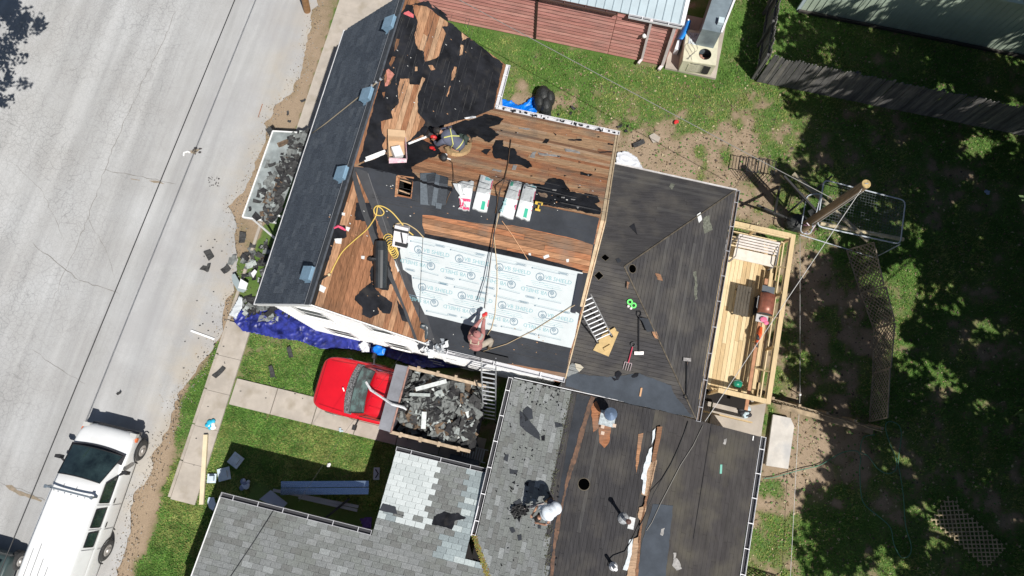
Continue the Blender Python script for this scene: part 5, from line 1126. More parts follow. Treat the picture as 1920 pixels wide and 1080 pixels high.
# dark folding table, seen flat with its shadow
ft = thing('dark_side_table', 'dark brown slatted side table standing on the deck boards', 'table', W(6.6, 6.75, dz))
dkb = mat('dark_brown_slat', (.075, .062, .045), .7, var=.2, scale=4)
for k in range(5):
    mb = MB(); mb.box(W(6.40 + k * .1, 6.55, 1.02), (.088, 1.06, .03), (W(1, 0), W(0, 1), V((0, 0, 1)))); obj('slat', mb, dkb, ft)
for u in (6.42, 6.78):
    for v in (6.1, 7.0):
        mb = MB(); mb.bar(W(u, v, dz), W(u, v, 1.0), .04, .04, W(1, 0)); obj('leg', mb, dkb, ft)
# green bucket
bk = thing('green_bucket', 'green bucket standing on the deck near the bottom rail', 'bucket', W(6.92, 3.72, dz))
mb = MB(); c = W(6.92, 3.72, dz); rr = [.02, .11, .14, .145, .125, .10, .02]; zz = [.0, .0, .28, .30, .29, .12, .10]
mb.tube([c + V((0, 0, z + i * 1e-4)) for i, z in enumerate(zz)], rr, 20, cap=True); obj('shell', mb, mat('green_pail', (.01, .22, .13), .4, coat=.2), bk, smooth=True)
mb = MB(); mb.tube([c + W(.145 * math.cos(t), .145 * math.sin(t) * .3 + .05, .3 + .03 * math.sin(t)) for t in [i * .35 for i in range(10)]], .005, 5); obj('handle', mb, galv, bk)
# ================================================================ VEHICLES
def loft(stations, closed=True):
    """stations: list of lists of points (same count) -> closed skin with end caps"""
    mb = MB(); n = len(stations[0]); mb.add([p for s in stations for p in s], [(i * n + k, i * n + k + 1, (i + 1) * n + k + 1, (i + 1) * n + k) for i in range(len(stations) - 1) for k in range(n - 1)])
    b0 = (len(stations) - 1) * n; mb.f += [tuple(range(n))[::-1], tuple(b0 + k for k in range(n))]; mb.m += [0, 0]
    mb.f += [((i + 1) * n, (i + 1) * n + n - 1, i * n + n - 1, i * n) for i in range(len(stations) - 1)]; mb.m += [0] * (len(stations) - 1)
    return mb
def sub(o, lv=2): md = o.modifiers.new('sub', 'SUBSURF'); md.levels = lv; md.render_levels = lv; return o
def section(T, d, hw, z0, z1, crown=.03, tum=.0, rb=.06):
    """one cross-section of a body: d along, hw half width, z0 sill, z1 top edge"""
    pts = [(-hw * .94, z0), (-hw, z0 + .12), (-hw, z1 - .18), (-hw * (1 - tum) + .01, z1 - rb), (-hw * (1 - tum) + rb, z1), (-hw * .45, z1 + crown * .7), (0, z1 + crown)]
    pts += [(-x, z) for x, z in pts[:-1][::-1]]
    return [T(d, x, z) for x, z in pts]
def section2(T, d, hw, z0, z1, crown=.03, tum=.0):
    """greenhouse cross-section with straight sloping sides"""
    t = hw * (1 - tum); pts = [(-hw * .97, z0), (-hw, z0 + .10), (-(hw + t) / 2 - .015, (z0 + .1 + z1 - .12) / 2), (-t - .03, z1 - .12), (-t + .02, z1 - .03), (-t + .12, z1), (-hw * .4, z1 + crown * .8), (0, z1 + crown)]
    pts += [(-x, z) for x, z in pts[:-1][::-1]]
    return [T(d, x, z) for x, z in pts]
def wheel(parent, T, d, y, r=.35, w_=.22, side=1):
    mb = MB(); mb.tube([T(d, y - side * w_, r), T(d, y - side * w_ * .9, r), T(d, y - side * .03, r), T(d, y, r)], [r * .85, r, r, r * .82], 24); o_ = obj('wheel', mb, mat('tyre', (.05, .05, .05), .85, var=.2, scale=9), parent, smooth=False)
    mb = MB(); mb.tube([T(d, y - side * .02, r), T(d, y + side * .012, r)], [r * .62, r * .5], 20); mb.tube([T(d, y + side * .01, r), T(d, y + side * .05, r)], [.09, .07], 10); q = obj('rim', mb, mat('rim_grey', (.42, .40, .38), .5, metal=.3, var=.3, scale=8), parent); q.parent = o_
blackp = mat('black_trim', (.018, .018, .02), .6)
vglass = mat('vehicle_glass', (.02, .035, .035), .04, var=.6, scale=2.0, spec=1.0, coat=1.0)
# ---- white van, nose up the picture: d grows towards the tail
VN0 = (-13.08, -2.48)
def TV(d, x, z): return W(VN0[0] + x, VN0[1] - d, z)
VA = thing('white_van', 'white cargo van with bare roof rack parked along the street edge', 'van', TV(2.5, 0, 0))
vw = mat('van_white', (.76, .77, .77), .35, var=.03, scale=2, coat=.4, patchy=((.55, .53, .48), 2.2, .6, .85, .35))
st = [section(TV, -.02, .60, .35, .80), section(TV, .10, .88, .32, .94), section(TV, .35, .96, .30, 1.04), section(TV, .9, .98, .28, 1.12), section(TV, 1.3, .98, .28, 1.14, tum=.03), section(TV, 3.2, .98, .28, 1.14, tum=.03), section(TV, 5.0, .97, .28, 1.14, tum=.03), section(TV, 5.2, .95, .32, 1.12)]
sub(obj('body', loft(st), vw, VA, smooth=True))
st = [section2(TV, .85, .86, .95, 1.12, tum=.05), section2(TV, 1.25, .90, .95, 1.36, tum=.12), section2(TV, 1.62, .93, .95, 1.60, .04, .17), section2(TV, 1.85, .94, .95, 1.70, .05, .18), section2(TV, 3.2, .95, .95, 1.74, .05, .18), section2(TV, 4.8, .95, .95, 1.74, .05, .18), section2(TV, 5.12, .93, .95, 1.66, .03, .17), section2(TV, 5.2, .90, .95, 1.58, .02, .16)]
sub(obj('cabin', loft(st), vw, VA, smooth=True))
def glassq(parent, pts, n=1, name='windshield', m=vglass, off=.012, frame=True, bulge=0.0):
    a, b_, c, d = [V(p) for p in pts]; N_ = (b_ - a).cross(d - a).normalized()
    if N_.z < 0: N_ = -N_
    mb = MB(); K = 8; P_ = []
    for i in range(K + 1):
        row = []
        for j in range(5):
            s, t = i / K, j / 4; p = a.lerp(b_, s).lerp(d.lerp(c, s), t); row.append(p + N_ * (off + bulge * (1 - (2 * s - 1) ** 2)))
        P_.append(row)
    mb.grid(P_); g_ = obj(name, mb, m, parent, smooth=True)
    if frame:
        fr = MB(); ring_ = [P_[i][0] for i in range(K + 1)] + [P_[K][j] for j in range(1, 5)] + [P_[i][4] for i in range(K - 1, -1, -1)] + [P_[0][j] for j in range(3, 0, -1)]
        fr.tube(ring_ + [ring_[0]], .016, 5, cap=False); f_ = obj('window_seal', fr, blackp, parent); f_.parent = g_
    return g_
glassq(VA, [TV(.78, -.86, 1.13), TV(.78, .86, 1.13), TV(1.66, .70, 1.62), TV(1.66, -.70, 1.62)], bulge=.11, off=.04)
mb = MB(); P_ = [[TV(.70 + .17 * t - .10 * (1 - (s / 6) ** 2), .155 * s, 1.12 + .03 * t + .012) for t in range(3)] for s in range(-6, 7)]; mb.grid(P_); obj('cowl', mb, mat('cowl_black', (.03, .03, .035), .6, var=.5, scale=20), VA)
for s in (-.1, .35):
    mb = MB(); mb.tube([TV(.78, s, 1.18), TV(.96, s - .5, 1.28)], .009, 5); obj('wiper', mb, blackp, VA)
# right-hand windows (towards the verge)
for (d0, d1, z0, z1, nm) in [(1.60, 2.22, 1.18, 1.56, 'door_window'), (2.40, 2.98, 1.20, 1.56, 'side_window'), (3.12, 3.58, 1.20, 1.54, 'side_window')]:
    x0, x1 = .925, .825
    glassq(VA, [TV(d0 + (.12 if nm[0] == 'd' else 0), x0, z0) if 0 else TV(d0 if nm[0] != 'd' else d0 - .22, x0, z0), TV(d0 + .03, x1, z1), TV(d1, x1, z1), TV(d1, x0, z0)], name=nm, off=.022)
    o_ = VA.children[-1]
for d in (2.3, 3.06, 3.68):
    mb = MB(); mb.bar(TV(d, .99, .45), TV(d, .99, 1.0), .006, .012, W(0, 1)); mb.bar(TV(d, .965, 1.12), TV(d, .83, 1.58), .006, .012, W(0, 1)); obj('door_seam', mb, mat('seam_grey', (.25, .25, .26), .6), VA)
for d, z in ((2.24, .98), (3.0, .98)):
    mb = MB(); mb.bar(TV(d - .14, .995, z), TV(d, .995, z), .02, .035); obj('door_handle', mb, blackp, VA)
for s in (1, -1):
    m_ = MB(); m_.bar(TV(1.35, s * .93, 1.12), TV(1.25, s * 1.10, 1.15), .05, .04); m_.box(TV(1.22, s * 1.14, 1.18), (.18, .10, .22), (W(1, 0), W(0, 1), V((0, 0, 1)))); obj('mirror', m_, blackp, VA)
for d in (.55, 3.80):
    wheel(VA, TV, d, 1.0, side=1); wheel(VA, TV, d, -1.0, side=-1)
    for s in (1, -1):
        mb = MB(); mb.tube([TV(d + .42 * math.cos(t), s * .985, .36 + .40 * math.sin(t)) for t in [i * math.pi / 10 for i in range(11)]], .022, 6); obj('wheel_arch', mb, blackp, VA)
for k, (x, y0, y1) in enumerate([(-.58, 2.15, 4.9), (-.42, 2.15, 4.9), (-.2, 2.15, 4.9), (.02, 2.15, 4.9), (.24, 2.15, 4.9), (.46, 2.15, 4.9)]):
    mb = MB(); zc = 1.792 - .07 * (x / .7) ** 2; mb.bar(TV(y0, x, zc), TV(y1, x, zc + .005), .035, .016); obj('roof_rib', mb, vw, VA)
gm_ = mat('roof_grime', (.10, .10, .11), .8, var=.4, scale=8)
mb = MB()
for x, y0, y1 in [(-.52, 3.9, 4.85), (-.31, 3.7, 4.85), (-.09, 4.1, 4.85), (.13, 4.3, 4.85), (-.31, 1.9, 2.0), (.12, 1.9, 2.0)]:
    zc = 1.80 - .07 * (x / .7) ** 2; zc = zc if y0 > 2 else zc - .02; mb.bar(TV(y0, x, zc), TV(y1, x, zc), .012, .008)
obj('roof_groove_dirt', mb, gm_, VA)
for d in (2.05, 4.92):
    mb = MB(); mb.bar(TV(d, -.78, 1.90), TV(d, .78, 1.90), .05, .045)
    for s in (-1, 1): mb.bar(TV(d, s * .76, 1.66), TV(d, s * .76, 1.90), .06, .05, W(0, 1)); mb.box(TV(d, s * .76, 1.93), (.08, .1, .04), (W(1, 0), W(0, 1), V((0, 0, 1))))
    obj('roof_rack_bar', mb, mat('rack_steel', (.22, .26, .30), .4, metal=.5), VA)
mb = MB(); mb.box(TV(5.08, .12, 1.72), (.3, .08, .04), (W(1, 0), W(0, 1), V((0, 0, 1)))); obj('brake_light', mb, mat('red_lens', (.35, .01, .02), .3), VA)
for s in (-1, 1):
    mb = MB(); mb.box(TV(.10, s * .82, .84), (.22, .16, .18), (W(1, 0), W(0, 1), V((0, 0, 1)))); obj('headlight', mb, mat('lens_clear', (.5, .5, .48), .15, coat=.5), VA)
    mb = MB(); mb.box(TV(.22, s * .925, .82), (.08, .14, .1), (W(1, 0), W(0, 1), V((0, 0, 1)))); obj('turn_light', mb, mat('lens_orange', (.6, .15, .05), .3), VA)
mb = MB(); mb.bar(TV(.02, -.82, .5), TV(.02, .82, .5), .10, .2); obj('bumper', mb, mat('bumper_grey', (.12, .12, .13), .5), VA)
mb = MB(); mb.box(TV(-.005, 0, .72), (1.0, .04, .2), (W(1, 0), W(0, 1), V((0, 0, 1)))); obj('grille', mb, blackp, VA)
# ---- a second car, mostly outside the frame at the bottom left
CR = (-15.62, -7.35)
def TC(d, x, z): return W(CR[0] + x, CR[1] - d, z)
CA_ = thing('parked_car', 'dark grey-green car whose windscreen just enters at the bottom left corner', 'car', TC(2, 0, 0))
cg = mat('car_grey_green', (.05, .075, .075), .3, coat=.6)
st = [section(TC, -.32, .7, .3, .72), section(TC, -.28, .82, .25, .82), section(TC, 0, .86, .22, .90), section(TC, 1.0, .87, .22, .93), section(TC, 3.0, .87, .22, .93), section(TC, 3.5, .8, .3, .85)]
sub(obj('body', loft(st), cg, CA_, smooth=True))
st = [section(TC, -.1, .74, .82, .9, tum=.05), section(TC, .45, .74, .8, 1.28, tum=.16), section(TC, .8, .74, .8, 1.38, tum=.18), section(TC, 1.9, .74, .8, 1.38, tum=.18), section(TC, 2.6, .74, .8, 1.0, tum=.06)]
sub(obj('cabin', loft(st), cg, CA_, smooth=True))
glassq(CA_, [TC(-.08, -.68, .96), TC(-.08, .68, .96), TC(.5, .58, 1.33), TC(.5, -.58, 1.33)], bulge=.05, off=.03, m=mat('teal_glass', (.12, .20, .20), .06, spec=1, coat=1))
for d in (-.1, 2.5):
    wheel(CA_, TC, d, .88, r=.31, side=1); wheel(CA_, TC, d, -.88, r=.31, side=-1)
# ---- red pickup with a dump bed: nose to the left (d grows to the right)
TR0 = (-6.86, .58)
def TT(d, x, z): return W(TR0[0] + d, TR0[1] + x, z)
TK = thing('red_dump_truck', 'red pickup truck with open dump bed parked on the front path', 'truck', TT(2.8, 0, 0))
red = mat('truck_red', (.60, .008, .018), .28, var=.06, scale=2, coat=.7)
st = [section(TT, 0, .62, .4, .86, .02), section(TT, .05, .74, .38, .95), section(TT, .22, .88, .35, 1.02), section(TT, .6, .94, .33, 1.08), section(TT, 1.25, .95, .32, 1.15, .05), section(TT, 1.5, .95, .32, 1.17, .05), section(TT, 2.3, .95, .32, 1.16), section(TT, 2.72, .95, .32, 1.15)]
sub(obj('body', loft(st), red, TK, smooth=True))
st = [section(TT, 1.38, .84, 1.02, 1.14, tum=.03), section(TT, 1.7, .82, 1.02, 1.45, tum=.10), section(TT, 2.02, .80, 1.02, 1.72, .03, .14), section(TT, 2.2, .80, 1.02, 1.77, .03, .14), section(TT, 2.6, .80, 1.02, 1.76, .03, .14), section(TT, 2.7, .80, 1.02, 1.68, .02, .12)]
sub(obj('cabin', loft(st), red, TK, smooth=True))
tgl = mat('truck_glass', (.06, .12, .11), .05, var=.8, scale=3.0, spec=1.0, coat=1.0, lo=.42, hi=.58)
glassq(TK, [TT(1.44, .78, 1.19), TT(1.44, -.78, 1.19), TT(2.0, -.68, 1.68), TT(2.0, .68, 1.68)], bulge=.09, off=.03, m=tgl)
mb = MB(); P_ = [[TT(1.20 + .13 * t - .14 * (1 - (abs(s) / 6) ** 2) + .04, .138 * s, 1.195 + .02 * t) for t in range(3)] for s in range(-6, 7)]; mb.grid([r[::-1] for r in P_]); obj('cowl', mb, mat('cowl_grey', (.12, .12, .125), .8, var=.7, scale=30, lo=.45, hi=.55), TK)
for s in (1, -1):
    glassq(TK, [TT(1.75, s * .815, 1.2), TT(2.05, s * .725, 1.62), TT(2.62, s * .725, 1.64), TT(2.66, s * .815, 1.2)][::s], name='door_window', m=vglass, off=.004)
    m_ = MB(); m_.bar(TT(1.75, s * .93, 1.15), TT(1.72, s * 1.15, 1.2), .05, .03); m_.box(TT(1.72, s * 1.20, 1.26), (.10, .17, .24), (W(1, 0), W(0, 1), V((0, 0, 1)))); obj('mirror', m_, blackp, TK)
    for d in (.75,): wheel(TK, TT, d, s * .96, r=.37, side=s)
    wheel(TK, TT, 4.35, s * .98, r=.37, side=s)
    mb = MB(); mb.box(TT(.12, s * .62, .74), (.12, .22, .14), (W(1, 0), W(0, 1), V((0, 0, 1)))); obj('headlight', mb, mat('lens_clear', (.5, .5, .48)), TK)
mb = MB(); mb.bar(TT(.12, -.78, .5), TT(.12, .78, .5), .2, .16); obj('bumper', mb, galv, TK)
mb = MB(); mb.bar(TT(.0, -.5, .72), TT(.0, .5, .72), .05, .2); obj('grille', mb, blackp, TK)
mb = MB(); mb.tube([TT(1.05, -.15, 1.21), TT(.98, -.05, 1.24)], .022, 6); obj('washer_nozzle', mb, white, TK)
mb = MB(); mb.bar(TT(1.5, -.10, 1.22), TT(1.55, .55, 1.27), .015, .012); mb.bar(TT(1.5, -.7, 1.22), TT(1.62, -.2, 1.3), .015, .012); obj('wiper', mb, blackp, TK)
mb = MB()
for x0 in (-.80, .80): mb.bar(TT(.32, x0 * .93, 1.085), TT(1.18, x0, 1.172), .008, .006)
mb.bar(TT(.16, -.72, 1.035), TT(.16, .72, 1.035), .01, .006)
for s in (1, -1): mb.bar(TT(1.42, s * .955, .5), TT(1.42, s * .955, 1.1), .01, .01, W(1, 0)); mb.bar(TT(2.62, s * .955, .5), TT(2.62, s * .955, 1.1), .01, .01, W(1, 0)); mb.bar(TT(1.5, s * .965, 1.12), TT(2.6, s * .965, 1.12), .015, .02)
obj('panel_seam', mb, mat('seam_dark_red', (.10, .004, .006), .6), TK)
mb = MB()
for x0 in (-.45, -.15, .15, .45): mb.bar(TT(2.12, x0, 1.795), TT(2.6, x0, 1.79), .05, .012)
obj('roof_rib', mb, red, TK)
# frame and dump bed
stl = mat('bed_steel', (.085, .085, .10), .6, var=.35, scale=4, metal=.2, patchy=((.25, .12, .10), 5, .55, .75, .6))
mb = MB(); mb.bar(TT(2.7, -.4, .62), TT(5.7, -.4, .62), .1, .2); mb.bar(TT(2.7, .4, .62), TT(5.7, .4, .62), .1, .2); obj('chassis', mb, blackp, TK)
mb = MB(); mb.box(TT(4.35, .0, .86), (2.7, 2.1, .05), (W(1, 0), W(0, 1), V((0, 0, 1)))); obj('bed_floor', mb, stl, TK)
for s in (1, -1):
    mb = MB(); mb.bar(TT(3.02, s * 1.06, 1.32), TT(5.62, s * 1.06, 1.32), .05, .92); obj('bed_side', mb, stl, TK)
    mb = MB(); mb.bar(TT(3.0, s * 1.06, 1.83), TT(5.62, s * 1.06 - (s > 0) * .03, 1.83), .10, .10); o_ = obj('side_board', mb, mat('tan_board', (.40, .31, .22), .85, var=.25, scale=6), TK)
    for d in (3.35, 4.0, 4.6, 5.25):
        mb = MB(); mb.box(TT(d, s * 1.075, 1.84), (.09, .17, .12), (W(1, 0), W(0, 1), V((0, 0, 1)))); obj('stake_bracket', mb, mat('tan_board', (.40, .31, .22)), TK)
mb = MB(); mb.hexa([TT(2.98, 1.08, .9), TT(2.98, -1.08, .9), TT(3.04, -1.08, .9), TT(3.04, 1.08, .9)], [TT(2.98, 1.08, 2.0), TT(2.98, -1.08, 2.0), TT(3.04, -1.08, 2.0), TT(3.04, 1.08, 2.0)]); obj('headboard', mb, stl, TK)
mb = MB(); mb.hexa([TT(2.66, 1.04, 2.12), TT(2.66, -1.04, 2.12), TT(3.04, -1.06, 1.98), TT(3.04, 1.06, 1.98)], [TT(2.66, 1.04, 2.16), TT(2.66, -1.04, 2.16), TT(3.04, -1.06, 2.02), TT(3.04, 1.06, 2.02)]); obj('cab_shield', mb, mat('shield_slate', (.13, .135, .155), .5, var=.2, scale=2, metal=.3), TK)
mb = MB(); mb.bar(TT(3.06, 1.06, 2.03), TT(3.06, -1.06, 2.03), .05, .04); obj('shield_lip', mb, mat('rusty_lip', (.28, .16, .13), .7, var=.4, scale=7), TK)
mb = MB()
for k in range(22): mb.bar(TT(3.09, -.55 + k * .05, 2.0), TT(3.17, -.55 + k * .05, 1.9), .02, .02)
obj('louvre_strip', mb, blackp, TK)
# truck load
ld = MB(); ldm = scr + [mat('scrap_white', (.55, .58, .57), .8, var=.2, scale=12)]
for _ in range(560):
    d, y = U(3.12, 5.55), U(-.98, .98); hgt = 1.0 + .80 * (1 - .45 * abs(y) ** 2.2) * (1 - max(0, .35 - (d - 3.1)) * 1.1) * min(1, .55 + R())
    if y < -.55 and d < 4.2: hgt -= .25
    tl = (W(U(-.5, .5), U(-.5, .5), 1)).normalized(); X_ = perp(tl)[0]; Y_ = tl.cross(X_)
    scrap(ld, TT(d, y, hgt), random.choice([U(.12, .3), U(.12, .3), U(.3, .5)]), X_, Y_, tl, random.choices(range(6), [2.2, 4, 4.5, 1.3, 1.4, .3])[0], curl=U(0, .07))
obj('shingle_load', ld, ldm, None, label='heap of torn grey and black shingles filling the dump bed', cat='shingle load', kind='stuff')
def plankish(name, label, cat, a, b_, w_, h, m, org=None, up=V((0, 0, 1)), group=None):
    mb = MB(); mb.bar(a, b_, w_, h, up); return obj(name, mb, m, None, label=label, cat=cat, group=group)
plankish('white_board', 'longer pale board lying diagonally on the shingle load', 'board', TT(3.45, .42, 1.94), TT(4.35, .9, 1.98), .13, .03, ldm[5])
plankish('white_board', 'pale board beside the longer one near the truck headboard', 'board', TT(3.3, .22, 1.92), TT(3.95, .35, 1.95), .10, .03, ldm[3])
plankish('shingle_strip', 'pale shingle strip lying lengthwise low on the load, near the driver-side rail', 'shingle', TT(3.9, -.2, 1.92), TT(4.0, -.72, 1.88), .15, .02, ldm[5])
ds = MB(); pts = [G(686, 716, 1.9), G(695, 731, 1.95), G(716, 745, 2.1), G(735, 758, 2.27), G(757, 764, 2.2), G(762, 768, 2.1)]
ds.tube(pts, [.035, .04, .035, .04, .04, .03], 4); obj('bent_downspout', ds, mat('crumpled_white', (.66, .68, .70), .4, var=.2, scale=10), None, label='bent white downspout sticking out of the load over the cab roof', cat='downspout')
# ================================================================ WIRES (thin real cables)
def sag(a, b_, s, n=14): 
    a, b_ = V(a), V(b_); return [a.lerp(b_, i / n) - V((0, 0, s * 4 * (i / n) * (1 - i / n))) for i in range(n + 1)]
blackw = mat('cable_black', (.03, .03, .032), .6); palew = mat('cable_pale', (.55, .54, .52), .6); ropem = mat('tan_rope', (.52, .40, .25), .9); yel = mat('yellow_hose', (.66, .47, .12), .5); oran = mat('orange_rope', (.62, .36, .20), .8)
def cable(name, label, cat, pts, r, m, n=5, parent=None, group=None, smooth=True):
    mb = MB(); mb.tube(pts, r, n); return obj(name, mb, m, parent, smooth=smooth, label=label, cat=cat, group=group)
a, b_ = G(440, 0, 4.9), G(5, 1060, 4.9); d = b_ - a
cable('overhead_cable', 'black overhead cable running along the street above the asphalt', 'cable', sag(a - d * .6, b_ + d * .4, .0, 8), .016, blackw)
a, b_ = G(833, 0, 4.0), G(1420, 352, 4.3); d = b_ - a
cable('overhead_cable', 'pale overhead cable from the top edge over the red building yard to the pole', 'cable', sag(a - d * .5, G(1560, 372, 4.6), .05), .012, mat('cable_mid', (.24, .235, .22), .6))
cable('service_wire', 'thin service wire from the leaning pole down over the deck to the roof corner', 'wire', sag(G(1622, 345, 4.9), G(1322, 790, 3.6), .02), .010, palew)
cable('service_wire', 'black wire loop from the roof corner down across the low dark roof', 'wire', [LW.px(x, y, .03) if x < 1235 else LE.px(x, y, .03) for x, y in [(1290, 790), (1283, 812), (1272, 840), (1258, 870), (1240, 900), (1226, 925), (1216, 950), (1206, 975), (1192, 1000), (1180, 1020), (1172, 1034), (1150, 1042), (1142, 1050), (1140, 1062)]], .012, blackw)
cable('service_wire', 'second pale-edged wire lying over the low dark roof', 'wire', [LE.px(x, y, .03) for x, y in [(1318, 797), (1300, 835), (1276, 872), (1250, 922), (1238, 945), (1222, 980), (1212, 995)]], .010, mat('wire_grey', (.25, .24, .22)))
cable('guy_line', 'thin pale line running straight down the yard right of the deck', 'line', [G(1500, 445, 1.2), G(1500, 740, .3), G(1482, 1080, .3), G(1479, 1130, .3)], .008, palew)
mb = MB(); mb.tube([G(1500, 740, 0), G(1500, 740, .4)], .02, 6); mb.ball(G(1500, 740, .42), .045, 8, 6); obj('line_stake', mb, white, None, label='short stake with white top where the pale line is tied', cat='stake')
cable('cable', 'thin cable strung over the dark shaded yard beside the grey lower roof', 'cable', [G(560, 940, 3.1), G(600, 880, 3.1), G(640, 820, 3.3), G(760, 655, 3.6), G(795, 560, 6.2), W2.px(480, 1080, .3)][0:4], .004, blackw)
cable('cable', 'dark cable lying down the grey shingles of the lower roof', 'cable', [W2.px(513, 957, .05), W2.px(480, 1010, .05), W2.px(430, 1085, .05)], .010, blackw)
cable('safety_rope', 'long black safety rope from the ridge anchor to the crouching worker', 'rope', [RS.px(938, 352, .1), RS.px(932, 400, .08), RS.px(922, 470, .25), RS.px(914, 530, .4), RS.px(908, 578, .75)], .014, blackw)
cable('safety_rope', 'loose tan rope hanging down the pale underlayment beside the black one', 'rope', [RS.px(936, 400, .03), RS.px(926, 440, .03), RS.px(932, 500, .03), RS.px(932, 545, .03), RS.px(928, 590, .03), RS.px(922, 615, .04), RS.px(914, 628, .05)], .012, ropem)
cable('safety_rope', 'thin pale rope along the black rope between the anchor and the glove', 'rope', [RS.px(934, 400, .06), RS.px(925, 440, .12), RS.px(918, 520, .3), RS.px(910, 580, .7)], .008, palew)
cable('lanyard', 'tan lanyard slanting from the ladder tie to the eave bracket', 'rope', [RS.px(1078, 572, .1), RS.px(1060, 582, .05), RS.px(1000, 620, .05), RS.px(950, 645, .05), RS.px(905, 659, .06)], .010, ropem)
cable('chalk_line', 'thin dark vertical line over the left end of the underlayment', 'line', [RS.px(793, 445, .03), RS.px(790, 500, .03), RS.px(787, 570, .03), RS.px(786, 640, .05)], .006, blackw)
cable('orange_rope', 'orange rope slanting from the shingle bundles to the underlayment', 'rope', [RS.px(941, 414, .05), RS.px(960, 440, .03), RS.px(990, 487, .03)], .010, oran)
cable('tan_rope', 'tan rope lying across the dark shingled slope by the second ridge vent', 'rope', [MW.px(585, 250, .06), MW.px(610, 232, .04), MW.px(650, 200, .04), MW.px(690, 168, .05), MW.px(705, 156, .08), ME.px(718, 148, .05)], .017, mat('dull_rope', (.30, .25, .18), .9))
mb = MB(); 
for k in range(8): c = MW.px(690 + k * 4, 166 - k * 3, .07); mb.ball(c, (.05, .05, .03), 7, 4, m=k % 2)
obj('rope_clip', mb, [galv, blackp], None, label='metal rope grab clip at the ridge on the tan rope', cat='rope clip')
cable('air_hose', 'brown air hose snaking down the bare planks past the white bundles', 'hose', [RN.px(958, 262, .04), RN.px(955, 285, .03), RN.px(952, 310, .03), RN.px(946, 335, .03), RS.px(941, 352, .08), RS.px(934, 365, .08), RS.px(932, 385, .04), RS.px(929, 400, .04)], .014, mat('brown_hose', (.12, .07, .04), .6))
cable('air_hose', 'thin dark hose from the seated worker to the loose shingles', 'hose', [RN.px(838, 296, .06), RN.px(848, 305, .03), RN.px(850, 325, .03), RS.px(852, 345, .03), RS.px(840, 370, .03), RS.px(835, 385, .03)], .010, mat('brown_hose', (.12, .07, .04)))
# yellow hose and its coil
def pth(pl, pts, o=.03): return [pl.px(x, y, o) for x, y in pts]
def smoothp(pts, n=4):
    out = []
    for i in range(len(pts) - 1):
        p0, p1, p2, p3 = pts[max(0, i - 1)], pts[i], pts[i + 1], pts[min(len(pts) - 1, i + 2)]
        for k in range(n):
            t = k / n; out.append(.5 * ((2 * p1) + (p2 - p0) * t + (2 * p0 - 5 * p1 + 4 * p2 - p3) * t * t + (3 * p1 - p0 - 3 * p2 + p3) * t ** 3))
    return out + [pts[-1]]
L1 = [ME.px(x, y, .03) for x, y in [(620, 512), (628, 496), (642, 472), (665, 450), (688, 430), (702, 410)]] + [RS.px(x, y, .04) for x, y in [(706, 400), (708, 388), (714, 390), (720, 398), (715, 404), (704, 402), (701, 393), (707, 386), (720, 388), (735, 398), (750, 415), (762, 430), (775, 441)]]
cable('yellow_air_hose', 'yellow air hose looping from the brown triangle up and round to the underlayment', 'hose', smoothp(L1), .017, yel)
cable('yellow_air_hose', 'second yellow hose bowing over the grey felt above the underlayment corner', 'hose', smoothp(pth(RS, [(741, 432), (738, 424), (745, 419), (760, 419), (772, 425), (783, 433), (795, 446)])), .015, mat('tan_hose', (.50, .38, .20), .6))
cp = []
for i in range(90):
    t = i / 90; cx = 727 + 14 * t; cy = 447 + 30 * t; r = 12 - 4 * t; a_ = i * .52; cp.append(RS.px(cx + r * math.cos(a_) * .8, cy + r * math.sin(a_), .04 + .04 * (i % 7) / 7))
cable('hose_coil', 'loose coil of yellow hose beside the white tool case', 'hose', cp, .015, yel)
# white tool case with black handle
tc = thing('tool_case', 'white tool case with black handle at the corner of the underlayment', 'case', RS.px(752, 445, .02))
mb = MB(); mb.box(RS.px(752, 443, .10), (.36, .58, .18), (RS.du, RS.dv, RS.n)); obj('case', mb, mat('case_white', (.66, .64, .66), .5), tc)
mb = MB(); mb.box(RS.px(752, 433, .195), (.4, .06, .03), (RS.du, RS.dv, RS.n)); mb.box(RS.px(753, 458, .16), (.32, .10, .12), (RS.du, RS.dv, RS.n)); mb.bar(RS.px(752, 436, .2), RS.px(755, 455, .2), .035, .03, RS.n); obj('handle', mb, blackp, tc)
# black roll lying in the valley
rl = thing('felt_roll', 'thick half-unrolled black felt roll lying across the brown triangle', 'felt roll', ME.px(712, 500, .02))
mb = MB(); a, b_ = ME.px(714, 452, .18), ME.px(713, 540, .16); mb.tube([a, a.lerp(b_, .2), a.lerp(b_, .6), b_], [.15, .19, .18, .17], 18); obj('roll', mb, mat('roll_black', (.018, .022, .026), .45, var=.3, scale=3), rl, smooth=False)
mb = MB(); d = (b_ - a).normalized(); x = d.cross(ME.n); P_ = []
for i in range(7):
    t = i / 6; P_.append([a.lerp(b_, s) - x * (.05 + .26 * t) + ME.n * (-.14 * t + .0) for s in (0, .3, .7, .95)])
mb.grid(P_); o_ = obj('loose_flap', mb, mat('roll_black', (.018, .022, .026)), rl, smooth=True); md = o_.modifiers.new('s', 'SOLIDIFY'); md.thickness = .008
mb = MB(); mb.ball(ME.px(699, 486, .12), (.16, .06, .10), 9, 6); mb.ball(ME.px(694, 484, .1), (.06, .05, .06), 6, 5); obj('strap', mb, blackp, rl)
# ridge anchor pole bracket on eave and black toe boards
def gearbar(name, label, a, b_, w_, h, m, cat='toe board'): 
    mb = MB(); mb.bar(a, b_, w_, h); return obj(name, mb, m, None, label=label, cat=cat)
gearbar('toe_board', 'black padded ladder stabiliser bar on the eave below the crouching worker', RS.px(893, 663, .12), RS.px(953, 677, .12), .16, .12, mat('black_pad', (.012, .013, .016), .6), 'stabiliser bar')
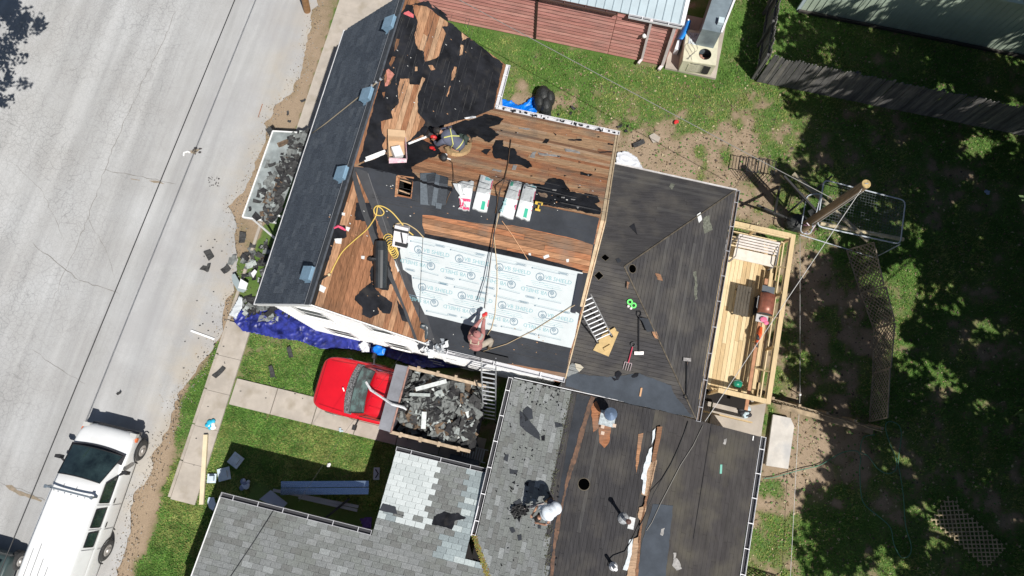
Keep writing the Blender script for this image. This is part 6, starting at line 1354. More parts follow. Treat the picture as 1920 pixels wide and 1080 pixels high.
# ---- bundles over the ridge
wrap = mat('wrap_white', (.66, .68, .68), .35, var=.04, scale=5, spec=.6); wgreen = mat('wrap_green', (.05, .42, .28), .4); wpink = mat('wrap_pink', (.62, .06, .15), .4); wteal = mat('wrap_teal', (.22, .52, .55), .4); wtext = mat('wrap_text', (.10, .10, .13), .5)
bl = ['torn-open white shingle bundle with red print, the one nearest the loose shingles', 'white wrapped shingle bundle, right one of the pair left of the ropes', 'white wrapped shingle bundle just right of the ropes with teal print along its edge', 'white wrapped shingle bundle farthest right, next to the yellow nail gun']
def bundle(label, c4, torn=False, text=False):
    """sagging bundle draped over the ridge; c4: px corners tl, tr, br, bl"""
    top = []; NL = 12; NW = 5
    def roof_at(px, py):
        a_, b2 = RN.px(px, py, 0), RS.px(px, py, 0); return a_ if UVof(a_)[1] > 5.87 else (b2 if UVof(b2)[1] < 5.87 else a_)
    B = thing('shingle_bundle', label, 'shingle bundle', roof_at(sum(p[0] for p in c4) / 4, sum(p[1] for p in c4) / 4), group='wrapped shingle bundles over the ridge')
    T_, Bt = [], []
    for i in range(NL + 1):
        s = i / NL; rt_, rb_ = [], []
        for j in range(NW + 1):
            t = j / NW; x = (c4[0][0] * (1 - t) + c4[1][0] * t) * (1 - s) + (c4[3][0] * (1 - t) + c4[2][0] * t) * s; y = (c4[0][1] * (1 - t) + c4[1][1] * t) * (1 - s) + (c4[3][1] * (1 - t) + c4[2][1] * t) * s
            if torn and j == 0: x += U(-4, 3)
            if i in (0, NL): y += U(-1.5, 1.5)
            p = roof_at(x, y); rb_.append(p + V((0, 0, .01))); h = .115 * (1 if 0 < j < NW else .82) * (1 if 0 < i < NL else .85); rt_.append(p + V((0, 0, h + U(-.008, .008))))
        T_.append(rt_); Bt.append(rb_)
    mb = MB(); mb.grid([r[::-1] for r in T_]); mb.grid(Bt)
    n = NW + 1; tot = (NL + 1) * n
    edge_t = [i * n for i in range(NL + 1)] + [NL * n + j for j in range(1, n)] + [i * n + NW for i in range(NL - 1, -1, -1)] + [j for j in range(NW - 1, 0, -1)]
    flip = lambda k: (k // n) * n + (NW - k % n)
    mb.f += [(flip(edge_t[i]), flip(edge_t[(i + 1) % len(edge_t)]), tot + edge_t[(i + 1) % len(edge_t)], tot + edge_t[i]) for i in range(len(edge_t))]; mb.m += [0] * len(edge_t)
    w_ = obj('wrapper', mb, wrap, B, smooth=False)
    def pr_(i0, i1, j0, j1, m, z=.004):
        q = MB(); P_ = []
        for a_ in range(5):
            row = []
            for b2 in range(4):
                s = (i0 + (i1 - i0) * a_ / 4) * NL; t = (j0 + (j1 - j0) * b2 / 3) * NW; i, j = min(int(s), NL - 1), min(int(t), NW - 1); fs, ft = s - i, t - j
                row.append(T_[i][j].lerp(T_[i][j + 1], ft).lerp(T_[i + 1][j].lerp(T_[i + 1][j + 1], ft), fs) + V((0, 0, z)))
            P_.append(row)
        q.grid([r[::-1] for r in P_]); o2 = obj('wrapper_print', q, m, B); return P_
    def words(body, i0, j0, size, m, along=(0, 1)):
        i, j = int(i0 * NL), min(int(j0 * NW), NW - 1); p = T_[i][j].lerp(T_[i][j + 1], j0 * NW - j) + V((0, 0, .012)); X_ = (T_[max(0, i - 4)][j] - T_[i][j]).normalized(); N_ = (RS.n if UVof(p)[1] < 5.87 else RN.n); Y_ = N_.cross(X_)
        q = MB(); put_text(q, body, size, p + N_ * .004, X_, Y_); obj('wrapper_print', q, m, B)
    return pr_, words
p1, w1 = bundle(bl[0], [(864, 342), (889, 343), (880, 397), (861, 394)], torn=True); p1(.62, .97, .02, .42, wpink); p1(.62, .72, .4, .98, wpink); p1(.9, .99, .4, .98, wpink); w1('PRO', .55, .45, .13, wtext)
mb = MB(); P_ = [[RS.px(851 + 4 * i + U(-2, 2) + (5 * j if i < 2 else 2 * j), 344 + 11 * j + U(-2, 2), .02 + .05 * ((i + j) % 3) + .04 * R()) for j in range(5)] for i in range(5)]
mb.grid(P_); o_ = obj('torn_wrapper', mb, wrap, None, label='torn crumpled white wrapper at the left side of the opened bundle', cat='wrapper'); md = o_.modifiers.new('s', 'SOLIDIFY'); md.thickness = .004
p2, w2_ = bundle(bl[1], [(902, 331), (925, 338), (913, 400), (886, 393)]); p2(.72, .96, .55, .8, wgreen); p2(.05, .85, .93, 1.0, wpink); p2(.02, .1, .4, .9, wteal); w2_('ARCHITECT', .52, .82, .05, wtext)
p3, w3_ = bundle(bl[2], [(958, 340), (979, 345), (962, 413), (937, 406)]); p3(.02, .16, .06, .3, wgreen); p3(.2, .75, .93, 1, wpink); w3_('Shingles', .97, .16, .12, wteal); w3_('performance', .62, .12, .09, wtext); p3(.62, .7, .85, .97, wtext)
p4, w4_ = bundle(bl[3], [(983, 346), (1006, 352), (993, 416), (967, 408)]); p4(.70, .96, .5, .74, wgreen); p4(.15, .72, .95, 1, wpink); p4(.02, .07, .5, .95, wteal); p4(.1, .16, .05, .16, wtext); w4_('ARCHITECT', .5, .84, .05, wtext)
# loose slate-blue shingles fanned out by the square hole
lsh = mat('slate_shingle', (.105, .125, .145), .9, var=.15, scale=18, bump=.3, bscale=60); lsh2 = mat('slate_shingle_dark', (.045, .052, .062), .9, var=.2, scale=18, bump=.3, bscale=60)
for k, (q, m_) in enumerate([([(788, 325), (814, 324), (806, 385), (788, 383)], lsh), ([(800, 328), (818, 324), (811, 386), (803, 383)], lsh2), ([(817, 326), (829, 330), (820, 388), (809, 384)], lsh), ([(826, 329), (841, 333), (836, 384), (818, 387)], lsh2), ([(817, 380), (829, 382), (827, 392), (817, 390)], lsh)]):
    mb = MB()
    P_ = []
    for s in range(5):
        t = s / 4; l = (q[0][0] * (1 - t) + q[3][0] * t, q[0][1] * (1 - t) + q[3][1] * t); r_ = (q[1][0] * (1 - t) + q[2][0] * t, q[1][1] * (1 - t) + q[2][1] * t)
        f = lambda x, y: (RS.px(x, y, .03 + k * .012 + .02 * math.sin(t * 3)) if UVof(RS.px(x, y))[1] < 5.87 else RN.px(x, y, .03 + k * .012))
        P_.append([f(*r_), f(*l)])
    mb.grid(P_); o_ = obj('loose_shingle', mb, m_, None, label=['widest slate-blue shingle at the left of the loose fan', 'dark shingle edge showing between the two palest loose shingles', 'narrow slate-blue shingle in the middle of the loose fan', 'dark slotted shingle at the right of the loose fan', 'small slate-blue shingle end poking out below the loose fan'][k], cat='shingle', group='loose shingles by the square hole'); md = o_.modifiers.new('s', 'SOLIDIFY'); md.thickness = .01; md.offset = 0
# nail gun
ng = thing('nail_gun', 'yellow nail gun lying on the felt right of the bundles', 'nail gun', RS.px(1011, 385, .02))
ym = mat('tool_yellow', (.62, .42, .06), .45)
mb = MB(); c = RS.px(1011, 381, .08); mb.bar(c - RS.du * .10, c + RS.du * .09, .07, .08, RS.n); mb.tube([c + RS.n * .0, c - RS.dv * .15], .022, 7); obj('body', mb, ym, ng)
mb = MB(); mb.box(c - RS.dv * .17, (.13, .05, .06), (RS.du, RS.dv, RS.n)); obj('battery', mb, ym, ng)
mb = MB(); mb.box(c + RS.du * .02 + RS.n * .06, (.08, .05, .03), (RS.du, RS.dv, RS.n)); obj('trigger_guard', mb, blackp, ng)
# cardboard box, white strips
cb = thing('cardboard_box', 'open cardboard box with pink printed sides and a white packet inside', 'box', ME.px(745, 282, 0))
bN = (ME.n + RN.n + V((0, 0, 1))).normalized(); cX = (ME.px(762, 263) - ME.px(737, 254)); cX = (cX - bN * cX.dot(bN)).normalized(); cY = bN.cross(cX).normalized(); cc = ME.px(744, 281, .30); card = mat('cardboard', (.52, .36, .22), .85, var=.08, scale=4); cpk = mat('box_pink', (.62, .30, .38), .7, var=.3, scale=14, col2=(.62, .55, .55))
mb = MB(); mb.box(cc - bN * .11, (.44, .66, .015), (cX, cY, bN)); obj('bottom', mb, card, cb)
for s in (-1, 1):
    mb = MB(); mb.box(cc + cX * .23 * s, (.014, .66, .25), (cX, cY, bN)); obj('side', mb, card if s < 0 else cpk, cb)
    mb = MB(); mb.box(cc + cY * .33 * s, (.46, .014, .25), (cX, cY, bN)); obj('side', mb, card if s > 0 else cpk, cb)
mb = MB(); mb.box(cc + cY * .43 + bN * .1, (.46, .22, .008), (cX, (cY + bN * .2).normalized(), (bN - cY * .2).normalized())); obj('flap', mb, card, cb)
mb = MB(); mb.box(cc - cY * .40 + bN * .06, (.46, .16, .008), (cX, (cY + bN * .5).normalized(), (bN - cY * .5).normalized())); obj('flap', mb, cpk, cb)
mb = MB(); mb.box(cc - cY * .08 + bN * .0, (.24, .3, .16), ((cX + cY * .3).normalized(), (cY - cX * .3).normalized(), bN)); obj('white_packet', mb, mat('packet_white', (.7, .7, .7), .6), cb)
k = 0
for (x0, y0), (x1, y1), o_, lbl in [((686, 297), (722, 283), .06, 'upper white metal strip lying left of the cardboard box'), ((684, 303), (722, 289), .05, 'lower white metal strip lying left of the cardboard box'), ((766, 270), (800, 257), .06, 'white metal strip between the box and the worker, upper one'), ((768, 274), (800, 262), .05, 'white metal strip between the box and the worker, lower one')]:
    mb = MB(); mb.bar(ME.px(x0, y0, o_), ME.px(x1, y1, o_), .07, .02, ME.n); obj('metal_strip', mb, white, None, label=lbl, cat='metal strip', group='white drip edge strips')
# misc: white glossy sheet, red scraps near worker
mb = MB(); P_ = [[RN.px(864 + 9.5 * i, 218 + 3.2 * j * (1 - abs(i - 1.6) / 2.3) - i * .6 + 3, .03 + .02 * ((i * 2 + j) % 3)) for j in range(-1, 2)] for i in range(4)]; mb.grid(P_); o_ = obj('white_film', mb, mat('glossy_white', (.75, .76, .78), .3), None, label='small crumpled piece of glossy white film on black felt', cat='film'); md = o_.modifiers.new('s', 'SOLIDIFY'); md.thickness = .004
for q, m_, lb, nm in [((809, 250), blackp, 'black round cap-like bag between the box strips and the worker', 'black_bag'), ((795, 245), felt, 'dark crumpled cloth beside the black bag near the seated worker', 'dark_cloth')]:
    mb = MB(); c = RN.px(*q, .1); mb.ball(c, (.16, .18, .12), 10, 7, ax=(RN.du, RN.dv, RN.n)); [mb.ball(c + V((U(-.2, .2), U(-.2, .2), -.03)), (U(.05, .12), U(.04, .1), .05), 7, 5) for _ in range(6)]; obj(nm, mb, m_, None, label=lb, cat='bag' if 'bag' in nm else 'cloth')
redp = mat('red_plastic', (.58, .03, .03), .45)
for q, s, lb in [((813, 257), (.10, .07, .06), 'red rounded tool part just left of the seated worker'), ((810, 277), (.08, .07, .03), 'small red pointed scrap below the red tool part')]:
    mb = MB(); c = RN.px(*q, .1 if q[1] < 260 else .05); mb.ball(c, s, 8, 5, ax=(RN.du, RN.dv, RN.n)); mb.bar(c, c + RN.du * .1 - RN.dv * .08, .05, .03, RN.n); obj('red_tool_part', mb, redp, None, label=lb, cat='tool part')
mb = MB(); c = RN.px(832, 295, .09); mb.ball(c, (.11, .12, .10), 10, 7); mb.ball(c + RN.dv * .04 + RN.n * .05, (.09, .05, .05), 8, 5, m=1); mb.tube([c, c + RN.du * .2 - RN.dv * .03], .02, 6, m=1); obj('nailer', mb, [blackp, white], None, label='black and white nailer head lying below the seated worker', cat='nail gun')
mb = MB(); mb.tube([ME.px(x, y, .03) for x, y in [(626, 428), (634, 424), (642, 428), (648, 432)]], [.02, .035, .04, .02], 5); obj('pink_ribbon', mb, mat('pink_ribbon', (.70, .08, .16), .6), None, label='pink ribbon tape on the brown triangle by the dark ridge', cat='ribbon')
mb = MB(); mb.tube([ME.px(x, y, .03) for x, y in [(598, 530), (608, 520), (616, 516)]], .018, 5); mb.ball(ME.px(617, 515, .04), .045, 7, 5, m=1); mb.ball(ME.px(609, 519, .04), .03, 7, 5); obj('hose_coupling', mb, [blackp, mat('brass', (.6, .5, .3), .4)], None, label='hose coupling at the lower end of the yellow hose by the ridge vent', cat='coupling')
# tan foam pad under the worker
foam = mat('tan_foam', (.42, .29, .15), .95, var=.2, scale=12)
mb = MB(); P_ = []
for i in range(9):
    t = i / 8; a_ = math.radians(200 + 175 * t) ; x, y = 858 + 26 * math.cos(a_), 276 - 18 * math.sin(a_) ; P_.append((x, y))
outp = P_ + [(858 + 15 * math.cos(math.radians(200 + 175 * (1 - i / 8))), 276 - 8 * math.sin(math.radians(200 + 175 * (1 - i / 8)))) for i in range(9)]
outp = jag(outp, 1.2, 5); sheet(mb, [[RN.px(x, y, .01) for x, y in outp]], .1, .1, RN.n); obj('foam_pad', mb, foam, None, label='curved tan foam pad under the worker in yellow harness', cat='foam pad')
# ================================================================ LADDERS
alu = mat('aluminium', (.60, .61, .63), .35, metal=.6, var=.1, scale=6)
def ladder(label, foot, head, wd, side, name='ladder', rungs=None, m=alu, rail=.07, rr=.022, name2='rung'):
    f, h = V(foot), V(head); Ld = thing(name, label, 'ladder', f); d = (h - f); L_ = d.length; d.normalize(); x = V(side); x = (x - d * x.dot(d)).normalized(); n_ = d.cross(x)
    for s in (-1, 1):
        mb = MB(); mb.box((f + h) / 2 + x * s * wd / 2, (L_, .028, rail), (d, x, n_)); obj('side_rail', mb, m, Ld)
        mb = MB(); mb.box(f + x * s * wd / 2 + d * .03, (.08, .06, rail * 1.2), (d, x, n_)); obj('foot', mb, blackp, Ld)
    for k in range(rungs or int(L_ / .3)):
        p = f + d * (.18 + k * (L_ - .3) / max(1, (rungs or int(L_ / .3)) - 1)); mb = MB(); mb.tube([p - x * wd / 2, p + x * wd / 2], rr, 8); obj(name2, mb, m, Ld)
    return Ld
ladder('aluminium extension ladder standing between the dump bed and the main house eave', W(-.90, .85, .02) + W(-.05, -.2), G(916, 668, 5.35), .42, W(1, .05), rungs=15)
h = G(1087, 552, 6.1); f = HS.px(1143, 626, .06)
ladder('aluminium ladder leaning from a yellow plywood board up to the higher roof', HS.px(1134, 636, .05), G(1094, 560, 6.35), .45, W(.85, .5), rungs=10)
mb = MB(); q = [HS.px(x, y) for x, y in [(1137, 614), (1160, 622), (1141, 668), (1112, 656)]]; sheet(mb, [q], .035, .02, HS.n); obj('plywood_board', mb, mat('plywood', (.48, .34, .15), .75, var=.12, scale=5), None, label='yellow plywood board under the feet of the leaning ladder', cat='board')
for c, lb in [((1148, 620), 'tan block holding the ladder foot at the upper edge of the plywood'), ((1139, 652), 'tan block holding the ladder foot at the lower edge of the plywood')]:
    mb = MB(); mb.box(HS.px(*c, .07), (.22, .1, .06), ((HS.du + HS.dv).normalized(), (HS.dv - HS.du).normalized(), HS.n)); obj('wood_block', mb, mat('plywood', (.48, .34, .15)), None, label=lb, cat='block', group='ladder foot blocks')
L3 = ladder('short dark ladder lying flat on the ground in the shaded corner by the grey roofs', W(-1.75, -.55, .12), W(-.75, -.55, .3), .42, W(0, 1), rungs=9)
# ================================================================ TOOLS ON THE HIPPED ROOF
def longtool(name, label, cat, pl, a, b_, hm, headpts=None, dgrip=True):
    A_, B_ = pl.px(*a, .05), pl.px(*b_, .05); T = thing(name, label, cat, B_); mb = MB(); mb.tube([A_, B_], .018, 8); obj('shaft', mb, hm, T)
    d = (B_ - A_).normalized(); x = pl.n.cross(d).normalized(); return T, A_, B_, d, x
T, A_, B_, d, x = longtool('pitchfork', 'red-shafted shingle fork lying on the hipped roof, four tines down', 'fork', HS, (1186, 650), (1178, 680), mat('red_shaft', (.50, .05, .09), .5))
mb = MB(); ring(mb, A_ - d * .07, x, d, .05, .075, 0, 12); o_ = obj('grip', mb, blackp, T); md = o_.modifiers.new('s', 'SOLIDIFY'); md.thickness = .02
mb = MB(); mb.bar(B_ - x * .11, B_ + x * .11, .025, .02)
for k in range(4): mb.tube([B_ + x * (-.105 + .07 * k), B_ + x * (-.105 + .07 * k) + d * .24], [.011, .006], 5)
obj('tines', mb, mat('worn_steel', (.40, .33, .34), .4, metal=.5), T)
for pl, a, b_, lb, gx in [(HS, (1198, 594), (1198, 660), 'flat roofing spade lying upright near the seam, blade down by the fork', 1), (HE, (1287, 738), (1288, 676), 'flat roofing spade lying by the east gutter, blade pointing up', 1)]:
    T, A_, B_, d, x = longtool('roofing_spade', lb, 'spade', pl, a, b_, mat('black_shaft', (.015, .015, .018), .5)); T['group'] = 'flat roofing spades on the hipped roof'
    mb = MB()
    mb.tube([A_, A_ - d * .06 - x * .06, A_ - d * .16 - x * .05, A_ - d * .16 + x * .05, A_ - d * .06 + x * .06, A_], .014, 6); obj('grip', mb, mat('black_shaft', (.015, .015, .018)), T)
    mb = MB(); mb.box(B_ + d * .03, (.27, .10, .03), (x, d, pl.n)); obj('blade', mb, mat('worn_blade', (.42, .40, .39), .4, metal=.4, var=.3, scale=14), T)
for (x_, y_), lb in [((1181, 566), 'upper green tape roll with a pale centre on the hipped roof'), ((1188, 572.5), 'lower green tape roll with a pale centre beside the white ones')]:
    mb = MB(); c = HS.px(x_, y_, .03); ring(mb, c, HS.du, HS.dv, .045, .085, 0, 16); o_ = obj('tape_roll', mb, mat('tape_green', (.08, .70, .10), .5), None, label=lb, cat='tape roll', group='green tape rolls'); md = o_.modifiers.new('s', 'SOLIDIFY'); md.thickness = .05; md.offset = 0
mb = MB(); [mb.ball(HS.px(x_, y_, .04), .045, 8, 6) for x_, y_ in ((1178, 574), (1183, 578))]; obj('white_pads', mb, mat('pad_white', (.7, .65, .63), .7), None, label='pair of small white knobs just below the green tape rolls', cat='knobs')
pf = [(1063, 690), (1072, 680), (1082, 682), (1094, 688), (1084, 697), (1066, 705), (1060, 704)]
patch('shingle_pile', HS, pf, GS[0], None, off=.06, thick=.05, amp=1, seg=6, label='pale grey shingle scrap folded at the corner between the two roofs', cat='shingle')
patch('shingle_pile', HS, [(1078, 680), (1088, 682), (1094, 688), (1086, 696), (1080, 690)], mat('tan_paper', (.42, .38, .30), .8), None, off=.08, thick=.015, amp=1, seg=6, label='tan torn paper corner on the grey shingle scrap', cat='paper')
for q, lb in [([(1154, 698), (1160, 695), (1166, 700), (1162, 706), (1157, 712), (1154, 706)], 'left curl of black felt crumbs below the fork'), ([(1184, 705), (1190, 700), (1197, 700), (1194, 706), (1186, 708)], 'right curl of black felt crumbs below the spade'), ([(1147, 707), (1154, 710), (1160, 712), (1152, 714)], 'small flat felt crumb at the far left below the fork')]:
    patch('felt_curl', HS, q, felt, None, off=.03, thick=.02, amp=1.2, seg=3, label=lb, cat='felt scrap', group='felt crumbs on the hipped roof')
mb = MB(); mb.bar(HS.px(1203, 727, .03), HS.px(1200, 743, .03), .05, .03, HS.n); obj('wood_stick', mb, mat('orange_wood', (.52, .30, .16), .8), None, label='short light wooden stick on the blue-grey felt strip', cat='stick')
for (x_, y_), lb in [((1046, 707), 'brick-red wood block at the felt edge beside the lower grey shingles, left one'), ((1074, 717), 'brick-red wood block at the felt edge, right one with a dark side')]:
    mb = MB(); mb.box(HS.px(x_, y_, .05) if 0 else G(x_, y_, 3.35), (.2, .26, .1), (HS.du, HS.dv, HS.n)); obj('wood_block', mb, browns[1], None, label=lb, cat='block', group='red wood blocks at the roof step')
# white bits along the main eave (torn wrap), steel bracket
mb = MB()
for _ in range(26): c = RS.px(U(790, 838), U(642, 662), U(.02, .12)); tl = V((U(-1, 1), U(-1, 1), 1)).normalized(); X_ = perp(tl)[0]; scrap(mb, c, U(.08, .2), X_, tl.cross(X_), tl, random.choices([0, 1, 2, 3], [4, 2, 1, .4])[0], curl=.04)
obj('wrapper_litter', mb, [mat('torn_white', (.62, .64, .66), .5), mat('torn_grey', (.3, .33, .36), .6), felt_grey, wgreen], None, label='torn white wrapping scraps heaped on the eave corner above the truck', cat='litter', kind='stuff')
mb = MB(); P_ = [[RS.px(787 + 5 * i, 608 + 6 * j, .04 + .06 * math.sin(i * 1.7 + j)) for j in range(6)] for i in range(4)]; mb.grid(P_); o_ = obj('grey_plastic_film', mb, mat('dark_film', (.05, .065, .075), .35), None, label='dark grey plastic film crumpled at the left eave corner of the felt', cat='film', smooth=True); md = o_.modifiers.new('s', 'SOLIDIFY'); md.thickness = .004
# ================================================================ TARPS AND DEBRIS AT THE HOUSE FOOT
def tarp(name, label, cat, outline, m, amp=.09, step=.11, base=.03, seed=1, fs=2.6):
    """a crumpled cloth inside a traced outline on the ground"""
    pts = [G(x, y) for x, y in outline]; x0 = min(p.x for p in pts); x1 = max(p.x for p in pts); y0 = min(p.y for p in pts); y1 = max(p.y for p in pts)
    def inside(x, y):
        c = False; j = len(pts) - 1
        for i in range(len(pts)):
            if (pts[i].y > y) != (pts[j].y > y) and x < (pts[j].x - pts[i].x) * (y - pts[i].y) / (pts[j].y - pts[i].y) + pts[i].x: c = not c
            j = i
        return c
    step = .035; nx, ny = int((x1 - x0) / step) + 2, int((y1 - y0) / step) + 2; gx, gy = np.meshgrid(x0 + np.arange(nx) * step, y0 + np.arange(ny) * step); f = VN(seed)
    wv = f(gx, gy, 1.2, 2); rdg = lambda s_, o_: (1 - np.abs(f(gx * 1.0 + wv * 1.5 + o_, gy * 1.0 - wv + o_, s_, 1) - .5) * 2) ** 4; h = base + amp * (1.1 * rdg(1.6, 0) + .7 * rdg(3.4, 7) + .45 * rdg(6.5, 3) + .5 * f(gx, gy, .8, 2))
    idx = {}; mb = MB()
    for j in range(ny):
        for i in range(nx):
            if inside(gx[j, i], gy[j, i]): idx[(i, j)] = len(mb.v); mb.v.append(V((gx[j, i], gy[j, i], h[j, i])))
    for j in range(ny - 1):
        for i in range(nx - 1):
            q = [(i, j), (i + 1, j), (i + 1, j + 1), (i, j + 1)]
            if all(k in idx for k in q): mb.f.append(tuple(idx[k] for k in q)); mb.m.append(0)
    o_ = obj(name, mb, m, None, smooth=True, label=label, cat=cat); md = o_.modifiers.new('s', 'SOLIDIFY'); md.thickness = .008; return o_
tarp('blue_tarp', 'crumpled dark blue tarpaulin along the foot of the white gable wall', 'tarpaulin', [(437, 588), (455, 578), (480, 588), (500, 575), (530, 580), (560, 590), (590, 606), (700, 620), (830, 650), (880, 690), (780, 690), (720, 668), (650, 655), (600, 655), (560, 640), (520, 636), (485, 628), (455, 622), (440, 605)], mat('tarp_blue', (.022, .030, .20), .42, var=.55, scale=5, spec=.5), amp=.08, seed=4)
tarp('blue_tarp', 'bright blue tarpaulin scrap beside the truck hood at the wall', 'tarpaulin', [(698, 653), (712, 648), (728, 656), (726, 668), (712, 670), (702, 662)], mat('tarp_bright', (.0, .17, .70), .4), amp=.08, seed=9, base=.2)
tarp('blue_tarp', 'bright blue tarpaulin behind the main house gutter on the top yard', 'tarpaulin', [(930, 186), (958, 190), (975, 200), (1002, 182), (1008, 215), (985, 225), (930, 215)], mat('tarp_bright', (.0, .17, .70), .4), amp=.10, seed=5)
tarp('white_tarp', 'crumpled white sheet on the ground at the corner of the two roofs', 'sheet', [(1155, 288), (1175, 284), (1195, 296), (1206, 318), (1200, 330), (1150, 330)], mat('sheet_white', (.62, .64, .68), .6), amp=.10, seed=6)
tarp('white_sheet_scrap', 'small crumpled white plastic beside the truck hood on the tarpaulin', 'plastic sheet', [(674, 648), (686, 640), (700, 648), (696, 662), (680, 662)], mat('sheet_white', (.62, .64, .68)), amp=.10, seed=7, base=.15)
dk = mat('black_wrap', (.02, .022, .022), .6, var=.3, scale=6)
mb = MB(); c = G(1018, 196, 0)
for k, (dx, dy, s) in enumerate([(0, .2, .42), (.1, -.2, .36), (-.15, -.1, .3), (.25, .1, .3)]): mb.ball(c + V((dx, dy, .28)), (s * .7, s, .35), 12, 8)
mb.box(c + V((.1, -.55, .1)), (.4, .7, .08)); obj('felt_bundle', mb, dk, None, label='big bundle of black felt heaped on the grass beside the blue tarpaulin', cat='felt bundle', smooth=False)
# heaps of torn shingles on the ground
def heap(label, cx0, cy0, rx, ry, n, hgt, cols=(4, 4, 2, .8, .3), size=(.12, .32), name='shingle_heap', z0=0.02, cut=None):
    mb = MB()
    for _ in range(n):
        a_, r_ = U(0, 6.28), R() ** .6; px, py = cx0 + rx * r_ * math.cos(a_), cy0 + ry * r_ * math.sin(a_)
        tl = V((U(-.4, .4), U(-.4, .4), 1)).normalized(); X_ = perp(tl)[0]; scrap(mb, G(px, py, z0 + hgt * (1 - r_) * R()), U(*size), X_, tl.cross(X_), tl, random.choices(range(5), cols)[0], curl=U(0, .06))
    return obj(name, mb, scr, None, label=label, cat='shingle debris', kind='stuff')
heap('torn black shingles strewn over the pavement edge left of the gable corner', 500, 505, 45, 55, 95, .25)
heap('torn shingles and felt heaped at the left end of the blue tarpaulin', 500, 578, 50, 28, 100, .3, (4, 3, 3, 1.2, .3))
heap('thin scatter of black felt scraps on the grass behind the gutter', 1100, 235, 110, 25, 22, .02, (4, 1, 0, 0, 0), (.05, .16))
tarp('grey_plastic_sheet', 'pale grey plastic sheet sticking out under the gable corner on the tarpaulin', 'plastic sheet', [(432, 592), (440, 575), (452, 556), (460, 560), (458, 580), (445, 600)], mat('sheet_pale', (.55, .58, .6), .4), amp=.09, seed=11, base=.1)
patch('metal_flashing', GR, Z((380, 400), 4.8, [(290, 570), (320, 560), (385, 690), (430, 700), (395, 730), (345, 715), (300, 640)]), mat('pale_steel_blue', (.34, .40, .41), .4, metal=.2), None, off=.3, thick=.01, amp=.5, seg=12, label='long pale metal flashing lying on the verge beside the shingle heap', cat='flashing')
patch('white_sheet', GR, Z((380, 400), 4.8, [(380, 612), (445, 652), (425, 710), (358, 695)]), mat('packet_white', (.7, .7, .7)), None, off=.4, thick=.03, amp=.5, seg=12, label='small white panel lying on the pale flashing by the verge', cat='panel')
patch('white_sheet', GR, Z((380, 400), 4.8, [(465, 560), (500, 525), (520, 545), (485, 600)]), mat('packet_white', (.7, .7, .7)), None, off=.35, thick=.03, amp=.5, seg=12, label='narrow white panel leaning against the eave foot', cat='panel')
scraps = [((393, 478), 'lone black shingle scrap on the street, upper of the pair'), ((386, 504), 'lone black shingle scrap on the street, lower of the pair'), ((424, 505), 'dark shingle scrap on the dirt verge next to the heap'), ((455, 446), 'small dark scrap on the verge below the awning corner'), ((437, 487), 'grey-blue shingle pack at the verge above the heap'), ((412, 698), 'dark shingle scrap on the pavement beside the front path'), ((544, 661), 'dark shingle scrap on the lawn close to the blue tarpaulin'), ((510, 697), 'bluish shingle scrap on the lawn nearer the front path'), ((224, 737), 'tiny dark scrap alone in the middle of the street'), ((569, 189), 'tiny dark scrap on the upper pavement'), ((540, 213), 'dark scrap on the verge above the awning'), ((543, 228), 'smallest dark scrap just above the awning edge'),
          ((1075, 203), 'black scrap on the grass right of the felt bundle'), ((1197, 270), 'round black scrap on the dirt right of the house corner'), ((507, 248), 'large black felt flap hanging at the top corner of the awning')]
for k, ((x_, y_), lb) in enumerate(scraps):
    mb = MB(); s = .32 if k < 8 else (.14 if k not in (13, 14) else .3); z_ = 0.03 if k != 14 else 2.6
    for j in range(1 if k not in (1, 4) else 2): scrap(mb, G(x_, y_, z_ + j * .03) + V((U(-.05, .05), U(-.05, .05), 0)) * j * 2, s, V((1, 0, 0)), V((0, 1, 0)), V((0, 0, 1)), 1 if k != 4 else 2, curl=.05)
    obj('shingle_scrap', mb, scr, None, label=lb, cat='shingle', group='stray shingle scraps')
mb = MB()
for _ in range(70):
    p = random.choice([(U(360, 440), U(440, 700)), (U(450, 760), U(690, 760)), (U(300, 420), U(600, 900))]); c = G(*p, .035); mb.box(c, (U(.02, .06), U(.02, .04), .012))
obj('litter_crumbs', mb, scr[1], None, label='fine dark roofing crumbs sprinkled over verge and path', cat='litter', kind='stuff')
mb = MB(); mb.bar(G(358, 620, .04), G(402, 636, .04), .07, .03); obj('white_stick', mb, white, None, label='thin white trim stick lying across the dirt verge', cat='stick')
mb = MB(); mb.bar(G(492, 195, .02), G(484, 220, .02), .02, .02); obj('red_stick', mb, browns[1], None, label='thin reddish stick lying on the street left of the verge', cat='stick')
mb = MB(); mb.tube([G(344, 292, .02), G(345, 286, .05), G(352, 284, .05), G(357, 286, .02)], .03, 5); obj('white_litter', mb, white, None, label='small curled white litter beside the dark stain on the street', cat='litter')
mb = MB(); [mb.ball(G(368 + U(-8, 8), 283 + U(-6, 6), .0), (U(.02, .09), U(.02, .07), .015), 6, 4) for _ in range(16)]; obj('dark_dirt_clod', mb, mat('dark_dirt', (.06, .055, .055), .95), None, label='dark dirt clods on the street beside curled white litter', cat='dirt', kind='stuff')
mb = MB(); [mb.ball(G(U(390, 412), U(330, 350), .0), (U(.01, .04), U(.01, .03), .01), 6, 4) for _ in range(26)]; obj('dirt_crumbs', mb, mat('dark_dirt', (.06, .055, .055)), None, label='sprinkle of dark crumbs on the street left of the awning', cat='dirt', kind='stuff')
mb = MB(); mb.bar(G(386, 815, .12), G(378, 946, .10), .14, .08); obj('lumber_board', mb, mat('new_lumber', (.66, .56, .38), .75, var=.08, scale=4), None, label='long new pale timber lying along the pavement edge', cat='board')
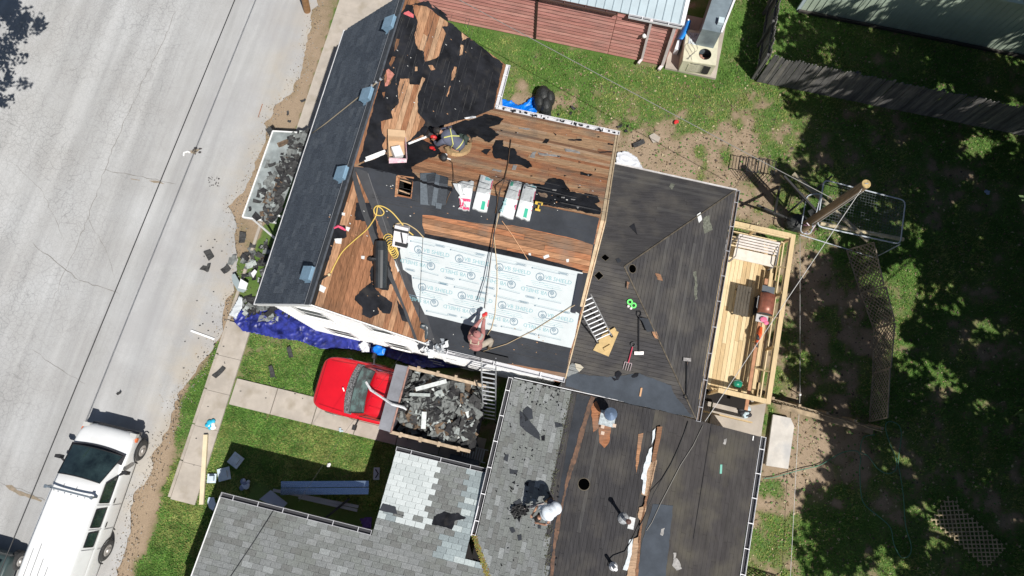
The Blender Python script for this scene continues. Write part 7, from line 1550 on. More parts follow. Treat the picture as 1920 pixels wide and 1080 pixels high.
# blue and silver bag on the pavement
def bag(name, label, cat, x_, y_, s, m, z=.02, group=None):
    mb = MB(); c = G(x_, y_, z); rs_ = random.Random(x_)
    for _ in range(9): mb.ball(c + V((rs_.uniform(-.6, .6) * s, rs_.uniform(-.6, .6) * s, s * .3)), (s * rs_.uniform(.3, .6), s * rs_.uniform(.3, .6), s * .35), 8, 6, m=rs_.randrange(len(m)) if isinstance(m, list) else 0)
    return obj(name, mb, m, None, label=label, cat=cat, group=group)
bag('blue_bag', 'small turquoise and white plastic bag on the pavement by the lumber', 'bag', 397, 795, .2, [mat('turquoise', (.03, .42, .60), .35), mat('turquoise', (.03, .42, .60)), white])
bag('round_bundle', 'round blue-grey bundle lying alone in the shaded front yard', 'bundle', 462, 907, .2, [mat('pale_blue_cloth', (.42, .48, .60), .6), mat('mid_blue_cloth', (.16, .2, .32), .6)])
bag('clear_bag', 'clear plastic bag of rubbish standing on the concrete right of the deck', 'bag', 1396, 772, .24, [mat('clear_plastic', (.45, .55, .60), .2, coat=.4), mat('dark_rubbish', (.02, .02, .025), .7)])
bag('small_wrapper', 'small clear wrapper on the front path below the truck', 'wrapper', 640, 806, .09, mat('clear_plastic', (.45, .55, .60)))
bag('white_wrapper', 'small white litter at the shaded lawn edge above the metal panels', 'litter', 617, 872, .07, white)
bag('red_item', 'small red round thing lying on the top yard grass', 'litter', 1268, 229, .1, redp)
bag('blue_ball', 'pale blue ball in the shaded grass far right', 'ball', 1850, 361, .1, mat('ball_blue', (.30, .38, .55), .5))
patch('stepping_stone', GR, [(1217, 255), (1226, 250), (1238, 258), (1235, 267), (1224, 268)], conc2, None, off=.03, thick=.06, amp=.6, seg=5, label='lone pale stone on the dirt of the top yard', cat='stone')
# blue-grey foundation vents in the shade
blm = mat('vent_pale', (.52, .60, .66), .5, var=.1, scale=6)
for (x_, y_), a_, lb in [((442, 863), -35, 'square metal vent lying in the shaded yard, upper right of the three'), ((420, 889), 14, 'square metal vent lying in the shaded yard, middle of the three'), ((397, 897), 0, 'small square metal vent half in sun beside the lumber')]:
    V_ = thing('metal_vent', lb, 'vent', G(x_, y_, .02), group='square metal vents on the grass'); a2 = math.radians(a_); X_, Y_ = V((math.cos(a2), math.sin(a2), 0)), V((-math.sin(a2), math.cos(a2), 0)); s = .42 if x_ > 400 else .30
    mb = MB(); mb.box(G(x_, y_, .05), (s, s, .02), (X_, Y_, V((0, 0, 1)))); obj('flange', mb, blm, V_)
    mb = MB(); mb.box(G(x_, y_, .12), (s * .52, s * .52, .14), (X_, Y_, V((0, 0, 1)))); obj('hood', mb, blm, V_)
patch('paper_bag', GR, [(393, 932), (402, 932), (406, 945), (401, 957), (394, 952), (391, 940)], mat('pale_blue_print', (.50, .58, .68), .6), None, off=.08, thick=.06, amp=.6, seg=4, label='pale printed paper bag at the left edge of the shaded yard', cat='bag')
for q, lb in [([(536, 901), (697, 900), (697, 911), (536, 913)], 'upper of the two long shiny metal panels in the shaded yard'), ([(535, 914), (697, 912.5), (696, 925), (535, 926)], 'lower of the two long shiny metal panels in the shaded yard')]:
    patch('metal_sheet', GR, q, mat('sky_tinted_panel', (.42, .55, .74), .22, metal=.85), None, off=.5 if 'upper' in lb else .48, thick=.03, amp=0, seg=400, label=lb, cat='metal panel', group='shiny metal panels')  # blue cast of the sky put into the metal's own colour
patch('grey_plate', GR, [(492, 935), (513, 918), (544, 942), (532, 955)], mat('plate_grey', (.30, .34, .44), .5), None, off=.3, thick=.03, amp=0, seg=400, label='flat grey plate leaning left of the shiny metal panels', cat='plate')
for (a, b_), lb in [(((512, 919), (672, 950)), 'upper long grey rail under the shiny panels'), (((560, 932), (670, 957)), 'lower long grey rail under the shiny panels')]:
    mb = MB(); mb.bar(G(*a, .2), G(*b_, .2), .09, .06); obj('metal_rail', mb, mat('rail_grey', (.34, .35, .38), .5), None, label=lb, cat='rail', group='grey rails')
mb = MB(); mb.bar(G(612, 970, .25), G(655, 935, .3), .07, .06); obj('dark_beam', mb, blackp, None, label='dark beam lying across the grey rails in shade', cat='beam')
tarp('purple_cloth', 'dark purple cloth in the shaded corner under the grey roof gutter', 'cloth', [(675, 970), (700, 968), (698, 992), (680, 990)], mat('purple_cloth', (.10, .05, .22), .8), amp=.08, seed=14)
mb = MB(); mb.box(G(706, 888, .1), (.2, .4, .06), (W(.9, .2).normalized(), W(-.2, .9).normalized(), V((0, 0, 1)))); mb.tube([G(704, 880, .14), G(709, 888, .16), G(704, 896, .14)], .02, 6, m=1); obj('small_tray', mb, [mat('tray_pale', (.45, .48, .52), .6), blackp], None, label='small pale tray with dark cords in the shade left of the porch roof', cat='tray')
mb = MB(); mb.box(G(870, 868, .25), (1.0, .38, .4), (W(1, 0), W(0, 1), V((0, 0, 1)))); obj('dark_crate', mb, mat('slate_crate', (.10, .12, .15), .6), None, label='slate-coloured crate in deep shade above the porch gutter', cat='crate')
# ================================================================ YARD THINGS
woodp = mat('pole_wood', (.20, .14, .085), .85, var=.3, scale=3, stretch=(6, 6, .5)); 
UP = thing('utility_pole', 'weathered wooden pole rising beside the deck corner', 'pole', G(1500, 430, 0))
pt, pb_ = G(1624, 345, 5.0), G(1500, 430, 0)
mb = MB(); mb.tube([pb_, pt], [.17, .135], 18); obj('shaft', mb, woodp, UP)
mb = MB(); mb.tube([pt, pt + V((0, 0, .02))], [.135, .13], 18); obj('pole_top', mb, mat('pole_end', (.42, .30, .13), .8, var=.3, scale=9), UP)
mb = MB(); mb.box(pt + V((0, 0, .03)), (.09, .03, .02)); obj('top_plate', mb, galv, UP)
mb = MB(); 
for s in (.03, -.1): mb.tube([pb_.lerp(pt, .25) + V((s, -.17, 0)), pb_.lerp(pt, .95) + V((s * .6, -.15, 0))], .013, 5)
obj('ground_wire', mb, palew, UP)
mb = MB(); c = G(1516, 430, 1.3)
for k in range(5): mb.tube([c + V((.14 * math.cos(k * 1.9), .14 * math.sin(k * 1.9), 0)), c + V((.25 * math.cos(k * 1.9 + .6), .22 * math.sin(k * 1.9 + .6), .1))], .02, 5, m=k % 2)
obj('insulator_cluster', mb, [mat('pink_white_cap', (.66, .55, .60), .5), mat('dark_purple', (.12, .05, .08), .5)], UP, kind='stuff')
# wrecked playset / cross boards
grb = mat('grey_brown_board', (.30, .26, .18), .85, var=.25, scale=5)
for (a, b_), z_, lb in [(((1487, 326), (1628, 452)), 1.0, 'long grey-brown board crossing behind the pole diagonally'), (((1538, 419), (1694, 449)), .8, 'pale round timber lying across the net frame')]:
    mb = MB()
    if 'round' in lb: mb.tube([G(*a, z_), G(*b_, z_)], .07, 12); obj('timber', mb, mat('pale_timber', (.50, .42, .27), .8, var=.15, scale=4), None, label=lb, cat='timber')
    else: mb.bar(G(*a, z_), G(*b_, z_), .16, .05); obj('board', mb, grb, None, label=lb, cat='board')
NF = thing('net_frame', 'rounded white tube frame with fine netting standing near the pole', 'net frame', G(1600, 420, 0))
tubw = mat('tube_grey_white', (.50, .54, .58), .4)
def rr(pts, z, r=10): 
    out = []
    for i, p in enumerate(pts):
        a_, b2 = V((*pts[i - 1], 0)), V((*pts[(i + 1) % len(pts)], 0)); p_ = V((*p, 0)); da, db = (a_ - p_).normalized() * r, (b2 - p_).normalized() * r
        for t in (0, .33, .66, 1): q = (p_ + da).lerp(p_, t).lerp(p_.lerp(p_ + db, t), t); out.append(G(q.x, q.y, z))
    return out
fr1 = rr([(1545, 337), (1698, 376), (1688, 458), (1532, 424)], 1.5); fr2 = rr([(1513, 366), (1540, 362), (1520, 440), (1500, 436)], 1.2, 8)
mb = MB(); mb.tube(fr1 + [fr1[0]], .024, 6, cap=False); obj('frame', mb, tubw, NF); mb = MB(); mb.tube(fr2 + [fr2[0]], .02, 6, cap=False); mb.tube([G(1688, 458, 1.4), G(1640, 483, .1)], .02, 6); mb.tube([G(1640, 483, .1), G(1500, 440, .1)], .018, 6); obj('brace', mb, tubw, NF)
mb = MB(); a, b_, c, d = G(1545, 337, 1.48), G(1698, 376, 1.48), G(1688, 458, 1.48), G(1532, 424, 1.48)
for k in range(1, 30): t = k / 30; mb.tube([a.lerp(b_, t), d.lerp(c, t) + V((0, 0, 0))], .0018, 3, cap=False)
for k in range(1, 16): t = k / 16; mb.tube([a.lerp(d, t), b_.lerp(c, t)], .0018, 3, cap=False)
obj('netting', mb, mat('net_line', (.20, .23, .25), .7), NF, kind='stuff')
mb = MB(); a, b_, c, d = G(1698, 376, 1.48), G(1688, 458, 1.48), G(1640, 483, .1), G(1655, 400, .1)
for k in range(1, 14): t = k / 14; mb.tube([a.lerp(b_, t), d.lerp(c, t)], .0018, 3, cap=False); mb.tube([a.lerp(d, t), b_.lerp(c, t)], .0018, 3, cap=False)
obj('netting', mb, mat('net_line', (.20, .23, .25)), NF, kind='stuff')
# metal chair frames left of the pole and a swing seat
for (x_, y_), a_, lb in [((1401, 336), 1.0, 'black wire garden rack standing on the dirt left of the pole'), ((1420, 338), 1.2, 'second black wire garden rack tilted beside the first')]:
    T = thing('wire_rack', lb, 'rack', G(x_, y_, 0)); c = G(x_, y_, 0); X_ = W(1, 0); mb = MB()
    for k in range(6): mb.tube([c + X_ * (-.3 + .12 * k) + W(0, -.1), c + X_ * (-.3 + .12 * k) + W(0, -.1, .9), c + X_ * (-.3 + .12 * k) + W(0, .45, .9)], .012, 5)
    obj('bars', mb, blackp, T); mb = MB(); mb.tube([c + X_ * -.32 + W(0, -.1, .9), c + X_ * .32 + W(0, -.1, .9), c + X_ * .32 + W(0, .45, .9), c + X_ * -.32 + W(0, .45, .9), c + X_ * -.32 + W(0, -.1, .9)], .018, 5); obj('frame', mb, blackp, T)
for k, (a, b_, z0, z1, lb) in enumerate([((1462, 350), (1452, 400), 0, 1.6, 'thin dark metal leg leaning left of the pole'), ((1478, 398), (1560, 330), .2, 1.5, 'dark metal bar slanting up behind the cross board'), ((1500, 420), (1420, 385), .1, .9, 'dark post lying from pole foot towards the wire racks'), ((1470, 330), (1530, 395), 1.4, 1.4, 'dark beam of the collapsed swing frame')]):
    mb = MB(); mb.bar(G(*a, z0), G(*b_, z1), .07, .07); obj('swing_bar', mb, mat('dark_iron', (.03, .03, .03), .6), None, label=lb, cat='metal bar', group='bars of a collapsed swing frame')
mb = MB(); mb.ball(G(1494, 418, .3), (.45, .35, .3), 12, 8); mb.box(G(1530, 400, .35), (.5, .4, .05), (W(.8, .6).normalized(), W(-.6, .8).normalized(), V((0, 0, 1)))); obj('dark_tarp_heap', mb, dk, None, label='dark covered heap at the foot of the pole', cat='heap')
# lattice panels
def lattice(name, label, corners, m, pitch=.105, bw=.03, th=.012, frame=True, cat='lattice panel'):
    """crossed diagonal laths between four 3-D corners a-b (bottom) d-c (top)"""
    a, b_, c, d = [V(p) for p in corners]; T = thing(name, label, cat, a); Lx = ((b_ - a).length + (c - d).length) / 2; Ly = ((d - a).length + (c - b_).length) / 2
    at_ = lambda x, y: a.lerp(b_, x / Lx).lerp(d.lerp(c, x / Lx), y / Ly); N_ = (b_ - a).cross(d - a).normalized(); nl = 0
    for s in (1, -1):
        k = -int(Ly / (pitch * 1.414)) - 1
        while k * pitch * 1.414 < Lx + Ly:
            x0 = k * pitch * 1.414; k += 1
            segs = []; 
            for y in (0, Ly): segs.append((x0 + s * y if s > 0 else x0 + Ly - y - 0, y))
            (xa, ya), (xb, yb) = segs; dx, dy = xb - xa, yb - ya; t0, t1 = 0, 1
            if dx > 0: t0 = max(t0, (0 - xa) / dx); t1 = min(t1, (Lx - xa) / dx)
            else: t0 = max(t0, (Lx - xa) / dx); t1 = min(t1, (0 - xa) / dx)
            if t1 - t0 < .04: continue
            p, q = at_(xa + dx * t0, ya + dy * t0), at_(xa + dx * t1, ya + dy * t1); mb = MB(); mb.bar(p + N_ * th * .5 * s, q + N_ * th * .5 * s, bw, th, N_); obj('lath', mb, m, T); nl += 1
    if frame:
        for p, q in ((a, b_), (b_, c), (c, d), (d, a)): mb = MB(); mb.bar(p, q, .04, .035, N_); obj('frame_bar', mb, m, T)
    return T
latm = mat('lattice_tan', (.44, .35, .22), .85, var=.25, scale=4); latd = mat('lattice_weathered', (.27, .23, .17), .9, var=.3, scale=4)
lattice('fallen_lattice', 'tan lattice panel lying flat in dappled shade, bottom right', [G(1745, 975, .06), G(1850, 1066, .06), G(1887, 1026, .06), G(1777, 930, .06)], latm, pitch=.135, bw=.035, frame=False)
lattice('lattice_screen', 'tan lattice screen standing at the bottom edge by the low roof', [W(7.55, -2.6, .0), W(9.9, -2.75, .0), W(9.9, -2.55, 1.1), W(7.55, -2.4, 1.1)], latm, pitch=.14, bw=.04, cat='lattice screen')
fpts = [(10.30, 9.6), (11.0, 8.1), (11.6, 6.9), (11.75, 5.3), (11.82, 3.62)]
for k in range(4):
    a, b_ = fpts[k], fpts[k + 1]; ln = [(.35, .1), (.25, .05), (.12, 0), (0, 0)][k]
    lattice('lattice_fence', ['weathered lattice fence section nearest the net frame, half fallen', 'second weathered lattice fence section leaning outward, below the first', 'third weathered lattice fence section, beside the shaded garden', 'lowest weathered lattice fence section meeting the low picket fence'][k], [W(*a), W(*b_), W(b_[0] + ln[1] * 2, b_[1] + .1, 1.15), W(a[0] + ln[0] * 1.2, a[1] + .05, 1.1)], latd, pitch=.12, bw=.03, cat='lattice fence')
PF3 = thing('low_picket_fence', 'low tan slatted fence leaning between the deck corner and the lattice fence', 'fence', W(10, 3.55, 0))
picket_run(PF3, W(8.1, 3.58), W(11.85, 3.42), 34, h=.85, lean=(.02, -.18), wd=.07, mats=[latd, mat('low_picket_tan', (.30, .23, .15), .85, var=.3, scale=4), latd])
mb = MB(); mb.bar(W(8.6, 3.36, .5), W(11.8, 3.25, .35), .16, .05); obj('fence_cap_board', mb, mat('low_picket_tan', (.30, .23, .15)), None, label='tan cap board along the low slatted fence', cat='board')
# garden hose
hg = mat('hose_green', (.07, .20, .13), .5)
hp = [(1432, 897), (1450, 895), (1475, 888), (1505, 880), (1535, 873), (1555, 862), (1580, 848), (1600, 845), (1610, 848), (1614, 860), (1612, 880), (1615, 930), (1625, 950), (1650, 970), (1670, 990), (1676, 1020), (1690, 1045), (1706, 1040), (1708, 1020), (1698, 985), (1694, 930), (1688, 890), (1684, 865), (1690, 820), (1686, 798), (1668, 790), (1660, 800), (1668, 830), (1680, 860), (1680, 880), (1665, 888), (1645, 878), (1628, 855), (1614, 848), (1615, 830), (1622, 818), (1640, 815)]
cable('garden_hose', 'thin green garden hose snaking in loops over the shaded back yard', 'hose', smoothp([G(x, y, .03) for x, y in hp], 3), .016, hg)
# ================================================================ STREET POLE foot at the top edge
mb = MB(); mb.tube([G(576, 20, 0), G(560, -60, 3.5)], [.14, .12], 14); obj('street_pole', mb, mat('pole_orange', (.40, .22, .10), .8, var=.2, scale=4), None, label='brown wooden pole on the grass verge at the top edge', cat='pole')
# ================================================================ TREES standing outside the frame, whose crowns shade the yard
leafm = [mat('leaf_%d' % i, c, .6, var=.3, scale=1.5) for i, c in enumerate([(.05, .10, .02), (.08, .14, .03), (.035, .075, .018)])]
barkm = mat('bark', (.12, .09, .065), .9, var=.3, scale=5)
def proj(p):
    y = p.y; z = p.z - HC; yc = y * math.cos(TILT) + z * math.sin(TILT); zc = -y * math.sin(TILT) + z * math.cos(TILT)
    return 960 + FPX * p.x / -zc, 540 - FPX * yc / -zc
def in_frame(p, m=25):
    x, y = proj(p); return -m < x < 1920 + m and -m < y < 1080 + m
SH = V((.345, -.525, 1))
dark_spots = [(1850, 100, 3.0, 1), (1700, 120, 2.4, .95), (1580, 95, 1.6, .75), (1490, 75, .8, .7), (1900, 250, 3, 1), (1780, 260, 2.4, 1), (1650, 250, 2.2, 1), (1560, 240, 1.4, .9), (1870, 400, 3, 1), (1720, 330, 2.0, .95), (1600, 320, 1.6, .8), (1810, 480, 1.8, .95), (1900, 560, 2.2, .95), (1850, 680, 1.8, .9),
      (1760, 620, 1.1, .7), (1560, 560, 1.3, .62), (1600, 640, 1.4, .7), (1540, 640, 1.0, .6), (1600, 720, 1.2, .75), (1530, 700, .8, .5), (1700, 800, 1.6, .85), (1800, 800, 2.0, .95), (1900, 820, 2.2, 1), (1640, 860, 1.2, .8), (1700, 930, 1.8, .98), (1620, 960, 1.2, .85), (1800, 950, 2.4, .95), (1900, 980, 2.2, 1), (1640, 1040, 1.6, .95), (1740, 1060, 2, 1), (1560, 1010, .7, .6), (1520, 960, .5, .35), (1570, 840, .5, .6), (1520, 850, .4, .3), (1480, 330, .5, .2), (1640, 430, 1.1, .6), (1470, 30, .4, .3), (1700, 520, .6, .2)]
light_spots = [(1770, 720, .9, .9), (1690, 470, .8, .8), (1730, 560, .9, .75), (1510, 130, .7, .4), (1690, 100, .45, .5), (1860, 610, .3, .5), (1700, 440, .5, .6), (1610, 600, .3, .5), (1790, 1000, .4, .5), (1760, 960, .4, .6), (1850, 640, .5, .3), (1620, 480, .7, .5), (1440, 260, 1, .6), (1900, 180, .5, .5), (1500, 60, .4, .5)]
DS = [(G(x, y), r, a) for x, y, r, a in dark_spots]; LS = [(G(x, y), r, a) for x, y, r, a in light_spots]
def shade(p):
    k = 1.0
    for c, r, a in DS: k *= 1 - a * math.exp(-(((p.x - c.x) ** 2 + (p.y - c.y) ** 2) / (r * r)) ** 1.5)
    s = 1 - k
    for c, r, a in LS: s *= 1 - a * math.exp(-((p.x - c.x) ** 2 + (p.y - c.y) ** 2) / (r * r))
    return s
trunks = [(V((17.5, -6.5, 0)), 'tall leafy tree just outside the yard, lower right'), (V((22.5, -1, 0)), 'broad leafy tree outside the right edge of the yard'), (V((20.5, 5.0, 0)), 'leafy tree beyond the middle of the right edge'), (V((24.5, 8.5, 0)), 'leafy tree shading the green metal building')]
crowns = [[] for _ in trunks]
rnd = random.Random(11)
NT = VN(31)
for _ in range(11000):
    g_ = V((rnd.uniform(8.6, 25), rnd.uniform(-8, 21), 0)); s = shade(g_)
    if g_.x > 19.5: s = max(s, .8)
    hole = float(NT(np.array([g_.x]), np.array([g_.y]), .8, 3)[0]); s *= min(1, max(0, (hole - .29) * 8)) 
    if rnd.random() > s * .72: continue
    z_ = rnd.uniform(6.8, 10.5); p = g_ + SH * z_
    if in_frame(p): z_ += 2.5; p = g_ + SH * z_
    if in_frame(p): continue
    k = min(range(len(trunks)), key=lambda i: (p.x - trunks[i][0].x) ** 2 + (p.y - trunks[i][0].y) ** 2)
    crowns[k].append((p, rnd.uniform(.35, .62)))
def leaves(mb_arrays, p, r, n, rs, size=.15):
    c = np.array(p); d = rs.normal(size=(n, 3)); d /= np.linalg.norm(d, axis=1)[:, None]; q = c + d * (r * rs.rand(n, 1) ** .5) * np.array([1, 1, .6])
    a = rs.normal(size=(n, 3)); a /= np.linalg.norm(a, axis=1)[:, None]; b_ = np.cross(a, rs.normal(size=(n, 3))); b_ /= np.linalg.norm(b_, axis=1)[:, None]
    s = size * (.6 + .8 * rs.rand(n, 1)); mb_arrays.append(np.stack([q - a * s, q + b_ * s * .55, q + a * s, q - b_ * s * .55], 1))
def tree(base, label, cl, nleaf=24, seed=1, height=None, name='leafy_tree', size=.19):
    rs = np.random.RandomState(seed); T = thing(name, label, 'tree', base)
    if not cl: return T
    hz = sum(p.z for p, r in cl) / len(cl); top = V((base[0] + .3, base[1] + .2, hz * .62)); mb = MB(); mb.tube([V(base), V(base).lerp(top, .5) + V((.1, 0, 0)), top], [.32, .26, .2], 12); obj('trunk', mb, barkm, T)
    mb = MB(); hubs = []
    for k in range(9):
        p, r = cl[int(rs.randint(len(cl)))]; h = top.lerp(p, .6) + V((0, 0, .2)); hubs.append(h); mb.tube([top.lerp(V(base), .1), top.lerp(h, .5) + V((0, 0, .3)), h], [.14, .10, .06], 7)
    for p, r in cl:
        if rs.rand() < .55: h = min(hubs, key=lambda q: (q - p).length); mb.tube([h, h.lerp(p, .5) + V((rs.uniform(-.2, .2), rs.uniform(-.2, .2), .1)), p], [.045, .03, .012], 4)
    obj('limbs', mb, barkm, T); arr = []
    for p, r in cl: leaves(arr, p, r, nleaf, rs, size)
    A_ = (np.concatenate(arr) - np.array(base)).reshape(-1, 3); nf = len(A_) // 4; me = bpy.data.meshes.new('crown'); me.vertices.add(len(A_)); me.vertices.foreach_set('co', A_.ravel()); me.loops.add(nf * 4); me.polygons.add(nf)
    me.loops.foreach_set('vertex_index', np.arange(nf * 4)); me.polygons.foreach_set('loop_start', np.arange(0, nf * 4, 4)); me.polygons.foreach_set('loop_total', np.full(nf, 4))
    for m in leafm: me.materials.append(m)
    me.polygons.foreach_set('material_index', rs.choice(3, nf)); me.update(); o_ = link(bpy.data.objects.new('crown', me)); o_.parent = T; o_['kind'] = 'stuff'; return T
for k, (b_, lb) in enumerate(trunks): tree(b_, lb, crowns[k], seed=k + 1)
cl = []
for _ in range(420):
    x, y = rnd.uniform(-160, 80), rnd.uniform(-140, 205)
    lim = 72 if y < 75 else (55 - abs(y - 120) * .1 if y < 160 else 30 - (y - 160) * .6)
    if x > lim + rnd.uniform(-25, 8): continue
    g_ = G(x, y); z_ = rnd.uniform(4.5, 7.5); p = g_ + SH * z_
    if not in_frame(p, 12): cl.append((p, rnd.uniform(.22, .4)))
tree(V((-20.5, 10.0, 0)), 'leafy street tree outside the upper left edge, shading the asphalt', cl, nleaf=30, seed=9, size=.11)
# ================================================================ PEOPLE
def skin(name, parent, verts, edges, radii, m, root=0, lv=1, smooth=True):
    me = bpy.data.meshes.new(name); og = ORG[parent.name]; me.from_pydata([tuple(V(v) - og) for v in verts], edges, []); me.materials.append(m)
    o_ = link(bpy.data.objects.new(name, me)); o_.parent = parent; ORG[o_.name] = og
    sk = o_.modifiers.new('skin', 'SKIN'); sk.use_smooth_shade = True; sk.branch_smoothing = .6
    for i, r_ in enumerate(radii): me.skin_vertices[0].data[i].radius = (r_, r_) if not isinstance(r_, tuple) else r_; me.skin_vertices[0].data[i].use_root = (i == root)
    md = o_.modifiers.new('sub', 'SUBSURF'); md.levels = lv; md.render_levels = lv; return o_
def person(label, origin, fdir, J, shirt, trousers, skinm, hairm, shoem, long_sleeve=True, cap=None, scale=.95, extra=None):
    """J: joints in (forward, left, up) metres from origin"""
    P0 = V(origin); F = V(fdir); F.z = 0; F.normalize(); Lf = V((0, 0, 1)).cross(F)
    T3 = lambda q: P0 + (F * q[0] + Lf * q[1] + V((0, 0, q[2]))) * scale
    j = {k: T3(v) for k, v in J.items()}; B = thing('person', label, 'person', P0)
    vs, es, rs_ = [], [], []
    def add(p, r_, par=None):
        vs.append(p); rs_.append(r_ * scale)
        if par is not None: es.append((par, len(vs) - 1))
        return len(vs) - 1
    pel = add(j['pelvis'], .125); sp = add(j['pelvis'].lerp(j['chest'], .5), .10, pel); ch = add(j['chest'], .105, sp); nk = add(j['neck'], .055, ch); hd0 = add(j['neck'].lerp(j['head'], .45), .055, nk)
    hands = []
    for s in 'lr':
        sh = add(j['sh' + s], .050, ch); el = add(j['el' + s], .042, sh); wr = add(j['wr' + s], .028, el); hdp = j['ha' + s]; d = (hdp - j['wr' + s]).normalized(); x = d.cross(V((0, 0, 1))); x = x.normalized() if x.length > .1 else V((1, 0, 0))
        pm = add(j['wr' + s] + d * .05 * scale, .032, wr); up = x.cross(d)
        for k in range(4):
            b0 = add(j['wr' + s] + d * .085 * scale + x * (.027 - .018 * k) * scale, .0095, pm); L_ = (.036, .042, .039, .03)[k] * scale; m1 = add(vs[b0] + d * L_ - up * .006, .0085, b0); add(vs[m1] + d * L_ * .6 - up * .02, .008, m1)
        t0 = add(j['wr' + s] + d * .04 * scale + x * .04 * scale, .011, pm); add(vs[t0] + d * .035 * scale + x * .018 * scale - up * .01, .009, t0)
        hp = add(j['hip' + s], .092, pel); kn = add(j['kn' + s], .058, hp); an = add(j['an' + s], .04, kn); add(j['toe' + s], .035, an)
    skin('body', B, vs, es, rs_, skinm)
    # head with face
    hc = j['head']; upv = (j['head'] - j['neck']).normalized(); fw = T3(J['face']) - hc; fw = (fw - upv * fw.dot(upv)).normalized(); sd = upv.cross(fw); s = scale
    mb = MB(); mb.ball(hc, (.078 * s, .098 * s, .118 * s), 18, 12, ax=(sd, fw, upv)); mb.ball(hc + fw * .06 * s - upv * .055 * s, (.05 * s, .045 * s, .055 * s), 12, 8, ax=(sd, fw, upv)); obj('head', mb, skinm, B, smooth=True)
    mb = MB(); mb.add([hc + fw * .09 * s + upv * .02 * s, hc + fw * .092 * s - upv * .03 * s + sd * .016 * s, hc + fw * .092 * s - upv * .03 * s - sd * .016 * s, hc + fw * .125 * s - upv * .025 * s], [(0, 1, 3), (0, 3, 2), (1, 2, 3)]); obj('nose', mb, skinm, B)
    for q in (-1, 1):
        mb = MB(); mb.ball(hc + fw * .088 * s + sd * .032 * q * s + upv * .012 * s, .011 * s, 8, 6); obj('eye', mb, blackp, B)
        mb = MB(); mb.ball(hc + sd * .08 * q * s - upv * .005 * s, (.012 * s, .02 * s, .032 * s), 8, 6, ax=(sd, fw, upv)); obj('ear', mb, skinm, B)
    mb = MB(); mb.box(hc + fw * .094 * s - upv * .055 * s, (.04 * s, .012 * s, .01 * s), (sd, fw, upv)); obj('mouth', mb, mat('lips', (.35, .13, .10), .6), B)
    mb = MB(); mb.ball(hc + upv * .018 * s - fw * .014 * s, (.088 * s, .103 * s, .12 * s), 18, 12, ax=(sd, fw, upv)); mb.v = [p if (p - hc).dot(fw) < .05 * s or (p - hc).dot(upv) > .06 * s else hc + (p - hc) * .8 for p in mb.v]; obj('hair', mb, hairm, B, smooth=True)
    if cap:
        mb = MB(); mb.ball(hc + upv * .045 * s, (.098 * s, .112 * s, .095 * s), 16, 10, ax=(sd, fw, upv)); o_ = obj('cap', mb, cap[0], B, smooth=True)
        mb = MB(); P_ = [[hc + fw * (.09 + .085 * b2) * s * math.cos(a_ * .5) + sd * (.085 + .02 * b2) * s * math.sin(a_) + upv * (.04 - .018 * b2) * s for a_ in [-1.2 + .3 * k for k in range(9)]] for b2 in (0, .5, 1)]; mb.grid(P_); q = obj('cap_brim', mb, cap[1], B, smooth=True); q.parent = o_; md = q.modifiers.new('s', 'SOLIDIFY'); md.thickness = .006
    # shirt
    vs, es, rs_ = [], [], []
    pel = add(j['pelvis'] - (j['chest'] - j['pelvis']) * .12, .175); sp = add(j['pelvis'].lerp(j['chest'], .5), .175, pel); ch = add(j['chest'], .19, sp); add(j['chest'].lerp(j['neck'], .80), .10, ch)
    for q in 'lr':
        sh = add(j['sh' + q], .092, ch); el = add(j['sh' + q].lerp(j['el' + q], 1 if long_sleeve else .62), .062 if long_sleeve else .07, sh)
        if long_sleeve: add(j['el' + q].lerp(j['wr' + q], .92), .042, el)
    skin('shirt', B, vs, es, rs_, shirt, root=1, lv=2)
    sp_ = (j['chest'] - j['pelvis']).normalized(); lt = (j['shl'] - j['shr']).normalized(); nn = lt.cross(sp_).normalized(); mb = MB()
    for t, r0, r1, r2 in ((.15, .19, .17, .15), (.6, .19, .2, .15), (.98, .225, .19, .145)): mb.ball(j['pelvis'].lerp(j['chest'], t), (r0 * scale, r1 * scale, r2 * scale), 16, 10, ax=(lt, sp_, nn))
    mb.ball(j['chest'].lerp(j['neck'], .55), (.17 * scale, .11 * scale, .11 * scale), 14, 8, ax=(lt, sp_, nn))
    o_ = obj('shirt_body', mb, shirt, B, smooth=True); rm = o_.modifiers.new('r', 'REMESH'); rm.mode = 'VOXEL'; rm.voxel_size = .018; rm.use_smooth_shade = True; sm = o_.modifiers.new('s', 'SMOOTH'); sm.iterations = 8
    vs, es, rs_ = [], [], []
    pel = add(j['pelvis'], .13)
    for q in 'lr':
        hp = add(j['hip' + q], .112, pel); kn = add(j['kn' + q], .078, hp); add(j['kn' + q].lerp(j['an' + q], .93), .058, kn)
    add(j['pelvis'].lerp(j['chest'], .25), .12, pel); skin('trousers', B, vs, es, rs_, trousers, lv=2)
    for q in 'lr':
        mb = MB(); a_, t_ = j['an' + q], j['toe' + q]; d = (t_ - a_).normalized(); mb.tube([a_ - d * .06 + V((0, 0, -.03)), a_ + V((0, 0, -.02)), a_.lerp(t_, .7), t_ + d * .03], [.045, .055, .048, .03], 10); obj('shoe', mb, shoem, B, smooth=True)
    if extra: extra(B, j, F, Lf, T3)
    return B
skinw = mat('skin_tan', (.42, .23, .15), .55); hair_d = mat('hair_dark', (.02, .016, .014), .7)
whiteshirt = mat('white_tshirt', (.66, .71, .76), .85, var=.05, scale=6, bump=.5, bscale=6); jean = mat('dark_jeans', (.03, .04, .08), .85, var=.3, scale=10); boot = mat('work_boot', (.12, .075, .04), .8)
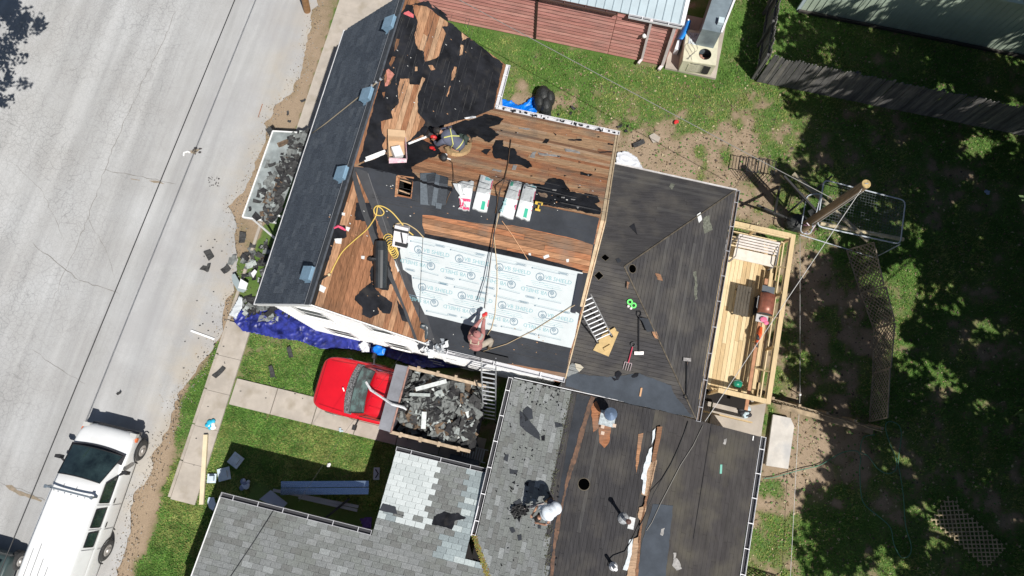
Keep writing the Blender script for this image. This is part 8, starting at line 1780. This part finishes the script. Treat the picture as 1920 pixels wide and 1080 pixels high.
# 1: worker in white T-shirt bent double on the low roof, shovel in hand
o1_ = LW.px(1036, 949, .0); o1_.z += .02
rl_ = lambda pl, u_, v_: 0
fd = (W(-.75, -.66))
J1 = dict(pelvis=(-.10, 0, .86), chest=(.22, .0, 1.04), neck=(.42, 0, .90), head=(.52, .02, .74), face=(.56, .02, .55), shl=(.27, .19, .98), shr=(.27, -.19, .98), ell=(.42, .27, .74), elr=(.40, -.27, .72), wrl=(.58, .16, .60), wrr=(.62, -.12, .50), hal=(.66, .10, .54), har=(.70, -.06, .44),
          hipl=(-.10, .11, .80), hipr=(-.10, -.11, .80), knl=(.02, .17, .44), knr=(.04, -.17, .44), anl=(-.06, .18, .09), anr=(-.06, -.19, .09), toel=(.12, .21, .04), toer=(.12, -.22, .04))
def ex1(B, j, F, L_, T3):
    pass
person('worker in white T-shirt bending over the grey shingles of the low roof', o1_, fd, J1, whiteshirt, jean, skinw, hair_d, boot, long_sleeve=False, cap=(mat('dark_cap', (.02, .02, .025), .7), mat('dark_cap', (.02, .02, .025))), scale=1.0, extra=ex1)
T, A_, B_, d, x = longtool('roofing_shovel', 'tear-off shovel held by the worker in white T-shirt', 'shovel', LW, (1020, 944), (979, 955), mat('pale_shaft', (.45, .38, .36), .5))
mb = MB(); mb.box(B_ + d * .08, (.30, .22, .02), (x, d, LW.n)); obj('blade', mb, mat('black_iron', (.02, .02, .02)), T)
mb = MB()
for _ in range(22): scrap(mb, LW.px(975 + U(-14, 14), 960 + U(-7, 9), .05), U(.08, .2), LW.du, LW.dv, LW.n, random.choice([0, 0, 1]), curl=.06)
obj('felt_debris', mb, scr, None, label='black torn felt heaped at the tip of the tear-off shovel', cat='felt debris', kind='stuff')
# 2: crouching worker in faded red hoodie, arms stretched up-slope along the rope
pinkh = mat('faded_red_hoodie', (.36, .155, .145), .9, var=.15, scale=5, bump=.5, bscale=7); beige = mat('beige_trousers', (.36, .31, .25), .85, var=.1, scale=5); strap_m = mat('strap_pale', (.5, .45, .33), .7)
o2_ = RS.px(897, 655, .0); upd = (RS.px(910, 585) - RS.px(902, 640)).normalized()
J2 = dict(pelvis=(-.02, .04, .60), chest=(.16, .06, .98), neck=(.18, .05, 1.17), head=(.20, .02, 1.30), face=(.12, -.22, 1.28), shl=(.22, .24, 1.06), shr=(.20, -.14, 1.06), ell=(.44, .12, 1.02), elr=(.46, -.08, 1.03), wrl=(.68, -.02, 1.10), wrr=(.72, -.08, 1.12), hal=(.77, -.05, 1.13), har=(.81, -.10, 1.15),
          hipl=(.0, .14, .58), hipr=(.02, -.10, .58), knl=(.28, .18, .42), knr=(.26, -.34, .52), anl=(.05, .16, .13), anr=(.10, -.30, .17), toel=(.22, .17, .16), toer=(.28, -.36, .24))
def ex2(B, j, F, L_, T3):
    mb = MB(); pts = [j['chest'] + (L_ * math.cos(t) * .185 + F * math.sin(t) * .17) * 1 + V((0, 0, -.02)) for t in [i * .45 for i in range(15)]]; mb.tube(pts, .018, 5)
    for q in (-1, 1): mb.tube([j['chest'] - F * .17 + L_ * .1 * q, j['neck'] + L_ * .1 * q, j['chest'] + F * .17 + L_ * .1 * q], .018, 5)
    obj('harness', mb, strap_m, B)
    for q in 'lr': mb = MB(); mb.ball(j['ha' + q], (.05, .055, .04), 10, 7); obj('glove', mb, redp, B)
person('worker in faded red hoodie and cap crouching on grey felt holding ropes', o2_, upd, J2, pinkh, beige, skinw, hair_d, boot, cap=(pinkh, mat('grey_brim', (.3, .27, .25), .8)), scale=1.0, extra=ex2)
# 3: worker in blue-grey shirt with yellow harness, kneeling on the foam pad
bluesh = mat('blue_grey_shirt', (.095, .105, .15), .9, var=.12, scale=5, bump=.5, bscale=7); olive = mat('dark_green_trousers', (.035, .055, .045), .85, var=.3, scale=8)
o3_ = RN.px(858, 278, .0); fd3 = W(-.98, .35)
J3 = dict(pelvis=(-.12, 0, .30), chest=(.22, .02, .52), neck=(.40, .03, .56), head=(.54, .05, .54), face=(.62, .05, .40), shl=(.28, .22, .52), shr=(.28, -.18, .52), ell=(.42, .32, .30), elr=(.44, -.24, .32), wrl=(.60, .24, .20), wrr=(.64, -.10, .22), hal=(.67, .20, .16), har=(.72, -.06, .18),
          hipl=(-.14, .12, .26), hipr=(-.14, -.12, .28), knl=(.16, .24, .12), knr=(.10, -.26, .26), anl=(-.26, .26, .09), anr=(-.18, -.36, .10), toel=(-.36, .28, .06), toer=(-.06, -.42, .12))
yels = mat('yellow_strap', (.55, .55, .18), .6)
def ex3(B, j, F, L_, T3):
    up = (j['chest'] - j['pelvis']).normalized(); N_ = L_.cross(up); N_ = N_ if N_.z > 0 else -N_; c = j['chest']; mb = MB()
    for q in (-1, 1): mb.tube([c + up * .12 + L_ * .15 * q + N_ * .12, c + N_ * .19 - up * .0, c - up * .18 - L_ * .14 * q + N_ * .145, c - up * .22 - L_ * .18 * q + N_ * .02], .017, 5)
    mb.tube([j['pelvis'] + up * .05 + L_ * .17 * math.cos(t) + N_ * .16 * math.sin(t) for t in [i * .42 for i in range(16)]], .018, 5); obj('harness', mb, yels, B)
    mb = MB(); mb.box(j['pelvis'] - L_ * .2 - up * .02, (.12, .2, .16)); mb.ball(j['pelvis'] - L_ * .24 + V((0, 0, .05)), (.07, .09, .08), 8, 6); obj('tool_pouch', mb, olive, B)
person('worker in blue-grey shirt and yellow harness kneeling beside the bare planks', o3_, fd3, J3, bluesh, olive, skinw, hair_d, boot, cap=(mat('dark_cap', (.02, .02, .025)), mat('dark_cap', (.02, .02, .025))), scale=1.0, extra=ex3)
